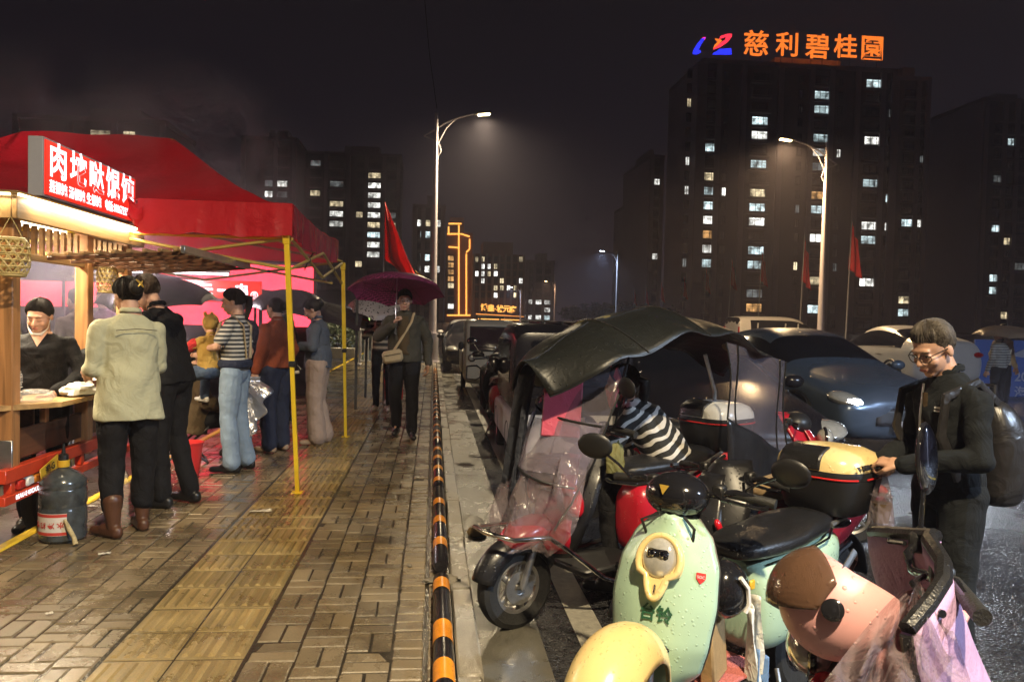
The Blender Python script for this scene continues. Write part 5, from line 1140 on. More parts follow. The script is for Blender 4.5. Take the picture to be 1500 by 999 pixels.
# ---------------------------------------------------------------- MINT retro scooter
HM = math.atan2(-.57, -.82)
ms = empty('electric_scooter', (.60, 2.55, -.13), HM, 'mint green retro electric scooter with cream fender, round headlight and cream top box', 'scooter')
scooter_common(ms, 1.2, .21, rim='black_gloss')
def fender(u, v):
    a = R_(-22 + 190 * u); w_ = (v - .5) * 2; rr = .305 + .03 * math.sin(math.pi * min(1, u * 1.1)); th = w_ * 1.35
    hw = .125 * (.62 + .38 * math.sin(math.pi * (.12 + .80 * u))); out = rr * (1 - .22 * (1 - math.cos(th)))
    drop = -.12 * (1 - math.cos(th)) / (1 - math.cos(1.35))
    return (math.cos(a) * (rr + drop * .85) + .01, math.sin(th) / math.sin(1.35) * hw, .245 + math.sin(a) * (rr + drop * .85))
surf(ms, 'front_fender', 'cream', fender, 26, 16, .006)
# leg shield: v up, u across
SHW = [(0, .055), (.10, .085), (.22, .155), (.36, .180), (.55, .195), (.72, .187), (.86, .150), (.95, .095), (1.0, .035)]
def shield_pt(u, v, off=0.0):
    s = (u - .5) * 2; w_ = interp(v, SHW); z = .20 + .665 * v
    if v < .30: y = s * w_ + 0 * v
    else: y = s * w_
    x = -.235 - .15 * v + .045 * math.sin(math.pi * min(1, v * 1.05)) - (.085 + .03 * v) * abs(s) ** 2.2 * .75
    # split legs below the fender
    cut = max(0, .34 - v) / .34
    return Vector((x + off - .05 * cut, y + 0, z))
def shield_fn(u, v): return shield_pt(u, v)
sh_ = surf(ms, 'leg_shield', 'mint', shield_fn, 26, 34, .016)
edge = [shield_pt(0, v) + Vector((-.006, 0, 0)) for v in np.linspace(0, 1, 26)] + [shield_pt(1, v) + Vector((-.006, 0, 0)) for v in np.linspace(1, 0, 26)]
MB().tube(edge, .008, n=6).build('shield_edge', 'black_plastic', ms)
surf(ms, 'inner_panel', 'black_plastic', lambda u, v: shield_pt(.5 + (u - .5) * .9, v, -.055 - .03 * math.sin(math.pi * u)), 14, 18, .008)
MB().tube([(-.30, .15, .24), (-.42, .15, .2), (-.7, .15, .22)], .03, n=8).build('floor_tube', 'black_plastic', ms); MB().tube([(-.30, -.15, .24), (-.42, -.15, .2), (-.7, -.15, .22)], .03, n=8).build('floor_tube', 'black_plastic', ms)
# headlight assembly, on the shield (local basis from the surface)
def shield_frame(u, v, off=.012):
    p = shield_pt(u, v); du = shield_pt(u + .02, v) - shield_pt(u - .02, v); dv = shield_pt(u, v + .02) - shield_pt(u, v - .02)
    n = du.cross(dv).normalized(); 
    if n.x < 0: n = -n
    y = dv.normalized(); x = y.cross(n); m = Matrix((x, y, n)).transposed().to_4x4(); m.translation = p + n * off; return m
hl = empty('headlight', (0, 0, 0), 0, parent=ms); hl.matrix_basis = shield_frame(.5, .76, .012)
def tear(k, n=40, sx=.078, sy=.088):
    out = []
    for i in range(n):
        g = 2 * math.pi * i / n; x, y = sx * math.cos(g), sy * math.sin(g)
        if y < -sy * .55: x *= .62; y -= .045 * (abs(y) / sy - .55) / .45
        out.append((x * k, y * (k if y > -sy else 1), 0))
    return out
MB().tube([(p[0], p[1], .022) for p in tear(1)], .0125, n=10, closed=True).build('bezel', 'cream', hl)
MB().loft([[Vector((p[0], p[1], 0)) for p in tear(1.12)], [Vector((p[0], p[1], .022)) for p in tear(1.05)]], cap=True).build('housing', 'cream', hl)
MB().ell((0, .012, .018), (.066, .074, .032), n=26, m=14).build('lens', 'lamp_glass', hl)
MB().box((.0, .020, .045), (.082, .036, .018), bev=.008).build('projector', 'black_gloss', hl); MB().ell((-.018, .02, .054), (.013, .013, .006), n=12, m=6).build('bulb', 'mirror_glass', hl); MB().ell((.02, .02, .054), (.013, .013, .006), n=12, m=6).build('bulb', 'mirror_glass', hl)
MB().box((0, -.104, .024), (.012, .042, .012), bev=.005).build('badge', 'chrome', hl)
def decal(name, ch, u, v, size, m, rot=0, bold=.001):
    text(name, ch, size, m, ms, shield_frame(u, v, .0115) @ Matrix.Rotation(rot, 4, 'Z'), bold=bold, ext=.0008)
decal('shield_lettering', '台铃', .52, .50, .062, 'green_print', 0, .0012)
st_ = MB().prism([(-.017, .018, 0), (.017, .018, 0), (.017, -.002, 0), (0, -.021, 0), (-.017, -.002, 0)], (0, 0, .002)).build('sticker', 'sticker_red', ms, smooth=False); st_.matrix_basis = shield_frame(.86, .70, .0105)
text('sticker_text', 'SOC', .014, 'white_print', st_, Matrix.Translation((0, .003, .0025)), ext=.0003)
sl = MB().tube([(-.035, 0, 0), (.035, 0, 0)], .012, n=10).build('chrome_slot', 'black_gloss', ms); sl.matrix_basis = shield_frame(.56, .34, .010)
MB().tube([(-.04 + .0 * g, 0, 0) if False else (.045 * math.cos(g), .014 * math.sin(g), .004) for g in np.linspace(0, 6.283, 20, endpoint=False)], .003, n=5, closed=True).build('slot_trim', 'chrome', ms).matrix_basis = shield_frame(.56, .34, .010)
hb = handlebar(ms, -.50, .93, .33, 'black_gloss', turn=R_(-8))
MB().prism([(-.02, .016, 0), (.02, .016, 0), (.0, -.02, 0)], (0, 0, .003)).build('emblem', 'gold_print', hb, smooth=False).matrix_basis = frame((.135, 0, .03), (0, 1, 0), (-.35, 0, 1))
mirror(ms, (-.53, .22, .95), (-.50, .40, 1.05), (-1, .2, .2)); mirror(ms, (-.53, -.22, .95), (-.48, -.36, 1.07), (-1, -.1, .2))
MB().tube([(-.40, .05, .86), (-.37, .10, .83), (-.40, .08, .70)], .006, n=6).build('cable', 'black_plastic', ms); MB().tube([(-.40, -.05, .86), (-.36, -.10, .84), (-.40, -.07, .72)], .006, n=6).build('cable', 'black_plastic', ms)
for o_ in [c for c in ms.children if c.name.split('.')[0] not in ('floor_tube', 'side_stand')]:
    if o_.name.split('.')[0] == 'wheel' and o_.location.x < -.5: continue
    o_.matrix_basis = Matrix.Translation((-.22, 0, 0)) @ Matrix.Rotation(R_(17), 4, 'Z') @ Matrix.Translation((.22, 0, 0)) @ o_.matrix_basis
# floor, body, seat
MB().box((-.55, 0, .225), (.46, .30, .035), bev=.012).build('floorboard', 'black_plastic', ms); MB().box((-.56, 0, .252), (.42, .27, .016), bev=.006).build('floor_mat', 'mat_pink', ms)
def bring(x, hw, z0, z1, p=2.8, n=24): 
    out = []
    for k in range(n):
        g = 2 * math.pi * k / n; c, s = math.cos(g), math.sin(g); out.append(Vector((x, hw * math.copysign(abs(c) ** (2 / p), c), (z0 + z1) / 2 + (z1 - z0) / 2 * math.copysign(abs(s) ** (2 / p), s))))
    return out
MB().loft([bring(-.745, .09, .33, .60), bring(-.77, .13, .28, .64), bring(-.86, .165, .26, .66), bring(-1.02, .178, .30, .67), bring(-1.2, .165, .40, .68), bring(-1.36, .12, .50, .68), bring(-1.46, .06, .56, .66)]).build('rear_body', 'mint', ms, sub=1)
MB().loft([bring(-.66, .06, .665, .70), bring(-.70, .115, .655, .735), bring(-.84, .150, .655, .752), bring(-1.02, .152, .66, .745), bring(-1.06, .146, .662, .765), bring(-1.22, .130, .67, .775), bring(-1.36, .09, .675, .765), bring(-1.40, .05, .68, .75)]).build('seat', 'seat_black', ms, sub=1)
MB().tube([(-.84, .153, .668), (-1.02, .155, .672), (-1.22, .135, .68), (-1.40, .06, .688)], .005, n=6).build('seat_trim', 'chrome', ms)
text('body_lettering', '台铃', .055, 'green_print', ms, frame((-1.0, .182, .46), (-1, 0, 0), (0, .12, 1)), bold=.001, ext=.002)
MB().tube([(-1.28, .11, .72), (-1.42, .10, .73), (-1.60, .06, .74), (-1.62, 0, .745), (-1.60, -.06, .74), (-1.42, -.10, .73), (-1.28, -.11, .72)], .011, n=8).build('rack', 'steel', ms); MB().ell((-1.42, 0, .70), (.13, .12, .025), n=20, m=8).build('rack_pad', 'black_gloss', ms)
MB().grid(lambda u, v: (-1.2 + .26 * math.cos(R_(30 + 140 * u)), -.075 + .15 * v, .21 + .26 * math.sin(R_(30 + 140 * u))), 14, 4).build('rear_fender', 'black_plastic', ms, solid=.008)
tbx = box_top(ms, -1.46, .745, 'cream')
text('lid_lettering', 'TAILG', .034, 'black_plastic', tbx, frame((.075, .211, .226), (-1, .04, 0), (0, -.35, 1)), ext=.004)
MB().prism([(-.008, .008, 0), (.008, .008, 0), (0, -.011, 0)], (0, 0, .003)).build('lid_logo', 'black_plastic', tbx, smooth=False).matrix_basis = frame((.138, .203, .226), (-1, .25, 0), (0, -.35, 1))
# things on the mint scooter
M_ = ms.matrix_basis
def onm(x, y, z): return Matrix.Translation((.60, 2.55, -.13)) @ (Matrix.Rotation(HM, 4, 'Z') @ Vector((x, y, z)))
sp_ = empty('hanging_helmet', onm(-.52, .10, .60), HM, 'small black helmet with white stripe hanging behind the mint leg shield', 'helmet')
MB().ell((0, 0, 0), (.10, .09, .105), n=24, m=14).build('shell', 'black_gloss', sp_); MB().tube([(.03, .085, .07), (.0, .098, .03), (-.01, .098, -.03), (.0, .09, -.06)], .009, n=6).build('stripe', 'white_print', sp_); MB().box((-.045, .085, .03), (.03, .012, .035), bev=.004).build('emblem', 'plate_yellow', sp_)
pb = empty('paper_bag', onm(-.50, .07, .262), HM + .3, 'flat brown cardboard bag standing on the mint scooter floor', 'bag'); MB().box((0, 0, .13), (.16, .055, .26), rot=(.05, .06, 0), bev=.008).build('bag', 'cardboard', pb); MB().tube([(-.04, 0, .255), (-.03, .0, .30), (.03, 0, .30), (.04, 0, .255)], .003, n=5).build('handle', 'cardboard', pb)
cw = empty('cleaning_cloth', onm(-.66, .13, .42), HM, 'white and blue wet cloth hanging behind the mint leg shield', 'cloth')
MB().grid(lambda u, v: (.05 * (u - .5) * (1.6 - v) + .02 * math.sin(8 * u + 3 * v), .03 * math.sin(9 * u) + .02 * v, .12 - .30 * v + .02 * math.sin(6 * u)), 12, 14).build('cloth', 'cloth_white', cw, solid=.006); MB().grid(lambda u, v: (-.05 + .07 * u, .035 + .02 * math.sin(7 * u), -.10 - .14 * v + .05 * u), 8, 8).build('corner', 'cloth_blue', cw, solid=.006)
# ---------------------------------------------------------------- generic step-through scooter
def scooter(loc, rz, label, body, seat='seat_black', accent='black_plastic', box=None, bumper=False, nose=None, hl_on=True, mz=.14, mirrors=True, turn=0.0, hbz=1.0, cowl=None, sig=1.0, nac=True):
    e = empty('electric_scooter', loc, rz, label, 'scooter'); scooter_common(e, 1.24, .215, steer=turn)
    def fd(u, v):
        a = R_(15 + 140 * u); th = (v - .5) * 2.4; rr = .262; return (math.cos(a) * (rr - .06 * (1 - math.cos(th)) * 2), .072 * math.sin(th) / math.sin(1.2), .215 + math.sin(a) * (rr - .06 * (1 - math.cos(th)) * 2))
    surf(e, 'front_fender', accent, fd, 16, 8, .006)
    W2 = [(0, .10), (.2, .16), (.45, .205), (.7, .19), (.9, .13), (1, .08)]
    def sp(u, v, off=0): s = (u - .5) * 2; w_ = interp(v, W2); return Vector((-.17 - .24 * v + .05 * math.sin(math.pi * v) - .12 * abs(s) ** 2 + off, s * w_, .34 + .58 * v))
    surf(e, 'leg_shield', accent, lambda u, v: sp(u, v), 18, 18, .014)
    surf(e, 'front_cowl', cowl or body, lambda u, v: sp(.5 + (u - .5) * interp(v, [(0, .95), (.5, .75), (1, .5)]), .05 + .85 * v, .028 + .02 * math.sin(math.pi * v)), 14, 16, .012)
    MB().ell((-.06, 0, .48), (.17, .10, .075), rot=(0, R_(18), 0), n=20, m=12).build('nose', nose or cowl or body, e)
    h = empty('headlight', (-.19, 0, .76), 0, parent=e); MB().ell((0, 0, 0), (.06, .10, .065), n=20, m=12).build('lens', 'lamp_glass', h); MB().tube([(.0, .104 * math.cos(g), .069 * math.sin(g)) for g in np.linspace(0, 6.283, 22, endpoint=False)], .010, n=6, closed=True).build('bezel', 'black_gloss', h)
    for s in (1, -1): MB().ell((-.24, s * .15, .66), (.06 * sig, .045 * sig, .10 * sig), rot=(s * .3, .3, 0), n=16, m=10).build('turn_signal', 'tail_red', e)
    hbr = handlebar(e, -.42, hbz, .33, turn=turn, nac=nac)
    if mirrors:
        mirror(e, (-.45, .22, hbz + .02), (-.40, .36, hbz + mz + .1), (-1, .2, .2)); mirror(e, (-.45, -.22, hbz + .02), (-.40, -.36, hbz + mz + .1), (-1, -.2, .2))
    MB().box((-.56, 0, .25), (.44, .30, .04), bev=.012).build('floorboard', 'black_plastic', e)
    MB().loft([bring(-.76, .09, .30, .60), bring(-.80, .13, .26, .66), bring(-.95, .160, .26, .70), bring(-1.15, .165, .36, .72), bring(-1.4, .13, .50, .74), bring(-1.62, .06, .60, .72)]).build('rear_body', body, e, sub=1)
    MB().loft([bring(-.68, .07, .71, .75), bring(-.72, .115, .70, .785), bring(-.92, .148, .70, .80), bring(-1.08, .150, .71, .80), bring(-1.14, .143, .71, .83), bring(-1.4, .12, .72, .84), bring(-1.54, .06, .73, .81)]).build('seat', seat, e, sub=1)
    for s in (1, -1): MB().tube([(-1.1, s * .155, .70), (-1.4, s * .14, .80), (-1.62, s * .08, .84), (-1.66, 0, .845)], .010, n=8).build('grab_rail', 'steel', e); MB().tube([(-.55, s * .17, .28), (-.8, s * .175, .30), (-1.2, s * .175, .46)], .014, n=8).build('side_trim', accent, e)
    MB().ell((-1.64, 0, .66), (.04, .10, .04), n=14, m=8).build('tail_light', 'tail_red', e)
    MB().grid(lambda u, v: (-1.24 + .27 * math.cos(R_(30 + 150 * u)), -.075 + .15 * v, .215 + .27 * math.sin(R_(30 + 150 * u))), 14, 4).build('rear_fender', 'black_plastic', e, solid=.008)
    if bumper:
        for s in (1, -1): MB().tube([(.20, 0, .52), (.19, s * .10, .52), (.12, s * .15, .50), (-.08, s * .17, .49), (-.18, s * .19, .42), (-.42, s * .205, .24), (-.52, s * .205, .20), (-.95, s * .205, .20)], .0125, n=10).build('crash_bar', 'chrome', e); MB().box((-.56, s * .205, .24), (.03, .012, .09), bev=.003).build('bar_clamp', 'steel', e)
    if box: box_top(e, -1.52, .80, box, cover=True, tail='tail_red')
    return e
HA = math.atan2(-.50, -.866)
sa_ = scooter((.44, 3.94, -.13), HA, 'red scooter with black rain canopy, clear windshield and chrome crash bar', 'sc_red', accent='sc_black', box='sc_white', bumper=True, nose='sc_red', mirrors=True)
# windshield apron (curved clear sheet) with red lining panel
def wsh(u, v, off=0.0, k=1.0):
    s = (u - .5) * 2; w_ = interp(v, [(0, .10), (.18, .20), (.4, .29), (.75, .30), (1, .24)]) * k; z = .50 + .95 * v
    x = .03 - .42 * v + .06 * math.sin(math.pi * v) - .20 * abs(s) ** 2 * (1 - .2 * v); return (x + off, s * w_, z)
surf(sa_, 'windshield', 'film_clear', lambda u, v: wsh(u, v), 22, 26, 0)
pts = [Vector(wsh(0, v)) for v in np.linspace(0, 1, 20)] + [Vector(wsh(u, 1)) for u in np.linspace(0, 1, 10)] + [Vector(wsh(1, v)) for v in np.linspace(1, 0, 20)]
MB().tube(pts, .006, n=6).build('windshield_edge', 'black_plastic', sa_)
for (v0, sl_) in ((.62, -.10), (.30, -.12)): MB().tube([Vector(wsh(u, v0 + sl_ * (u - .5)) ) + Vector((.006, 0, 0)) for u in np.linspace(.02, .98, 16)], .007, n=6).build('windshield_strap', 'black_plastic', sa_)
surf(sa_, 'fogged_panel', 'film_foggy', lambda u, v: wsh(.02 + .96 * u, .32 + .27 * v, .008), 16, 12, 0)
MB().box((-.21, .09, 1.14), (.014, .20, .34), rot=(0, R_(-20), R_(42)), bev=.006).build('red_lining_panel', 'film_pink', sa_)
def curt(u, v):
    s = (u - .5) * 2; z = .44 + .62 * v; return (.10 - .32 * v - .10 * s * s + .022 * math.sin(13 * u + 6 * v) + .015 * math.sin(31 * u - 9 * v), s * (.13 + .20 * math.sin(math.pi * min(1, v + .15)) + .02 * math.sin(8 * v)) + .04, z + .015 * math.sin(17 * u))
surf(sa_, 'rain_curtain', 'film_crinkle', curt, 34, 30, 0)
# canopy
def canvas():
    m = mat('canopy_black', (.010, .011, .010), .42, var=0, drops=1.0, dscale=60, folds=.15); nt = m.node_tree; N = nt.nodes.new; p = nt.nodes['Principled BSDF']
    tc = N('ShaderNodeTexCoord'); v = N('ShaderNodeTexVoronoi'); v.inputs['Scale'].default_value = 2.6; L(nt, tc.outputs['Object'], v.inputs['Vector'])
    a = N('ShaderNodeMath'); a.operation = 'SUBTRACT'; a.inputs[1].default_value = .34; L(nt, v.outputs['Distance'], a.inputs[0]); b = N('ShaderNodeMath'); b.operation = 'ABSOLUTE'; L(nt, a.outputs[0], b.inputs[0])
    c = N('ShaderNodeMath'); c.operation = 'LESS_THAN'; c.inputs[1].default_value = .035; L(nt, b.outputs[0], c.inputs[0]); n = N('ShaderNodeTexNoise'); n.inputs['Scale'].default_value = 2; L(nt, tc.outputs['Object'], n.inputs['Vector'])
    g = N('ShaderNodeMath'); g.operation = 'GREATER_THAN'; g.inputs[1].default_value = .5; L(nt, n.outputs[0], g.inputs[0]); ml = N('ShaderNodeMath'); ml.operation = 'MULTIPLY'; L(nt, c.outputs[0], ml.inputs[0]); L(nt, g.outputs[0], ml.inputs[1])
    mx = N('ShaderNodeMix'); mx.data_type = 'RGBA'; mx.inputs[6].default_value = (.009, .010, .009, 1); mx.inputs[7].default_value = (.20, .17, .07, 1); L(nt, ml.outputs[0], mx.inputs[0]); L(nt, mx.outputs[2], p.inputs['Base Color'])
canvas()
cn = empty('rain_canopy', (0, 0, 0), 0, parent=sa_)
def can(u, v):
    # u front->back, v across
    s = (v - .5) * 2; x = -.02 - 1.78 * u; zc = interp(u, [(0, 1.36), (.18, 1.545), (.42, 1.665), (.62, 1.645), (.82, 1.52), (1, 1.36)]); w_ = interp(u, [(0, .16), (.12, .36), (.35, .42), (.7, .40), (.92, .32), (1, .22)])
    rib = .022 * abs(math.sin(math.pi * u * 4)); return (x - .05 * s * s, s * w_, zc - (.17 - .03 * u) * abs(s) ** 1.8 - .042 * (1 - abs(s) ** 2) * abs(math.sin(math.pi * u * 4)) ** .8 + (.03 * abs(s) * math.sin(math.pi * u * 4) ** 2))
MB().grid(can, 56, 24).build('canopy', 'canopy_black', cn, solid=.004)
for uu in (.25, .5, .75): MB().tube([Vector(can(uu, v)) + Vector((0, 0, .004)) for v in np.linspace(0, 1, 24)], .005, n=6).build('rib', 'black_plastic', cn)
MB().tube([Vector(can(u, .5)) + Vector((0, 0, .003)) for u in np.linspace(0, 1, 30)], .004, n=6).build('seam', 'black_plastic', cn)
for s in (0, 1): MB().tube([can(u, s) for u in np.linspace(0, 1, 40)], .0035, n=6).build('hem', 'black_plastic', cn)
MB().tube([(-.40, 0, 1.0), (-.32, 0, 1.25), (-.40, 0, 1.49)], .012, n=8).build('canopy_pole', 'steel', cn); MB().tube([(-1.5, 0, .82), (-1.50, 0, 1.15), (-1.40, 0, 1.38)], .012, n=8).build('canopy_pole', 'steel', cn)
# rear side curtain: clear upper window, black lower skirt
def rc(u, v): return (-1.12 - .62 * u - .05 * v, .38 - .06 * u + .02 * math.sin(9 * u + 4 * v), 1.47 - .12 * u - .42 * v - .14 * u * v)
surf(cn, 'curtain_window', 'film_clear', rc, 12, 12, 0); surf(cn, 'curtain_skirt', 'sc_black', lambda u, v: tuple(Vector(rc(u, 1)) + Vector((-.03 * v, .02 * math.sin(7 * u) * v, -.34 * v + .10 * u * v))), 10, 8, .006)
for uu in (0, .14, .86, 1): MB().tube([Vector(rc(uu, v)) + Vector((0, .004, 0)) for v in np.linspace(0, 1, 8)], .005, n=6).build('curtain_tape', 'black_plastic', cn)
# a dark rain jacket hung over the canopy pole and a leaf-coloured cloth
jk = MB().grid(lambda u, v: (-.20 - .06 * math.sin(5 * u) + .10 * v, -.28 + .20 * u + .03 * math.sin(11 * u), 1.30 - .62 * v + .03 * math.sin(9 * u + 3 * v)), 14, 18).build('rain_jacket', 'cloth_blue', None, solid=.012)
jk.matrix_basis = sa_.matrix_basis.copy(); jk.location = (.44, 3.94, -.13); jk.rotation_euler = (0, 0, HA); jk.data.materials[0] = mat('jacket_navy', (.018, .022, .035), .6, var=.2, folds=.8); tag(jk, 'dark navy rain jacket hanging beside the canopied scooter windshield', 'jacket')
lf = crumple('glove', (0, 0, 0), (.05, .03, .09), 'mat_pink', None, None, 33); lf.data.materials[0] = mat('olive_cloth', (.16, .15, .05), .8, var=.2, folds=.8); lf.location = Matrix.Translation((.44, 3.94, -.13)) @ (Matrix.Rotation(HA, 4, 'Z') @ Vector((-.42, .27, .80))); tag(lf, 'olive cloth glove hanging from the canopied scooter brake lever', 'glove')
# dark red scooter with tan seat between them
scc = scooter((1.02, 3.44, -.13), HA - R_(3), 'dark red scooter with tan and black seat parked between the mint and canopied ones', 'sc_darkred', seat='seat_tan', accent='sc_black', mirrors=False, hbz=.84, cowl='sc_black', sig=.3, nac=False)
MB().tube([(-.62, .17, .62), (-.9, .19, .72), (-1.1, .17, .78)], [.02, .03, .015], n=8, flat=.5).build('side_stripe', 'chrome', scc); MB().box((-.86, .196, .70), (.09, .006, .04), rot=(0, .35, 0)).build('side_sticker', 'cloth_blue', scc, smooth=False)
# red scooter turned the other way in front of the black car
scooter((3.02, 5.35, -.13), math.atan2(-.35, .94), 'glossy red scooter turned toward the road in front of the black parked car', 'sc_red', accent='sc_red', mirrors=False, hbz=.86)
scooter((.90, 11.3, -.13), R_(90), 'red scooter parked nose-away between the kerb and the boxy minicar', 'sc_red', accent='sc_black')
# ---------------------------------------------------------------- pink scooter with quilted lilac apron
HP = R_(156)
ps = scooter((.80, 1.97, -.13), HP, 'pink scooter with lilac wind apron and rain-wet film close to the man', 'sc_pink', accent='sc_pink', mirrors=False, nac=False)
mat('lilac', (.40, .26, .44), .75, var=.12, vscale=10, folds=.5, bump=.3, bscale=120)
def onp(x, y, z): return Matrix.Translation((.80, 1.97, -.13)) @ (Matrix.Rotation(HP, 4, 'Z') @ Vector((x, y, z)))
def apron(u, v):
    s = (u - .5) * 2; return (-.36 - .40 * v ** 1.3 - .10 * (1 - s * s) * (1 - v) + .02 * math.sin(7 * s + 5 * v), s * (.40 - .05 * v) + .05 * v, 1.06 - .10 * s * s - .62 * v + .025 * math.sin(9 * v + 3 * s))
surf(ps, 'wind_apron', 'lilac', apron, 22, 22, .028)
MB().tube([Vector(apron(u, .0)) + Vector((0, 0, .012)) for u in np.linspace(0, 1, 14)], .018, n=8).build('apron_binding', 'seat_black', ps)
for uu in (.0, 1.0): MB().tube([Vector(apron(uu, v)) for v in np.linspace(0, 1, 14)], .014, n=8).build('apron_binding', 'seat_black', ps)
def wfilm(u, v):
    q = atY(1345 + (u - .5) * (40 + 200 * v ** .8) - 35 * v, 862 + 160 * v + 10 * math.sin(9 * u), 1.56 - .2 * v + .035 * math.sin(13 * u + 4 * v) + .02 * math.sin(29 * u - 11 * v)); return Matrix.Rotation(-HP, 4, 'Z') @ (q - Vector((.80, 1.97, -.13)))
surf(ps, 'rain_film', 'film_crinkle', wfilm, 40, 30, 0)
k_ = empty('mirror', (-.50, -.20, .85), 0, parent=ps); MB().tube([(0, 0, 0), (.03, -.03, .16), (.02, -.06, .30)], [.012, .008, .006], n=8).build('stem', 'black_gloss', k_)
q_ = Vector((-.9, .75, .1)).normalized().to_track_quat('Z', 'Y').to_matrix(); MB().ell((.015, -.07, .37), (.048, .10, .016), rot=q_, n=22, m=10).build('shell', 'black_gloss', k_); MB().ell(Vector((.015, -.07, .37)) + q_ @ Vector((0, 0, .007)), (.043, .092, .012), rot=q_, n=22, m=8).build('glass', 'mirror_glass', k_)
# pink helmet with brown visor hung on it
hc = atY(1224, 886, 1.74); hmt = empty('pink_helmet', hc, R_(195), 'pink open-face helmet with smoky brown visor and black hinge hung on the pink scooter', 'helmet')
mat('helmet_pink', (.62, .32, .32), .42, var=.06, vscale=8, drops=.8, dscale=60, bump=.03, bscale=10)
def hel(u, v):
    a = 2 * math.pi * u; t = R_(-40 + 130 * v); d = Vector((math.cos(t) * math.cos(a), math.cos(t) * math.sin(a), math.sin(t))); return (d.x * .132, d.y * .112, d.z * .125 - .02 * max(0, -d.x) * (1 - v))
MB().grid(hel, 40, 20, uc=True).build('shell', 'helmet_pink', hmt, solid=.012)
_r = Vector((.86, -.51, 0)); _u = Vector((.199, .335, .917)); _x = (-.86 * _r + .5 * _u).normalized(); _z = (-.5 * _r - .86 * _u).normalized(); _y = _z.cross(_x).normalized(); hmt.scale = (.95, .95, .95); hmt.rotation_euler = Matrix((_x, _y, _z)).transposed().to_euler()
def vis(u, v):
    a = R_(-84 + 168 * u); hf = 40 * (1 - .62 * abs(2 * u - 1) ** 3); t = R_(-4 + hf * (2 * v - 1)); k = .150 + .010 * math.cos(a); return (math.cos(t) * math.cos(a) * k * 1.02, math.cos(t) * math.sin(a) * k * .84, math.sin(t) * .145 + .012)
MB().grid(vis, 30, 12).build('visor', 'visor_smoke', hmt, solid=.003)
for s in (1, -1): MB().lathe([(.026, 0), (.026, .010), (.018, .014), (.010, .013), (0, .016)], 20, c=(-.01, s * .118, .02), axis=(0, s, 0)).build('hinge', 'black_gloss', hmt)
MB().tube([(.02, .10, -.05), (.03, .06, -.13), (.03, -.06, -.13), (.02, -.10, -.05)], .009, n=6, flat=.4).build('chin_strap', 'black_plastic', hmt)
# ================================================================ PEOPLE
def skin_mat(name, col): return mat(name, col, .48, var=.07, vscale=22, bump=.08, bscale=220, spec=.4)
skin_mat('skin', (.50, .29, .20)); skin_mat('skin_warm', (.56, .32, .22))
mat('lip', (.36, .12, .10), .4, var=0); mat('eye_white', (.55, .52, .48), .2, var=0); mat('eye_dark', (.015, .01, .008), .2, var=0)
def hair_mat(name, col):
    m = mat(name, col, .55, var=0, spec=.25); nt = m.node_tree; N = nt.nodes.new; p = nt.nodes['Principled BSDF']; tc = N('ShaderNodeTexCoord'); mp = N('ShaderNodeMapping'); mp.inputs['Scale'].default_value = (150, 30, 40); L(nt, tc.outputs['Object'], mp.inputs[0])
    n = N('ShaderNodeTexNoise'); n.inputs['Scale'].default_value = 1; n.inputs['Detail'].default_value = 4; n.inputs['Distortion'].default_value = .6; L(nt, mp.outputs[0], n.inputs['Vector'])
    b = N('ShaderNodeBump'); b.inputs['Strength'].default_value = .9; b.inputs['Distance'].default_value = .006; L(nt, n.outputs[0], b.inputs['Height']); L(nt, b.outputs[0], p.inputs['Normal'])
    r = N('ShaderNodeValToRGB'); r.color_ramp.elements[0].position = .3; r.color_ramp.elements[0].color = (*[c * .5 for c in col], 1); r.color_ramp.elements[1].position = .75; r.color_ramp.elements[1].color = (*[c * 2.0 for c in col], 1); L(nt, n.outputs[0], r.inputs[0]); L(nt, r.outputs[0], p.inputs['Base Color'])
hair_mat('hair_black', (.010, .0075, .006)); hair_mat('hair_brown', (.035, .022, .016)); hair_mat('hair_grey', (.065, .055, .045))
def cloth(name, col, rough=.85, sheen=.1, **k): return mat(name, col, rough, spec=.25, var=.10, vscale=7, folds=.55, bump=.15, bscale=260, sheen=0, **k)
cloth('c_green', (.44, .43, .29)); cloth('c_black', (.007, .007, .008)); cloth('c_blackshirt', (.006, .006, .007)); cloth('c_jeans', (.20, .27, .36)); cloth('c_grey', (.085, .10, .13)); cloth('c_beige', (.36, .27, .22)); cloth('c_brown', (.085, .058, .030)); cloth('c_olive', (.060, .055, .042)); cloth('c_khaki', (.10, .085, .055)); cloth('c_navy', (.02, .026, .05)); cloth('c_yellow', (.40, .25, .06)); cloth('c_red', (.45, .03, .03)); cloth('c_orange', (.22, .05, .02)); cloth('c_denim', (.06, .09, .15)); cloth('c_cream', (.55, .48, .36)); cloth('c_manblack', (.009, .011, .013), .95); cloth('c_greenjacket', (.07, .075, .05)); cloth('c_pink', (.60, .08, .14)); cloth('c_mauve', (.22, .10, .16))
mat('leather_brown', (.085, .035, .018), .4, var=.2, vscale=20, bump=.2, bscale=60); mat('shoe_black', (.012, .012, .013), .35, var=.2); mat('shoe_white', (.62, .60, .55), .5, var=.1); mat('shoe_tan', (.34, .24, .16), .6, var=.1); mat('sole_white', (.6, .58, .54), .5, var=.1); mat('bag_beige', (.42, .33, .20), .6, var=.1, folds=.4); mat('bag_leather', (.02, .019, .02), .32, var=.2, vscale=12, folds=.4)
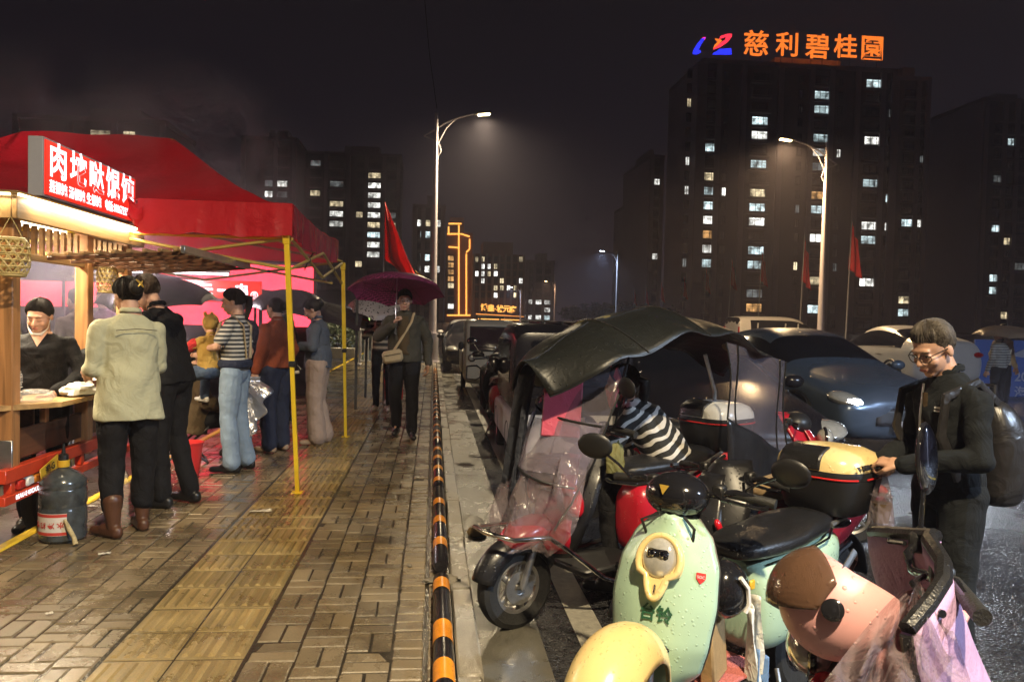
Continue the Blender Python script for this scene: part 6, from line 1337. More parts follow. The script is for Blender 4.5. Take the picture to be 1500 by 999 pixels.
stripes('c_stripe_tee', (.55, .53, .48), (.05, .055, .06), 26, 'Z', duty=.45); stripes('c_zebra', (.012, .012, .012), (.55, .53, .50), 17, 'Z', duty=.62, wob=.10, rot=(.5, .25, 0)); stripes('c_stripe_grey', (.26, .26, .25), (.09, .09, .10), 20, 'Z'); stripes('c_stripe_dark', (.03, .03, .035), (.34, .30, .24), 11, 'Z', duty=.55)
def V3(p): return Vector(p)
DEF = dict(pelvis=(0, 0, .95), chest=(0, .01, 1.28), neck=(0, -.01, 1.44), head=(0, .02, 1.575), shL=(-.172, 0, 1.385), shR=(.172, 0, 1.385), elL=(-.24, -.03, 1.13), elR=(.24, -.03, 1.13), wrL=(-.25, .06, .89), wrR=(.25, .06, .89), hipL=(-.09, 0, .91), hipR=(.09, 0, .91), knL=(-.10, .02, .50), knR=(.10, .02, .50), anL=(-.105, -.02, .085), anR=(.105, -.02, .085), toeL=(-.125, .15, .03), toeR=(.125, .15, .03))
def hand(mb, wrist, d, n, curl=.5, s=1.0, side=1, spread=1.0):
    """palm + five fingers; d finger direction, n palm normal (fingers curl towards n)"""
    d = Vector(d).normalized(); n = Vector(n); n = (n - d * n.dot(d)).normalized(); x = d.cross(n) * side
    w = Vector(wrist)
    def P(a, b, c): return w + (d * a + x * b + n * c) * s
    mb.cap2(P(-.02, 0, 0), P(.03, 0, 0), .024 * s, .026 * s, n=10)
    for b, r in ((-.026, .0135), (-.009, .0145), (.009, .0145), (.026, .0125)): mb.cap2(P(.02, b * .8, 0), P(.085, b, .002), r * s, r * s * .92, n=8)
    for b, ln in ((-.027, .072), (-.009, .082), (.010, .077), (.027, .060)):
        p = P(.085, b * spread, .002); a = curl * .7; seg = [ln * .42, ln * .33, ln * .25]; r = .0098
        for k, sl in enumerate(seg):
            q = p + (d * math.cos(a) + n * math.sin(a)) * sl * s; mb.cap2(p, q, r * s, r * s * .93, n=8); p = q; a += curl * 1.15; r *= .93
    p = P(.018, -.028, .006); q = P(.050, -.052, .018); r_ = P(.082, -.050 + .02 * curl, .028 + .018 * curl); mb.cap2(p, q, .0145 * s, .0125 * s, n=8); mb.cap2(q, r_, .0122 * s, .0098 * s, n=8)
def folds_disp(me, amp, k=11.0, seed=0, zs=1.7):
    n = len(me.vertices); co = np.empty(n * 3, 'f'); no = np.empty(n * 3, 'f'); me.vertices.foreach_get('co', co); me.vertices.foreach_get('normal', no); co = co.reshape(-1, 3); no = no.reshape(-1, 3)
    x, y, z = co[:, 0] * k, co[:, 1] * k, co[:, 2] * k * zs
    f = np.sin(x * 1.3 + 1.7 * np.sin(z * .6 + seed) + seed) * .5 + np.sin(z * 1.1 + 2.1 * np.sin(x * .9 + y * .7 + seed * 2)) * .8 + .5 * np.sin(2.3 * z - 1.9 * y + 2 * np.sin(1.4 * x + seed)) + .25 * np.sin(4.1 * z + 3.3 * x + seed)
    co += no * (f * amp)[:, None]; me.vertices.foreach_set('co', co.ravel()); me.update()
def remesh(name, mb, m, e, vox, smooth=4, folds=0.0, seed=0, k=11.0, zs=1.7):
    o = mb.build(name, m, e, smooth=False, fix=False); bake(o, voxel=vox, smooth=smooth)
    if folds: folds_disp(o.data, folds, k, seed, zs)
    if len(o.data.materials) == 0: o.data.materials.append(M[m] if isinstance(m, str) else m)
    return o
def loft_path(mb, secs, side, n=22):
    """secs: list of (center, rx, ry); rings with x along side vector, y along forward = z x side"""
    side = Vector(side).normalized(); rings = []
    for i, (c, rx, ry) in enumerate(secs):
        c = Vector(c); a = Vector(secs[max(0, i - 1)][0]); b = Vector(secs[min(len(secs) - 1, i + 1)][0]); t = (b - a).normalized() if (b - a).length > 1e-6 else Vector((0, 0, 1))
        fw = t.cross(side).normalized(); rings.append([c + side * rx * math.cos(2 * math.pi * k / n) + fw * ry * math.sin(2 * math.pi * k / n) for k in range(n)])
    mb.loft(rings)
def person(label, loc, rz, h=1.7, pose=None, top='c_black', bottom='c_black', shoe='shoe_black', skin='skin', hair='short', hairm='hair_black', hyaw=0, hpitch=0, hroll=0, sleeve=1.0, hem=.0, bulk=1.0, loose=1.0, vox=.007,
           curlL=.5, curlR=.5, handL=None, handR=None, eyes='open', collar=True, legw=1.0, boots=None, long_top=0.0, seed=1, glove=None, sleeve_m=None, zoff=0.0, wide=0.0, group=None, neckline=None, cat='person', jacket_open=None, brow=True, topname='jacket', bot_name='trousers'):
    e = empty('person', (loc[0], loc[1], loc[2] + zoff), rz, label, cat, group); s = h / 1.70; e.scale = (s, s, s)
    J = {k: Vector(v) for k, v in DEF.items()}
    if pose:
        for k, v in pose.items(): J[k] = Vector(v)
    J['shL'].z -= .018; J['shR'].z -= .018; side = (J['shR'] - J['shL']).normalized()
    up = (J['chest'] - J['pelvis']).normalized()
    # ---------------- body
    mb = MB(); HR = Euler((R_(hpitch), R_(hroll), R_(hyaw)), 'XYZ').to_matrix(); hc = J['head']
    # euler: pitch <0 looks down
    def Hp(x, y, z): return hc + HR @ Vector((x, y, z))
    def He(c, r): mb.ell(Hp(*c), r, rot=HR, n=20, m=12)
    He((0, -.012, .030), (.075, .094, .085)); He((0, .022, -.030), (.061, .070, .078)); He((0, .058, -.090), (.028, .024, .020)); He((.033, .060, -.028), (.027, .024, .027)); He((-.033, .060, -.028), (.027, .024, .027)); He((0, .076, .026), (.050, .014, .016))
    He((0, .030, -.070), (.050, .050, .030))
    mb.cap2(Hp(0, .086, .012), Hp(0, .106, -.026), .0085, .0130, n=10); He((.0125, .096, -.031), (.009, .010, .0075)); He((-.0125, .096, -.031), (.009, .010, .0075))
    He((0, .088, -.056), (.023, .0095, .0065)); He((0, .086, -.067), (.019, .0095, .0070))
    for x in (-1, 1): He((x * .076, -.010, -.006), (.011, .019, .031)); He((x * .031, .074, .002), (.016, .010, .010))
    mb.cap2(Hp(0, -.022, -.05), J['neck'] + Vector((0, 0, -.02)), .052, .058, n=14)
    loft_path(mb, [(J['neck'] + up * .01, .07, .055), (J['neck'] - up * .06, .11, .06), (J['chest'], .135, .09), (J['pelvis'] + up * .12, .11, .08), (J['pelvis'] - up * .03, .13, .09)], side, 16)
    for S in 'LR':
        sg = -1 if S == 'L' else 1
        mb.cap2(J['sh' + S] - up * .03, J['el' + S], .036, .034, n=12); mb.cap2(J['el' + S], J['wr' + S], .037, .025, n=12)
        hd = (handL if S == 'L' else handR); fd = J['wr' + S] - J['el' + S]
        if hd is None: hd = (fd, Vector((-sg, 0, 0)) + Vector((0, .3, 0)))
        if not (glove and S in glove): hand(mb, J['wr' + S] + Vector(hd[0]).normalized() * .015, hd[0], hd[1], curlL if S == 'L' else curlR, 1.0, 1 if S == 'R' else -1)
        mb.cap2(J['hip' + S], J['kn' + S], .06, .045, n=12); mb.cap2(J['kn' + S], J['an' + S], .045, .032, n=12); mb.cap2(J['pelvis'], J['hip' + S], .08, .07, n=12); mb.cap2(J['an' + S], J['an' + S].lerp(J['toe' + S], .45) + Vector((0, 0, .01)), .024, .016, n=10)
    bo = remesh('body', mb, skin, e, min(vox, .0062), 2)
    # ---------------- face
    if eyes:
        for x in (-1, 1):
            if eyes == 'open':
                MB().ell(Hp(x * .031, .0795, .003), (.0135, .0075, .0052), rot=HR, n=12, m=8).build('eye', 'eye_white', e); MB().ell(Hp(x * .031, .0845, .003), (.0055, .0035, .0052), rot=HR, n=10, m=6).build('iris', 'eye_dark', e)
            MB().tube([Hp(x * .016, .0855, .004 if eyes == 'open' else -.004), Hp(x * .031, .0885, .0095 if eyes == 'open' else -.006), Hp(x * .046, .080, .004 if eyes == 'open' else -.003)], .0014, n=5).build('eyelash', 'eye_dark', e)
            if brow: MB().tube([Hp(x * .014, .089, .024), Hp(x * .032, .0905, .030), Hp(x * .050, .079, .025)], [.0032, .0042, .0022], n=6, flat=.6).build('eyebrow', hairm, e)
        MB().ell(Hp(0, .0935, -.0605), (.021, .0055, .0075), rot=HR, n=14, m=8).build('lips', 'lip', e)
    # ---------------- hair
    if hair:
        rd = random.Random(seed)
        HL = [(-1, -.76), (-.4, -.7), (-.1, -.55), (.15, -.30), (.4, .06), (.65, .34), (1, .46)] if hair == 'short' else [(-1, -.95), (-.3, -.9), (0, -.62), (.25, -.36), (.5, -.04), (.75, .30), (1, .45)]
        def hfn(u, v):
            a = 2 * math.pi * u; t = R_(-62 + 152 * v); d = Vector((math.cos(t) * math.sin(a), math.cos(t) * math.cos(a), math.sin(t)))   # a=0 front
            fr = math.cos(a); k = d.z - interp(fr, HL); th = max(-.25, min(1, k * 3.0)); thick = .0095
            if hair == 'short': thick = .005 + .017 * max(0, d.z - .05) + .008 * max(0, fr) * max(0, d.z - .3)
            r = 1 + (thick * th) / .085 + (.035 * noise.noise(Vector((d.x * 16, d.y * 5, d.z * 7 + seed))) if th > .5 else 0)
            if th < 0: r = 1 + th * .35
            return Hp(d.x * .076 * r, -.012 + d.y * .095 * r, .030 + d.z * .086 * r)
        MB().grid(hfn, 48, 26, uc=True).build('hair', hairm, e)
        if vox < .0085:
            mb = MB()
            for _ in range(330):
                u0 = rd.random(); fr = math.cos(2 * math.pi * u0); end = max(.02, (math.degrees(math.asin(max(-.99, interp(fr, HL)))) + 62) / 152 + rd.uniform(-.03, .10)); off = rd.uniform(.0005, .004); pts = []
                for k in range(7):
                    v = 1 - (1 - end) * (k / 6) * rd.uniform(.93, 1); p = hfn(u0 + .012 * math.sin(k + u0 * 40), max(0, v)); c0 = Hp(0, -.012, .03); pts.append(p + (p - c0).normalized() * off)
                mb.tube(pts, [.0012, .002, .0024, .0024, .0022, .0018, .0008], n=3)
            mb.build('hair_strands', hairm, e)
        if hair == 'bun':
            MB().ell(Hp(0, -.118, .028), (.048, .040, .052), rot=HR, n=16, m=10).ell(Hp(.015, -.125, .05), (.03, .03, .035), rot=HR, n=14, m=8).build('hair_bun', hairm, e)
        if hair in ('pony', 'long'):
            ln = .22 if hair == 'pony' else .34
            b0 = Hp(0, -.10, .02 if hair == 'pony' else -.01); MB().tube([b0, b0 + HR @ Vector((0, -.05, -.02)), b0 + Vector((0, 0, -.10)) + HR @ Vector((0, -.05, 0)), b0 + Vector((0, 0, -ln)) + HR @ Vector((0, -.03, 0))], [.028, .036, .034, .012] if hair == 'pony' else [.06, .062, .055, .03], n=12).build('pony_tail', hairm, e)
    # ---------------- top garment
    B = bulk; mb = MB()
    pl = J['pelvis']; ch = J['chest']; nk = J['neck']
    hemc = pl - up * (.02 + long_top); HB = .165 * B * loose
    loft_path(mb, [(hemc, HB * (1.0 + .35 * long_top), .122 * B * loose), (pl + up * .10, .158 * B * (1 + (loose - 1) * .8), .118 * B * (1 + (loose - 1))), (pl.lerp(ch, .6), .165 * B, .12 * B), (ch + up * .04, .178 * B, .122 * B), (nk - up * .075, .165 * B, .095 * B), (nk - up * .025, .115 * B, .075), (nk + up * .012, .066, .060)], side)
    for S in 'LR':
        sh, el, wr = J['sh' + S], J['el' + S], J['wr' + S]; lz = .5 + .5 * loose
        mb.cap2(nk.lerp(sh, .35) - up * .035, sh - up * .022, .052 * B, .052 * B, n=14)
        if sleeve <= .5:
            q = sh.lerp(el, min(1, sleeve * 2)); mb.cap2(sh - up * .02, q, .056 * B * lz, .058 * B * lz, n=14)
        else:
            mb.cap2(sh - up * .02, el, .056 * B * lz, .053 * B * lz, n=14); q = el.lerp(wr, (sleeve - .5) * 2 * .97); mb.cap2(el, q, .056 * B * lz, .043 * B * lz, n=14)
    to = remesh(topname, mb, top, e, max(vox, .008), 5, .0042 * (.2 + loose), seed, 12, 1.0 if loose > 1.1 else 1.6)
    if collar:
        ring = [(nk + side * .060 * math.cos(g) + up.cross(side).normalized() * (.057 * math.sin(g)) * (-1) + up * (.018 + (.018 if math.sin(g) > 0 else -.004))) for g in np.linspace(0, 2 * math.pi, 20, endpoint=False)]
        MB().tube(ring, .008, n=8, closed=True, flat=2.0).build('collar', top, e)
    # ---------------- trousers
    mb = MB(); mb.ell(pl - up * .03, (.160 * B, .118 * B, .12), n=20, m=12); W = legw
    for S in 'LR':
        hp, kn, an = J['hip' + S], J['kn' + S], J['an' + S]; an2 = kn.lerp(an, .97 if not boots else .70)
        mb.cap2(hp, kn, .092 * B * W, .067 * (1 + (W - 1) * 1.4), n=14); mb.cap2(kn, an2, .066 * (1 + (W - 1) * 1.4), .050 * (1 + (W - 1) * 2.4) + wide, n=14)
    remesh(bot_name, mb, bottom, e, max(vox, .008), 4, .0042, seed + 3, 12, 1.3)
    # ---------------- shoes
    for S in 'LR':
        an, te = J['an' + S], J['toe' + S]; f = (te - an); f.z = 0; f.normalize(); heel = an - f * .045 + Vector((0, 0, .038 - an.z)) if an.z < .14 else an - f * .045 + Vector((0, 0, -.045)); tip = te + Vector((0, 0, max(0, .030 - te.z)))
        mb = MB(); mb.cap2(heel, tip, .038, .030, n=14, sx=1.0); mb.cap2(heel + Vector((0, 0, .015)), heel.lerp(tip, .55) + Vector((0, 0, .022)), .037, .034, n=12); mb.cap2(an - f * .01, an + Vector((0, 0, .02 if not boots else boots)), .042, .044 if not boots else .056, n=12)
        if boots: mb.cap2(an + Vector((0, 0, boots * .4)), an + Vector((0, 0, boots)), .05, .062, n=14)
        remesh('shoe' if not boots else 'boot', mb, shoe, e, .007, 3)
    e['j'] = 0; del e['j']
    return e, J, Hp, HR, s
CAM180 = math.pi
def wpos(e, p):
    return Matrix.Translation(e.location) @ (Matrix.Rotation(e.rotation_euler.z, 4, 'Z') @ (Vector(p) * e.scale[0]))
# --- right-hand man in black jacket with backpack
rm, J, Hp, HR, s = person('man in black zip jacket and glasses looking down at his hands beside the scooters', (2.255, 3.20, -.13), R_(92), 1.62,
    dict(head=(.0, .105, 1.555), neck=(0, .025, 1.44), chest=(0, .015, 1.28), shL=(-.19, .03, 1.375), shR=(.19, .03, 1.375), elL=(-.25, .05, 1.10), elR=(.265, .0, 1.10), wrL=(-.09, .29, 1.05), wrR=(.10, .27, 1.03)),
    'c_manblack', 'c_manblack', 'shoe_black', 'skin', 'short', 'hair_grey', hyaw=14, hpitch=-26, bulk=1.04, vox=.006, curlL=.9, curlR=1.0, handL=((.7, .5, .0), (.5, 0, -.9)), handR=((-.75, .35, .05), (-.3, 0, -.9)), seed=4, legw=1.08, eyes='open')
gl = empty('glasses', (0, 0, 0), 0, parent=rm)
for x in (-1, 1):
    MB().tube([Hp(x * .033 + .026 * math.cos(g), .100 - .012 * abs(math.cos(g) * (1 if x * math.cos(g) > 0 else 0)), .0 + .019 * math.sin(g)) for g in np.linspace(0, 2 * math.pi, 18, endpoint=False)], .0019, n=6, closed=True).build('rim', 'black_plastic', gl); MB().tube([Hp(x * .058, .092, .010), Hp(x * .074, .05, .012), Hp(x * .080, -.005, .010)], .0022, n=5).build('temple_arm', 'black_plastic', gl)
MB().tube([Hp(-.008, .101, .006), Hp(0, .104, .009), Hp(.008, .101, .006)], .002, n=5).build('bridge', 'black_plastic', gl)
MB().tube([(.015, .135, 1.40), (.012, .150, 1.25), (.01, .148, 1.02)], .006, n=6, flat=.5).build('zip', 'steel', rm); MB().box((-.09, .135, 1.30), (.035, .01, .008), rot=(0, 0, .25)).box((-.09, .135, 1.285), (.035, .01, .006), rot=(0, 0, .25)).build('chest_logo', 'white_print', rm, smooth=False)
MB().grid(lambda u, v: (-.02 + .045 * u, .138 + .004 * math.sin(3 * u), 1.36 - .30 * v + .0 * u), 6, 8).build('undershirt', 'c_brown', rm)
bp = empty('backpack', wpos(rm, (.02, -.20, 1.10)), R_(92), 'black leather backpack worn by the man with glasses', 'backpack')
mb = MB(); mb.loft([[Vector((x * a, y * b - .02 + sh, z)) for x, y in [(math.copysign(abs(math.cos(g)) ** .7, math.cos(g)), math.copysign(abs(math.sin(g)) ** .7, math.sin(g))) for g in np.linspace(0, 2 * math.pi, 24, endpoint=False)]] for z, a, b, sh in ((-.24, .10, .05, 0), (-.225, .145, .085, 0), (-.10, .16, .105, -.01), (.08, .155, .10, 0), (.19, .125, .075, .02), (.235, .06, .035, .04))]); bo_ = mb.build('bag', 'bag_leather', bp, sub=1); folds_disp(bo_.data, .004, 10, 2)
MB().grid(lambda u, v: (-.09 + .18 * u, -.128 - .03 * math.sin(math.pi * u) * math.sin(math.pi * v), -.18 + .16 * v), 10, 8).build('front_pocket', 'bag_leather', bp, solid=.02)
for x in (-1, 1): MB().tube([(x * .085, .03, .21), (x * .13, .16, .30), (x * .145, .315, .24), (x * .15, .335, .08), (x * .15, .25, -.10), (x * .12, .10, -.2)], .014, n=8, flat=1.6).build('shoulder_strap', 'bag_leather', bp)
MB().tube([(.14, -.02, .16), (.158, -.03, 0), (.15, -.03, -.18)], .005, n=6).build('zip', 'steel', bp); MB().tube([(-.03, -.0, .245), (-.03, .0, .28), (.03, .0, .28), (.03, 0, .245)], .008, n=6).build('top_handle', 'bag_leather', bp)
# drink cup in a clear bag hanging from his hands
hp_ = wpos(rm, (.0, .33, 1.02)); cu = empty('drink_cup', (hp_.x, hp_.y, hp_.z - .24), 0, 'clear plastic cup of brown soup hanging in a bag from the man\'s hand', 'cup')
mat('soup', (.22, .14, .05), .2, var=.2, coat=.3)
MB().lathe([(0, 0), (.030, .001), (.042, .085), (0, .086)], 24).build('contents', 'soup', cu); MB().lathe([(.031, 0), (.046, .115), (.048, .117), (.046, .12), (0, .122)], 24, cap=False).build('cup', 'film_clear', cu)
MB().grid(lambda u, v: ((.052 - .045 * v ** 1.6 + .006 * math.sin(5 * 6.28 * u)) * math.cos(6.283 * u), (.052 - .045 * v ** 1.6 + .006 * math.sin(4 * 6.28 * u)) * math.sin(6.283 * u), -.005 + .24 * v), 26, 12, uc=True).build('bag', 'film_crinkle', cu)
ky = MB().box((0, 0, 0), (.03, .055, .014), bev=.004).build('key_fob', 'black_gloss', None, wpos(rm, (0, .365, 1.02)), (0, 0, .5)); tag(ky, 'small dark key held in the fingers of the man with glasses', 'key')
# --- green shirt woman, back view
gw, J, Hp, HR, s = person('woman in pale green shirt and brown boots ordering at the wooden cart', (-1.93, 5.24, 0), R_(38), 1.66,
    dict(head=(-.005, .045, 1.57), shL=(-.18, .01, 1.39), elL=(-.215, .02, 1.10), wrL=(-.20, .24, 1.06), elR=(.20, .05, 1.11), wrR=(.08, .26, 1.05), anL=(-.11, -.04, .085), anR=(.10, .05, .085), toeL=(-.17, .13, .03), toeR=(.11, .22, .03)),
    'c_green', 'c_black', 'leather_brown', 'skin', 'bun', 'hair_black', hyaw=12, hpitch=-12, sleeve=.74, bulk=1.02, loose=1.22, long_top=.17, boots=.16, vox=.007, legw=1.16, handL=((.2, 1, -.1), (1, 0, -.2)), seed=2, topname='shirt')
cp = empty('claw_clip', (0, 0, 0), 0, parent=gw); MB().tube([Hp(-.025, -.165, .07), Hp(.0, -.172, .045), Hp(.02, -.165, .02)], [.004, .008, .004], n=6).tube([Hp(.022, -.16, .065), Hp(.005, -.172, .045), Hp(-.015, -.165, .025)], [.003, .006, .003], n=6).build('clip', 'gold_print', cp)
MB().tube([Hp(-.078, .0, -.01), Hp(-.068, .05, -.06), Hp(-.04, .085, -.08)], .003, n=5).build('mask_strap', 'shoe_white', gw)
MB().tube([(-.125, -.135, 1.345), (0, -.142, 1.355), (.125, -.135, 1.345)], .003, n=5).build('yoke_seam', 'c_khaki', gw)
# --- dark man behind her, leaning to the counter with a gloved hand
dm, J, Hp, HR, s = person('man in black reaching over the cart counter with a black gloved hand', (-1.93, 6.02, 0), R_(72), 1.74,
    dict(head=(0, .20, 1.53), neck=(0, .11, 1.42), chest=(0, .07, 1.27), shL=(-.19, .10, 1.37), shR=(.19, .10, 1.37), elL=(-.26, .30, 1.15), wrL=(-.30, .50, 1.06), elR=(.25, .22, 1.13), wrR=(.15, .44, 1.03), anR=(.12, -.10, .085), toeR=(.15, .07, .03)),
    'c_blackshirt', 'c_black', 'shoe_black', 'skin', 'short', 'hair_brown', hpitch=-28, bulk=1.08, loose=1.1, vox=.008, seed=6, long_top=.06, glove='L', legw=1.1)
mb = MB(); hand(mb, J['wrL'] + Vector((-.01, .01, 0)), (-.25, 1, -.45), (.3, -.3, -1), .7, 1.15, -1); remesh('glove', mb, 'c_blackshirt', dm, .006, 2)
# --- vendor behind the counter
vd, J, Hp, HR, s = person('vendor woman in black v-neck looking down behind the cart counter, chin mask', (-2.66, 5.66, -.07), R_(192), 1.60,
    dict(head=(0, .075, 1.55), neck=(0, .01, 1.42), elL=(-.28, .06, 1.12), elR=(.28, .06, 1.12), wrL=(-.16, .30, 1.02), wrR=(.17, .30, 1.04)), 'c_blackshirt', 'c_black', 'shoe_black', 'skin_warm', 'bun', 'hair_black', hpitch=-24, hyaw=-8, hroll=-3, bulk=1.04, vox=.0065, eyes='closed', collar=False, seed=8, topname='sweater')
MB().prism([(-.062, 0, 0), (.062, 0, 0), (0, 0, -.115)], (0, .004, 0)).build('neckline', 'skin_warm', vd, smooth=False).matrix_basis = Matrix.Translation((0, .088, 1.437)) @ Matrix.Rotation(R_(22), 4, 'X')
MB().tube([Hp(-.076, .0, -.005), Hp(-.066, .045, -.075), Hp(-.03, .085, -.108), Hp(.03, .085, -.108), Hp(.066, .045, -.075), Hp(.076, .0, -.005)], [.002, .002, .010, .010, .002, .002], n=6).build('chin_mask', 'shoe_white', vd)
# --- man at the cart's far side
person('man in dull green jacket standing behind the vendor at the cart', (-3.62, 6.9, -.07), R_(70), 1.70, dict(wrL=(-.15, .25, 1.0)), 'c_greenjacket', 'c_black', 'shoe_black', 'skin', 'short', 'hair_black', hpitch=-10, hyaw=10, vox=.009, seed=9)
# --- mother with toddler
mo, J, Hp, HR, s = person('mother in striped tee and light jeans carrying the toddler beside the tent leg', (-1.78, 7.32, 0), R_(84), 1.66,
    dict(head=(.01, .03, 1.57), elL=(-.25, .08, 1.16), wrL=(-.06, .27, 1.13), elR=(.25, -.05, 1.10), wrR=(.27, .05, .86), toeL=(-.11, .16, .03), anR=(.10, -.09, .085), toeR=(.14, .07, .03), knR=(.10, .0, .5)),
    'c_stripe_tee', 'c_jeans', 'shoe_black', 'skin', 'pony', 'hair_black', hpitch=-14, hyaw=10, sleeve=.33, vox=.0075, legw=1.16, wide=.012, handL=((.8, .5, .1), (0, -.9, .2)), curlR=1.2, collar=False, seed=11, topname='tee_shirt')
for S in (-1, 1): MB().tube([(S * .10, .10, 1.38), (S * .11, .135, 1.25), (S * .10, .13, 1.0)], .016, n=8, flat=.5).tube([(S * .10, .10, 1.38), (S * .10, -.02, 1.44), (S * .10, -.11, 1.35), (S * .05, -.125, 1.05)], .016, n=8, flat=.5).build('carrier_strap', 'bag_beige', mo)
MB().tube([(.16 * math.cos(g), .125 * math.sin(g), 1.0) for g in np.linspace(0, 6.283, 26, endpoint=False)], .03, n=8, closed=True, flat=1.3).build('carrier_belt', 'c_navy', mo)
td, J2, Hp2, HR2, s2 = person('toddler in yellow hood and red sleeves carried in the mother\'s arms', wpos(mo, (-.05, .20, .55)), R_(60), .86 * 1.28,
    dict(pelvis=(0, 0, .62), chest=(0, .02, .90), neck=(0, .02, 1.06), head=(0, .05, 1.22), shL=(-.17, .02, 1.02), shR=(.17, .02, 1.02), elL=(-.25, .16, .90), wrL=(-.26, .36, .86), elR=(.24, .18, .86), wrR=(.18, .36, .80), hipL=(-.09, .02, .58), hipR=(.09, .02, .58), knL=(-.16, .27, .50), knR=(.16, .27, .50), anL=(-.17, .30, .18), anR=(.17, .30, .18), toeL=(-.18, .46, .14), toeR=(.18, .46, .14)),
    'c_yellow', 'c_denim', 'shoe_white', 'skin_warm', None, 'hair_black', hpitch=-6, bulk=1.25, vox=.008, legw=1.1, seed=13, eyes='closed')
MB().grid(lambda u, v: tuple(Hp2(.105 * math.cos(R_(-60 + 150 * v)) * math.sin(6.283 * u) * 1.0, -.02 + .118 * math.cos(R_(-60 + 150 * v)) * math.cos(6.283 * u) - .02 * v, .025 + .12 * math.sin(R_(-60 + 150 * v)) * (1 if math.cos(6.283 * u) < .6 or v > .45 else .4))), 30, 16, uc=True).build('hood', 'c_yellow', td)
MB().ell(Hp2(-.06, -.0, .14), (.03, .02, .035), n=10, m=6).ell(Hp2(.06, -.0, .14), (.03, .02, .035), n=10, m=6).build('hood_ears', 'c_yellow', td)
for S in 'LR': mb = MB(); mb.cap2(J2['sh' + S].lerp(J2['el' + S], .5), J2['el' + S], .078, .074); mb.cap2(J2['el' + S], J2['wr' + S], .074, .062); remesh('sleeve', mb, 'c_red', td, .01, 3, .004, 3)
# folded silver umbrella in the mother's right hand plus bag
mat('silver_fabric', (.55, .55, .57), .28, metal=.75, var=.1, folds=.9)
us = empty('folded_umbrella', wpos(mo, (.30, .10, .86)), R_(70), 'half folded silver umbrella held low by the mother', 'umbrella')
MB().tube([(0, .34, .10), (0, .05, 0), (0, -.15, -.10)], .006, n=6).build('shaft', 'black_plastic', us)
def sil(u, v): a = R_(-100 + 200 * u); r = .04 + .30 * v; return (.10 * math.sin(a) * v + .02 * math.sin(14 * u + 3), -.02 - r * .62 * math.cos(a * .55) + .03 * math.sin(22 * u) * v, -.05 + .34 * (u - .5) * (.2 + v) * 1.1 - .18 * v)
MB().grid(sil, 36, 14).build('canopy', 'silver_fabric', us, solid=.004).scale = (1.5, 1.35, 1.4)
sb = crumple('shopping_bag', wpos(mo, (.26, .10, .52)), (.09, .07, .14), 'clear_plastic', 'translucent plastic bag with food hanging from the mother\'s hand', 'plastic bag', 21, n=24, amp=.3)
# --- seated woman in brown
se, J, Hp, HR, s = person('seated woman in long brown coat looking up at the toddler', (-2.30, 7.75, 0), R_(-62), 1.62,
    dict(pelvis=(0, 0, .44), chest=(0, .05, .76), neck=(0, .05, .93), head=(.0, .06, 1.07), shL=(-.18, .05, .89), shR=(.18, .05, .89), elL=(-.25, .08, .62), elR=(.25, .10, .62), wrL=(-.12, .30, .52), wrR=(.12, .30, .54), hipL=(-.1, .02, .42), hipR=(.1, .02, .42), knL=(-.13, .42, .44), knR=(.13, .42, .44), anL=(-.13, .40, .085), anR=(.13, .42, .085), toeL=(-.14, .56, .03), toeR=(.14, .58, .03)),
    'c_brown', 'c_black', 'shoe_tan', 'skin_warm', 'bun', 'hair_black', hpitch=18, hyaw=-8, bulk=1.16, loose=1.3, long_top=.12, vox=.008, seed=15)
fc = empty('folding_stool', (-2.33, 7.72, 0), R_(20), 'black folding stool under the seated woman', 'stool')
for y in (-.15, .15): MB().tube([(-.19, y, .012), (.19, y, .34)], .011, n=8).build('leg', 'black_plastic', fc); MB().tube([(.19, y, .012), (-.19, y, .34)], .011, n=8).build('leg', 'black_plastic', fc)
for x in (-.19, .19): MB().tube([(x, -.17, .012), (x, .17, .012)], .011, n=8).build('foot_bar', 'black_plastic', fc); MB().tube([(x, -.17, .345), (x, .17, .345)], .011, n=8).build('seat_bar', 'black_plastic', fc)
MB().grid(lambda u, v: (-.19 + .38 * u, -.15 + .30 * v, .355 - .03 * math.sin(math.pi * u)), 8, 4).build('seat', 'c_black', fc, solid=.005)
# --- people deeper in the crowd
person('woman in orange jacket and dark skirt standing behind the silver umbrella', (-1.62, 8.35, 0), R_(60), 1.60, None, 'c_orange', 'c_navy', 'shoe_tan', 'skin', 'bun', 'hair_black', vox=.009, bulk=1.1, loose=1.2, seed=17, legw=1.3)
gj, J, Hp, HR, s = person('woman in slate grey jacket and beige trousers reading her phone under the tent edge', (-1.26, 8.86, 0), R_(88), 1.63,
    dict(head=(0, .075, 1.545), neck=(0, .02, 1.43), elL=(-.24, .03, 1.12), elR=(.24, .02, 1.11), wrL=(-.09, .27, 1.14), wrR=(.07, .27, 1.12), anR=(.10, -.07, .085), toeR=(.13, .10, .03)), 'c_grey', 'c_beige', 'shoe_tan', 'skin', 'bun', 'hair_black', hpitch=-30, vox=.008, bulk=1.06, loose=1.2, legw=1.3, wide=.02, long_top=.05, eyes='closed', seed=19, handL=((.6, .6, .2), (.5, -.2, .6)), handR=((-.6, .6, .2), (-.5, -.2, .6)))
ph = MB().box((0, 0, 0), (.075, .009, .155), rot=(R_(-40), 0, 0), bev=.004).build('phone', 'black_gloss', None, wpos(gj, (-.01, .375, 1.19)), (0, 0, R_(88))); tag(ph, 'dark mobile phone held by the woman in the slate grey jacket', 'phone')
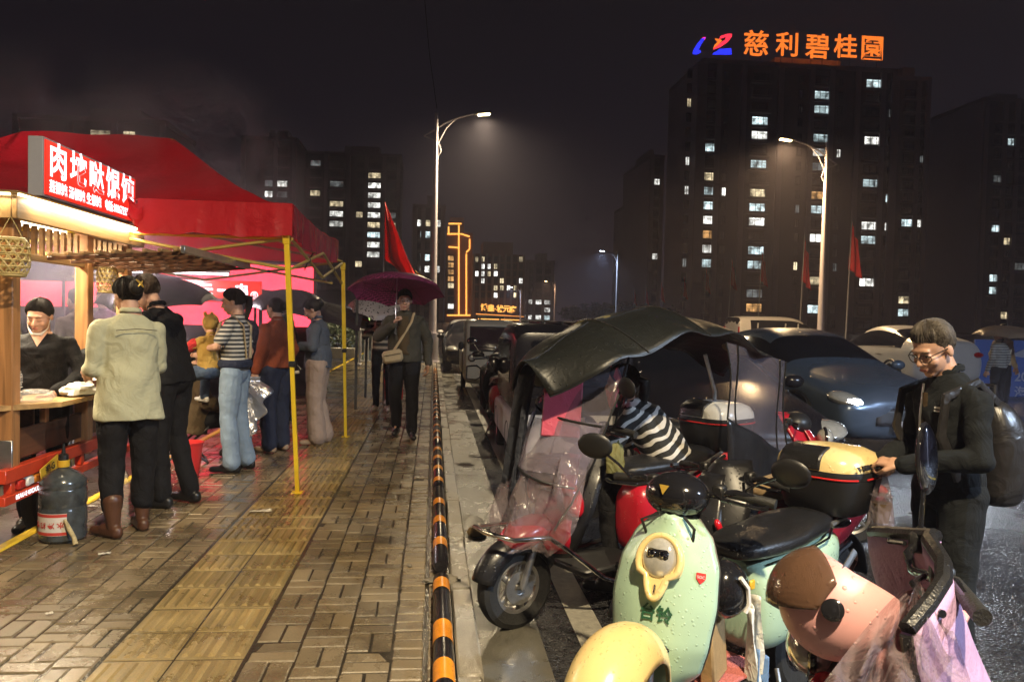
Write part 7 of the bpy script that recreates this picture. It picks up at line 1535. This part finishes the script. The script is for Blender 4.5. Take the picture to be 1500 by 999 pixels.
uw = empty('folded_umbrella', wpos(gj, (.10, .31, .98)), 0, 'short folded black umbrella hooked below the phone woman\'s hands', 'umbrella'); MB().tube([(0, 0, .04), (.05, 0, -.08), (.09, 0, -.13)], [.006, .008, .02], n=8).build('shaft', 'black_plastic', uw); MB().tube([(-.03, 0, -.17), (.07, 0, -.155)], .018, n=8).build('handle', 'shoe_white', uw)
# --- umbrellas
def umbrella(loc, r, label, m, tilt=(0, 0, 0), depth=.34, shaft=.62, under=None, closed=False):
    e = empty('umbrella', loc, 0, label, 'umbrella'); e.rotation_euler = tilt
    def fn(u, v):
        a = 2 * math.pi * u; k = (a / (2 * math.pi) * 8) % 1; sc_ = 1 - .10 * (1 - (2 * k - 1) ** 2) * v ** 2; t = v * R_(72); return (r * math.sin(t) / math.sin(R_(72)) * math.cos(a) * sc_, r * math.sin(t) / math.sin(R_(72)) * math.sin(a) * sc_, -depth * (1 - math.cos(t)) / (1 - math.cos(R_(72))) + .02 * (1 - (2 * k - 1) ** 2) * v)
    MB().grid(fn, 64, 12, uc=True).build('canopy', m, e)
    for k in range(8):
        a = 2 * math.pi * k / 8; pts = [Vector((r * math.sin(v * R_(72)) / math.sin(R_(72)) * math.cos(a), r * math.sin(v * R_(72)) / math.sin(R_(72)) * math.sin(a), -depth * (1 - math.cos(v * R_(72))) / (1 - math.cos(R_(72))) - .006)) for v in (.03, .3, .6, .85, 1.0)]; MB().tube(pts, .0028, n=5).build('rib', 'black_plastic', e)
        MB().tube([(0, 0, -depth * .95), pts[2]], .002, n=4).build('stretcher', 'black_plastic', e)
    MB().tube([(0, 0, .05), (0, 0, 0), (0, 0, -shaft)], [.003, .006, .006], n=8).build('shaft', 'steel', e); MB().tube([(0, 0, -shaft), (0, 0, -shaft - .10)], .013, n=10).build('handle', 'black_plastic', e)
    return e
def umb_mat(name, col, grid=False, dots=False):
    m = cloth_mat(name, col, .35, .35); nt = m.node_tree; N = nt.nodes.new; p = nt.nodes['Principled BSDF']; tc = N('ShaderNodeTexCoord')
    if grid:
        b = N('ShaderNodeTexBrick'); b.inputs['Scale'].default_value = 9; b.inputs['Color1'].default_value = (*col, 1); b.inputs['Color2'].default_value = (*[c * .8 for c in col], 1); b.inputs['Mortar'].default_value = (*[min(1, c * 3) for c in col], 1); b.inputs['Mortar Size'].default_value = .03; L(nt, tc.outputs['Object'], b.inputs[0]); L(nt, b.outputs[0], p.inputs['Base Color']); L(nt, b.outputs[0], [n for n in nt.nodes if n.type == 'BSDF_TRANSLUCENT'][0].inputs[0])
    if dots:
        v = N('ShaderNodeTexVoronoi'); v.inputs['Scale'].default_value = 26; L(nt, tc.outputs['Object'], v.inputs['Vector']); r = N('ShaderNodeValToRGB'); r.color_ramp.interpolation = 'CONSTANT'; r.color_ramp.elements[0].color = (.05, .05, .05, 1); r.color_ramp.elements[1].position = .28; r.color_ramp.elements[1].color = (*col, 1); L(nt, v.outputs['Distance'], r.inputs[0]); L(nt, r.outputs[0], p.inputs['Base Color']); L(nt, r.outputs[0], [n for n in nt.nodes if n.type == 'BSDF_TRANSLUCENT'][0].inputs[0])
umb_mat('umb_maroon', (.16, .03, .085), grid=True); umb_mat('umb_dots', (.45, .42, .40), dots=True); umb_mat('umb_black', (.016, .015, .018)); umb_mat('umb_tan', (.24, .17, .12)); umb_mat('umb_brown', (.05, .03, .03))
umr, J, Hp, HR, s = person('man under the maroon umbrella walking along the pavement with a beige sling bag', (-.34, 9.42, 0), R_(176), 1.74,
    dict(elR=(.30, .02, 1.16), wrR=(.10, .21, 1.30), elL=(-.27, -.06, 1.12), wrL=(-.28, .02, .86), knL=(-.11, .10, .51), anL=(-.12, .13, .085), toeL=(-.16, .30, .03), knR=(.09, .02, .49), anR=(.09, -.14, .12), toeR=(.10, .02, .035)),
    'c_olive', 'c_black', 'shoe_black', 'skin', 'short', 'hair_black', hpitch=-2, hyaw=8, bulk=1.10, loose=1.16, long_top=.05, vox=.007, legw=1.12, curlR=1.25, handR=((-.5, .1, .9), (-.6, .2, -.4)), seed=23)
MB().grid(lambda u, v: (-.055 + .13 * u - .03 * v, .128 + .022 * math.sin(math.pi * u) + .006 * v, 1.40 - .44 * v), 8, 12).build('undershirt', 'c_brown', umr, solid=.01)
MB().tube([(-.11, .03, 1.44), (-.09, .135, 1.33), (.03, .165, 1.12), (.11, .155, .99)], .017, n=8, flat=.45).tube([(-.11, .03, 1.44), (-.10, -.08, 1.40), (.0, -.14, 1.2)], .017, n=8, flat=.45).build('sling_strap', 'bag_beige', umr)
sbg = empty('sling_bag', wpos(umr, (.11, .185, .94)), R_(176), 'beige sling bag on the hip of the man under the maroon umbrella', 'bag'); MB().box((0, 0, 0), (.24, .07, .15), rot=(0, .2, 0), bev=.03).build('pouch', 'bag_beige', sbg); MB().box((0, .037, .02), (.20, .01, .01), rot=(0, .2, 0)).build('zip', 'c_khaki', sbg, smooth=False)
hw = wpos(umr, (.075, .275, 1.36)); umbrella((hw.x + .0, hw.y + .22, hw.z + .50), .58, 'large maroon checked umbrella held by the walking man', 'umb_maroon', (R_(-15), R_(3), .2), .20, .60)
p2, J, Hp, HR, s = person('person with striped sleeves half hidden behind the walking man, sharing a dotted umbrella', (-.74, 11.9, 0), R_(172), 1.66, dict(elR=(.27, .05, 1.14), wrR=(.12, .22, 1.25)), 'c_stripe_dark', 'c_black', 'shoe_white', 'skin', 'short', 'hair_black', vox=.009, curlR=1.2, seed=25)
hw = wpos(p2, (.10, .26, 1.30)); umbrella((hw.x + .12, hw.y + .0, hw.z + .43), .46, 'small white dotted umbrella behind the maroon one', 'umb_dots', (R_(12), R_(14), 0), .26, .5)
person('person in a pinkish coat and red trousers walking behind the dotted umbrella', (-.62, 12.9, 0), R_(178), 1.6, None, 'c_mauve', 'c_red', 'shoe_white', 'skin', 'long', 'hair_black', vox=.010, seed=26)
# crowd under the black umbrellas
for i, (x, y, rz, h, tp, um, lab, ul) in enumerate(((-3.05, 9.0, 20, 1.68, 'c_black', (.62, 1.78, .42), 'customer in black under the big black umbrella at the skewer stall', 'big black umbrella in front of the red skewer sign'), (-2.35, 9.9, 40, 1.64, 'c_navy', None, 'customer in navy facing the skewer stall', None), (-1.95, 10.6, 80, 1.70, 'c_black', (.50, 1.74, .35), 'dark silhouetted person in front of the pink hoarding', 'dark brown umbrella against the pink hoarding'), (-3.7, 8.6, 60, 1.66, 'c_brown', None, 'customer in a brown jacket deep inside the tent', None), (-4.15, 10.4, 170, 1.7, 'c_mauve', None, 'skewer vendor standing under the red sign', None))):
    person(lab, (x, y, -.02), R_(rz), h, None, tp, 'c_black', 'shoe_black', 'skin', 'short', 'hair_black', vox=.011, seed=30 + i, bulk=1.08)
    if um: umbrella((x + .05, y - .15, um[1]), um[0], ul, 'umb_black' if i == 0 else 'umb_brown', (R_(8), R_(-4), .3), um[2] * .6, .6)
# woman in zebra stripes seated on the canopied scooter
zw, J, Hp, HR, s = person('woman in black and white striped top bending over on the canopied scooter', (1.42, 4.50, -.13), R_(62), 1.60,
    dict(pelvis=(0, 0, .80), chest=(.0, .17, 1.03), neck=(.0, .27, 1.15), head=(.0, .335, 1.27), shL=(-.18, .24, 1.12), shR=(.18, .24, 1.12), elL=(-.26, .33, .87), elR=(.26, .33, .87), wrL=(-.22, .52, .93), wrR=(.22, .52, .93), hipL=(-.10, .02, .78), hipR=(.10, .02, .78), knL=(-.20, .36, .68), knR=(.20, .36, .68), anL=(-.26, .30, .09), anR=(.26, .30, .09), toeL=(-.27, .46, .03), toeR=(.27, .46, .03)),
    'c_zebra', 'c_black', 'shoe_black', 'skin', 'pony', 'hair_black', hpitch=-6, bulk=1.04, loose=1.12, vox=.008, seed=41, topname='sweater')
pk_ = MB().grid(lambda u, v: (.02 * math.sin(6 * v), -.14 + .22 * u, .12 - .20 * v + .03 * math.sin(8 * u)), 8, 8).build('pink_raincoat', 'c_pink', None, (1.08, 4.62, 1.02), solid=.01); tag(pk_, 'bright pink folded raincoat hanging under the scooter canopy', 'raincoat')
# far couple under an umbrella across the road
xf = atY(1462, 560, 13.2).x
person('woman in grey striped top standing across the road under the tan umbrella', (xf, 13.2, -.13), R_(20), 1.58, None, 'c_stripe_grey', 'c_black', 'shoe_white', 'skin', 'bun', 'hair_black', vox=.010, seed=51); person('person in a cream shirt beside the striped woman across the road', (xf + .38, 13.6, -.13), R_(190), 1.66, None, 'c_cream', 'c_black', 'shoe_white', 'skin', 'short', 'hair_black', vox=.010, seed=52)
umbrella((xf + .22, 13.3, 1.50), .55, 'tan and black umbrella over the couple across the road', 'umb_tan', (R_(4), 0, .2), .20, .6)
umbrella((xf + .80, 12.6, 1.28), .42, 'pinkish umbrella carried low beside the billboard across the road', 'tent_wet', (R_(55), R_(-40), 0), .2, .5)
# ================================================================ SMALL THINGS
bl_ = empty('billboard', (atY(1490, 560, 17).x, 17, -.13), R_(-6), 'blue event hoarding with pale wave and white lettering across the road', 'billboard')
mat('board_blue', (.03, .07, .26), .5, var=.15, vscale=1.5, emit=(.03, .07, .28), estr=.12); mat('board_pale', (.40, .42, .55), .5, var=.1)
a_, b_ = atY(1438, 592, 17), atY(1560, 500, 17); zb, zt = a_.z + .13, b_.z + .13; hw_ = (b_.x - a_.x) / 2
MB().box((0, .02, (zb + zt) / 2), (2 * hw_, .04, zt - zb)).build('panel', 'board_blue', bl_, smooth=False); MB().prism([(-hw_ * .2, -.012, zt - .35), (hw_ * .3, -.012, zt - .12), (hw_, -.012, zt - .03), (hw_, -.012, zt - .6), (hw_ * .4, -.012, zt - .45)], (0, .01, 0)).build('wave', 'board_pale', bl_, smooth=False)
text('lettering', '2025', .30, 'board_pale', bl_, frame((hw_ * .22, -.016, zb + (zt - zb) * .43), (1, 0, 0), (0, 0, 1)), bold=.006, ext=.002); text('lettering', '海都', .30, 'board_pale', bl_, frame((hw_ * .22, -.016, zb + (zt - zb) * .18), (1, 0, 0), (0, 0, 1)), bold=.004, ext=.002); text('lettering', 'L', .5, 'board_pale', bl_, frame((-hw_ * .75, -.016, zb + .35), (1, 0, 0), (0, 0, 1)), ext=.002)
MB().box((0, .03, zb - .1), (2 * hw_, .06, .06)).build('base_rail', 'plate_yellow', bl_, smooth=False)
for x in (-.95, -.3, .35, .95): MB().box((x * hw_, .08, zt / 2), (.05, .05, zt)).build('post', 'frame_dark', bl_, smooth=False)
def flat_scrap(name, p, size, m, label, cat, rz, seed, z=0.0):
    rd = random.Random(seed); a, b, c = rd.random() * 6, rd.random() * 6, rd.random() * 6
    o = MB().grid(lambda u, v: ((u - .5) * size[0], (v - .5) * size[1], .006 + size[2] * (.5 + .5 * math.sin(4 * u + a) * math.cos(5 * v + b)) + .002 * math.sin(17 * u + c)), 10, 8).build(name, m, None, (p[0], p[1], z), (0, 0, rz), solid=.0015); tag(o, label, cat)
mat('paper_wet', (.55, .52, .45), .5, var=.12, vscale=30); mat('leaf_dry', (.42, .30, .12), .6, var=.3, vscale=40)
g_ = at(382, 750); flat_scrap('paper_strip', g_, (.15, .055, .012), 'paper_wet', 'flat white paper strip lying beside the ribbed tactile paving', 'paper', .15, 1)
g_ = at(648, 769); flat_scrap('dry_leaf', (g_.x - .04, g_.y), (.07, .045, .02), 'leaf_dry', 'curled dry leaf lying on the pavement near the striped tube', 'leaf', .6, 2)
g_ = at(153, 812); flat_scrap('paper_scrap', g_, (.065, .03, .004), 'paper_wet', 'small pale oval scrap on the paving below the brown boots', 'paper', .2, 3)
g_ = at(72, 900); flat_scrap('paper_scrap', g_, (.03, .02, .006), 'paper_wet', 'tiny crumb of pale litter on the paving left of the tactile strip', 'paper', .9, 4)
g_ = at(693, 776, -.126); crumple('litter_bag', (g_.x, g_.y, -.125), (.07, .06, .06), 'clear_plastic', 'crumpled clear plastic bag lying in the gutter by the kerb', 'plastic bag', 61); crumple('paper_wrapper', (g_.x + .02, g_.y - .14, -.125), (.06, .045, .035), 'cardboard', 'crumpled brown food wrapper beside the plastic bag in the gutter', 'wrapper', 62, amp=.5); crumple('tissue', (g_.x + .15, g_.y - .05, -.125), (.05, .04, .02), 'paper_wet', 'small white crumpled tissue in the gutter near the scooter wheel', 'tissue', 63, amp=.5)
for i, (px, py, lab) in enumerate(((612, 700, 'small pale pebble beside the striped tube'), (626, 730, 'pale round stone chip near the striped tube end'), (600, 830, 'tiny stone chip on the plain pavers'))):
    g_ = at(px, py); o = MB().ell((0, 0, .008), (.02, .014, .009), n=8, m=6).build('stone_chip', 'kerbstone', None, g_, (0, 0, i)); tag(o, lab, 'stone')
# dirt crust and mortar at the tube gap
mp_ = crumple('mortar_lump', (.07, 4.26, -.006), (.09, .05, .022), 'kerbstone', 'rough lump of mortar in the gap between two guard tubes', 'mortar', 71, amp=.6)
# ================================================================ AIR
hz = MB().box((60, 175, 32.45), (660, 400, 67.1)).build('haze', None, smooth=False); tag(hz, kind='stuff')
_hm = bpy.data.materials.new('haze_air'); _hm.use_nodes = True; _n = _hm.node_tree; _n.nodes.clear(); _o = _n.nodes.new('ShaderNodeOutputMaterial'); _v = _n.nodes.new('ShaderNodeVolumePrincipled')
_v.inputs['Color'].default_value = (.74, .69, .86, 1); _v.inputs['Density'].default_value = .0022; _v.inputs['Anisotropy'].default_value = .35; _n.links.new(_v.outputs[0], _o.inputs['Volume']); hz.data.materials.append(_hm)

# drifting cooking steam around the stalls
stm = MB().box((-3.1, 8.3, 2.3), (4.6, 4.6, 3.6)).build("steam", None, smooth=False); tag(stm, kind='stuff')
_sm = bpy.data.materials.new('steam_vapour'); _sm.use_nodes = True; _n = _sm.node_tree; _n.nodes.clear(); N = _n.nodes.new; _o = N('ShaderNodeOutputMaterial'); _v = N('ShaderNodeVolumePrincipled'); _v.inputs['Color'].default_value = (.82, .78, .86, 1); _v.inputs['Anisotropy'].default_value = .2
_t = N('ShaderNodeTexCoord'); _nz = N('ShaderNodeTexNoise'); _nz.inputs['Scale'].default_value = 1.1; _nz.inputs['Detail'].default_value = 3; _nz.inputs['Distortion'].default_value = .6; _n.links.new(_t.outputs['Object'], _nz.inputs['Vector'])
_g = N('ShaderNodeTexGradient'); _g.gradient_type = 'SPHERICAL'; _mp = N('ShaderNodeMapping'); _mp.inputs['Location'].default_value = (3.1 / 2.3, -8.3 / 2.3, -2.3 / 1.8); _mp.inputs['Scale'].default_value = (1 / 2.3, 1 / 2.3, 1 / 1.8); _n.links.new(_t.outputs['Object'], _mp.inputs[0]); _n.links.new(_mp.outputs[0], _g.inputs[0])
_r = N('ShaderNodeMapRange'); _r.inputs[1].default_value = .42; _r.inputs[2].default_value = .72; _r.inputs[3].default_value = .0; _r.inputs[4].default_value = 1.3; _n.links.new(_nz.outputs[0], _r.inputs[0]); _ml = N('ShaderNodeMath'); _ml.operation = 'MULTIPLY'; _n.links.new(_r.outputs[0], _ml.inputs[0]); _n.links.new(_g.outputs['Fac'], _ml.inputs[1]); _n.links.new(_ml.outputs[0], _v.inputs['Density']); _n.links.new(_v.outputs[0], _o.inputs['Volume']); stm.data.materials.append(_sm)
sc.cycles.volume_step_rate = 4; sc.cycles.volume_max_steps = 64
sc.collection.children.link(COL)
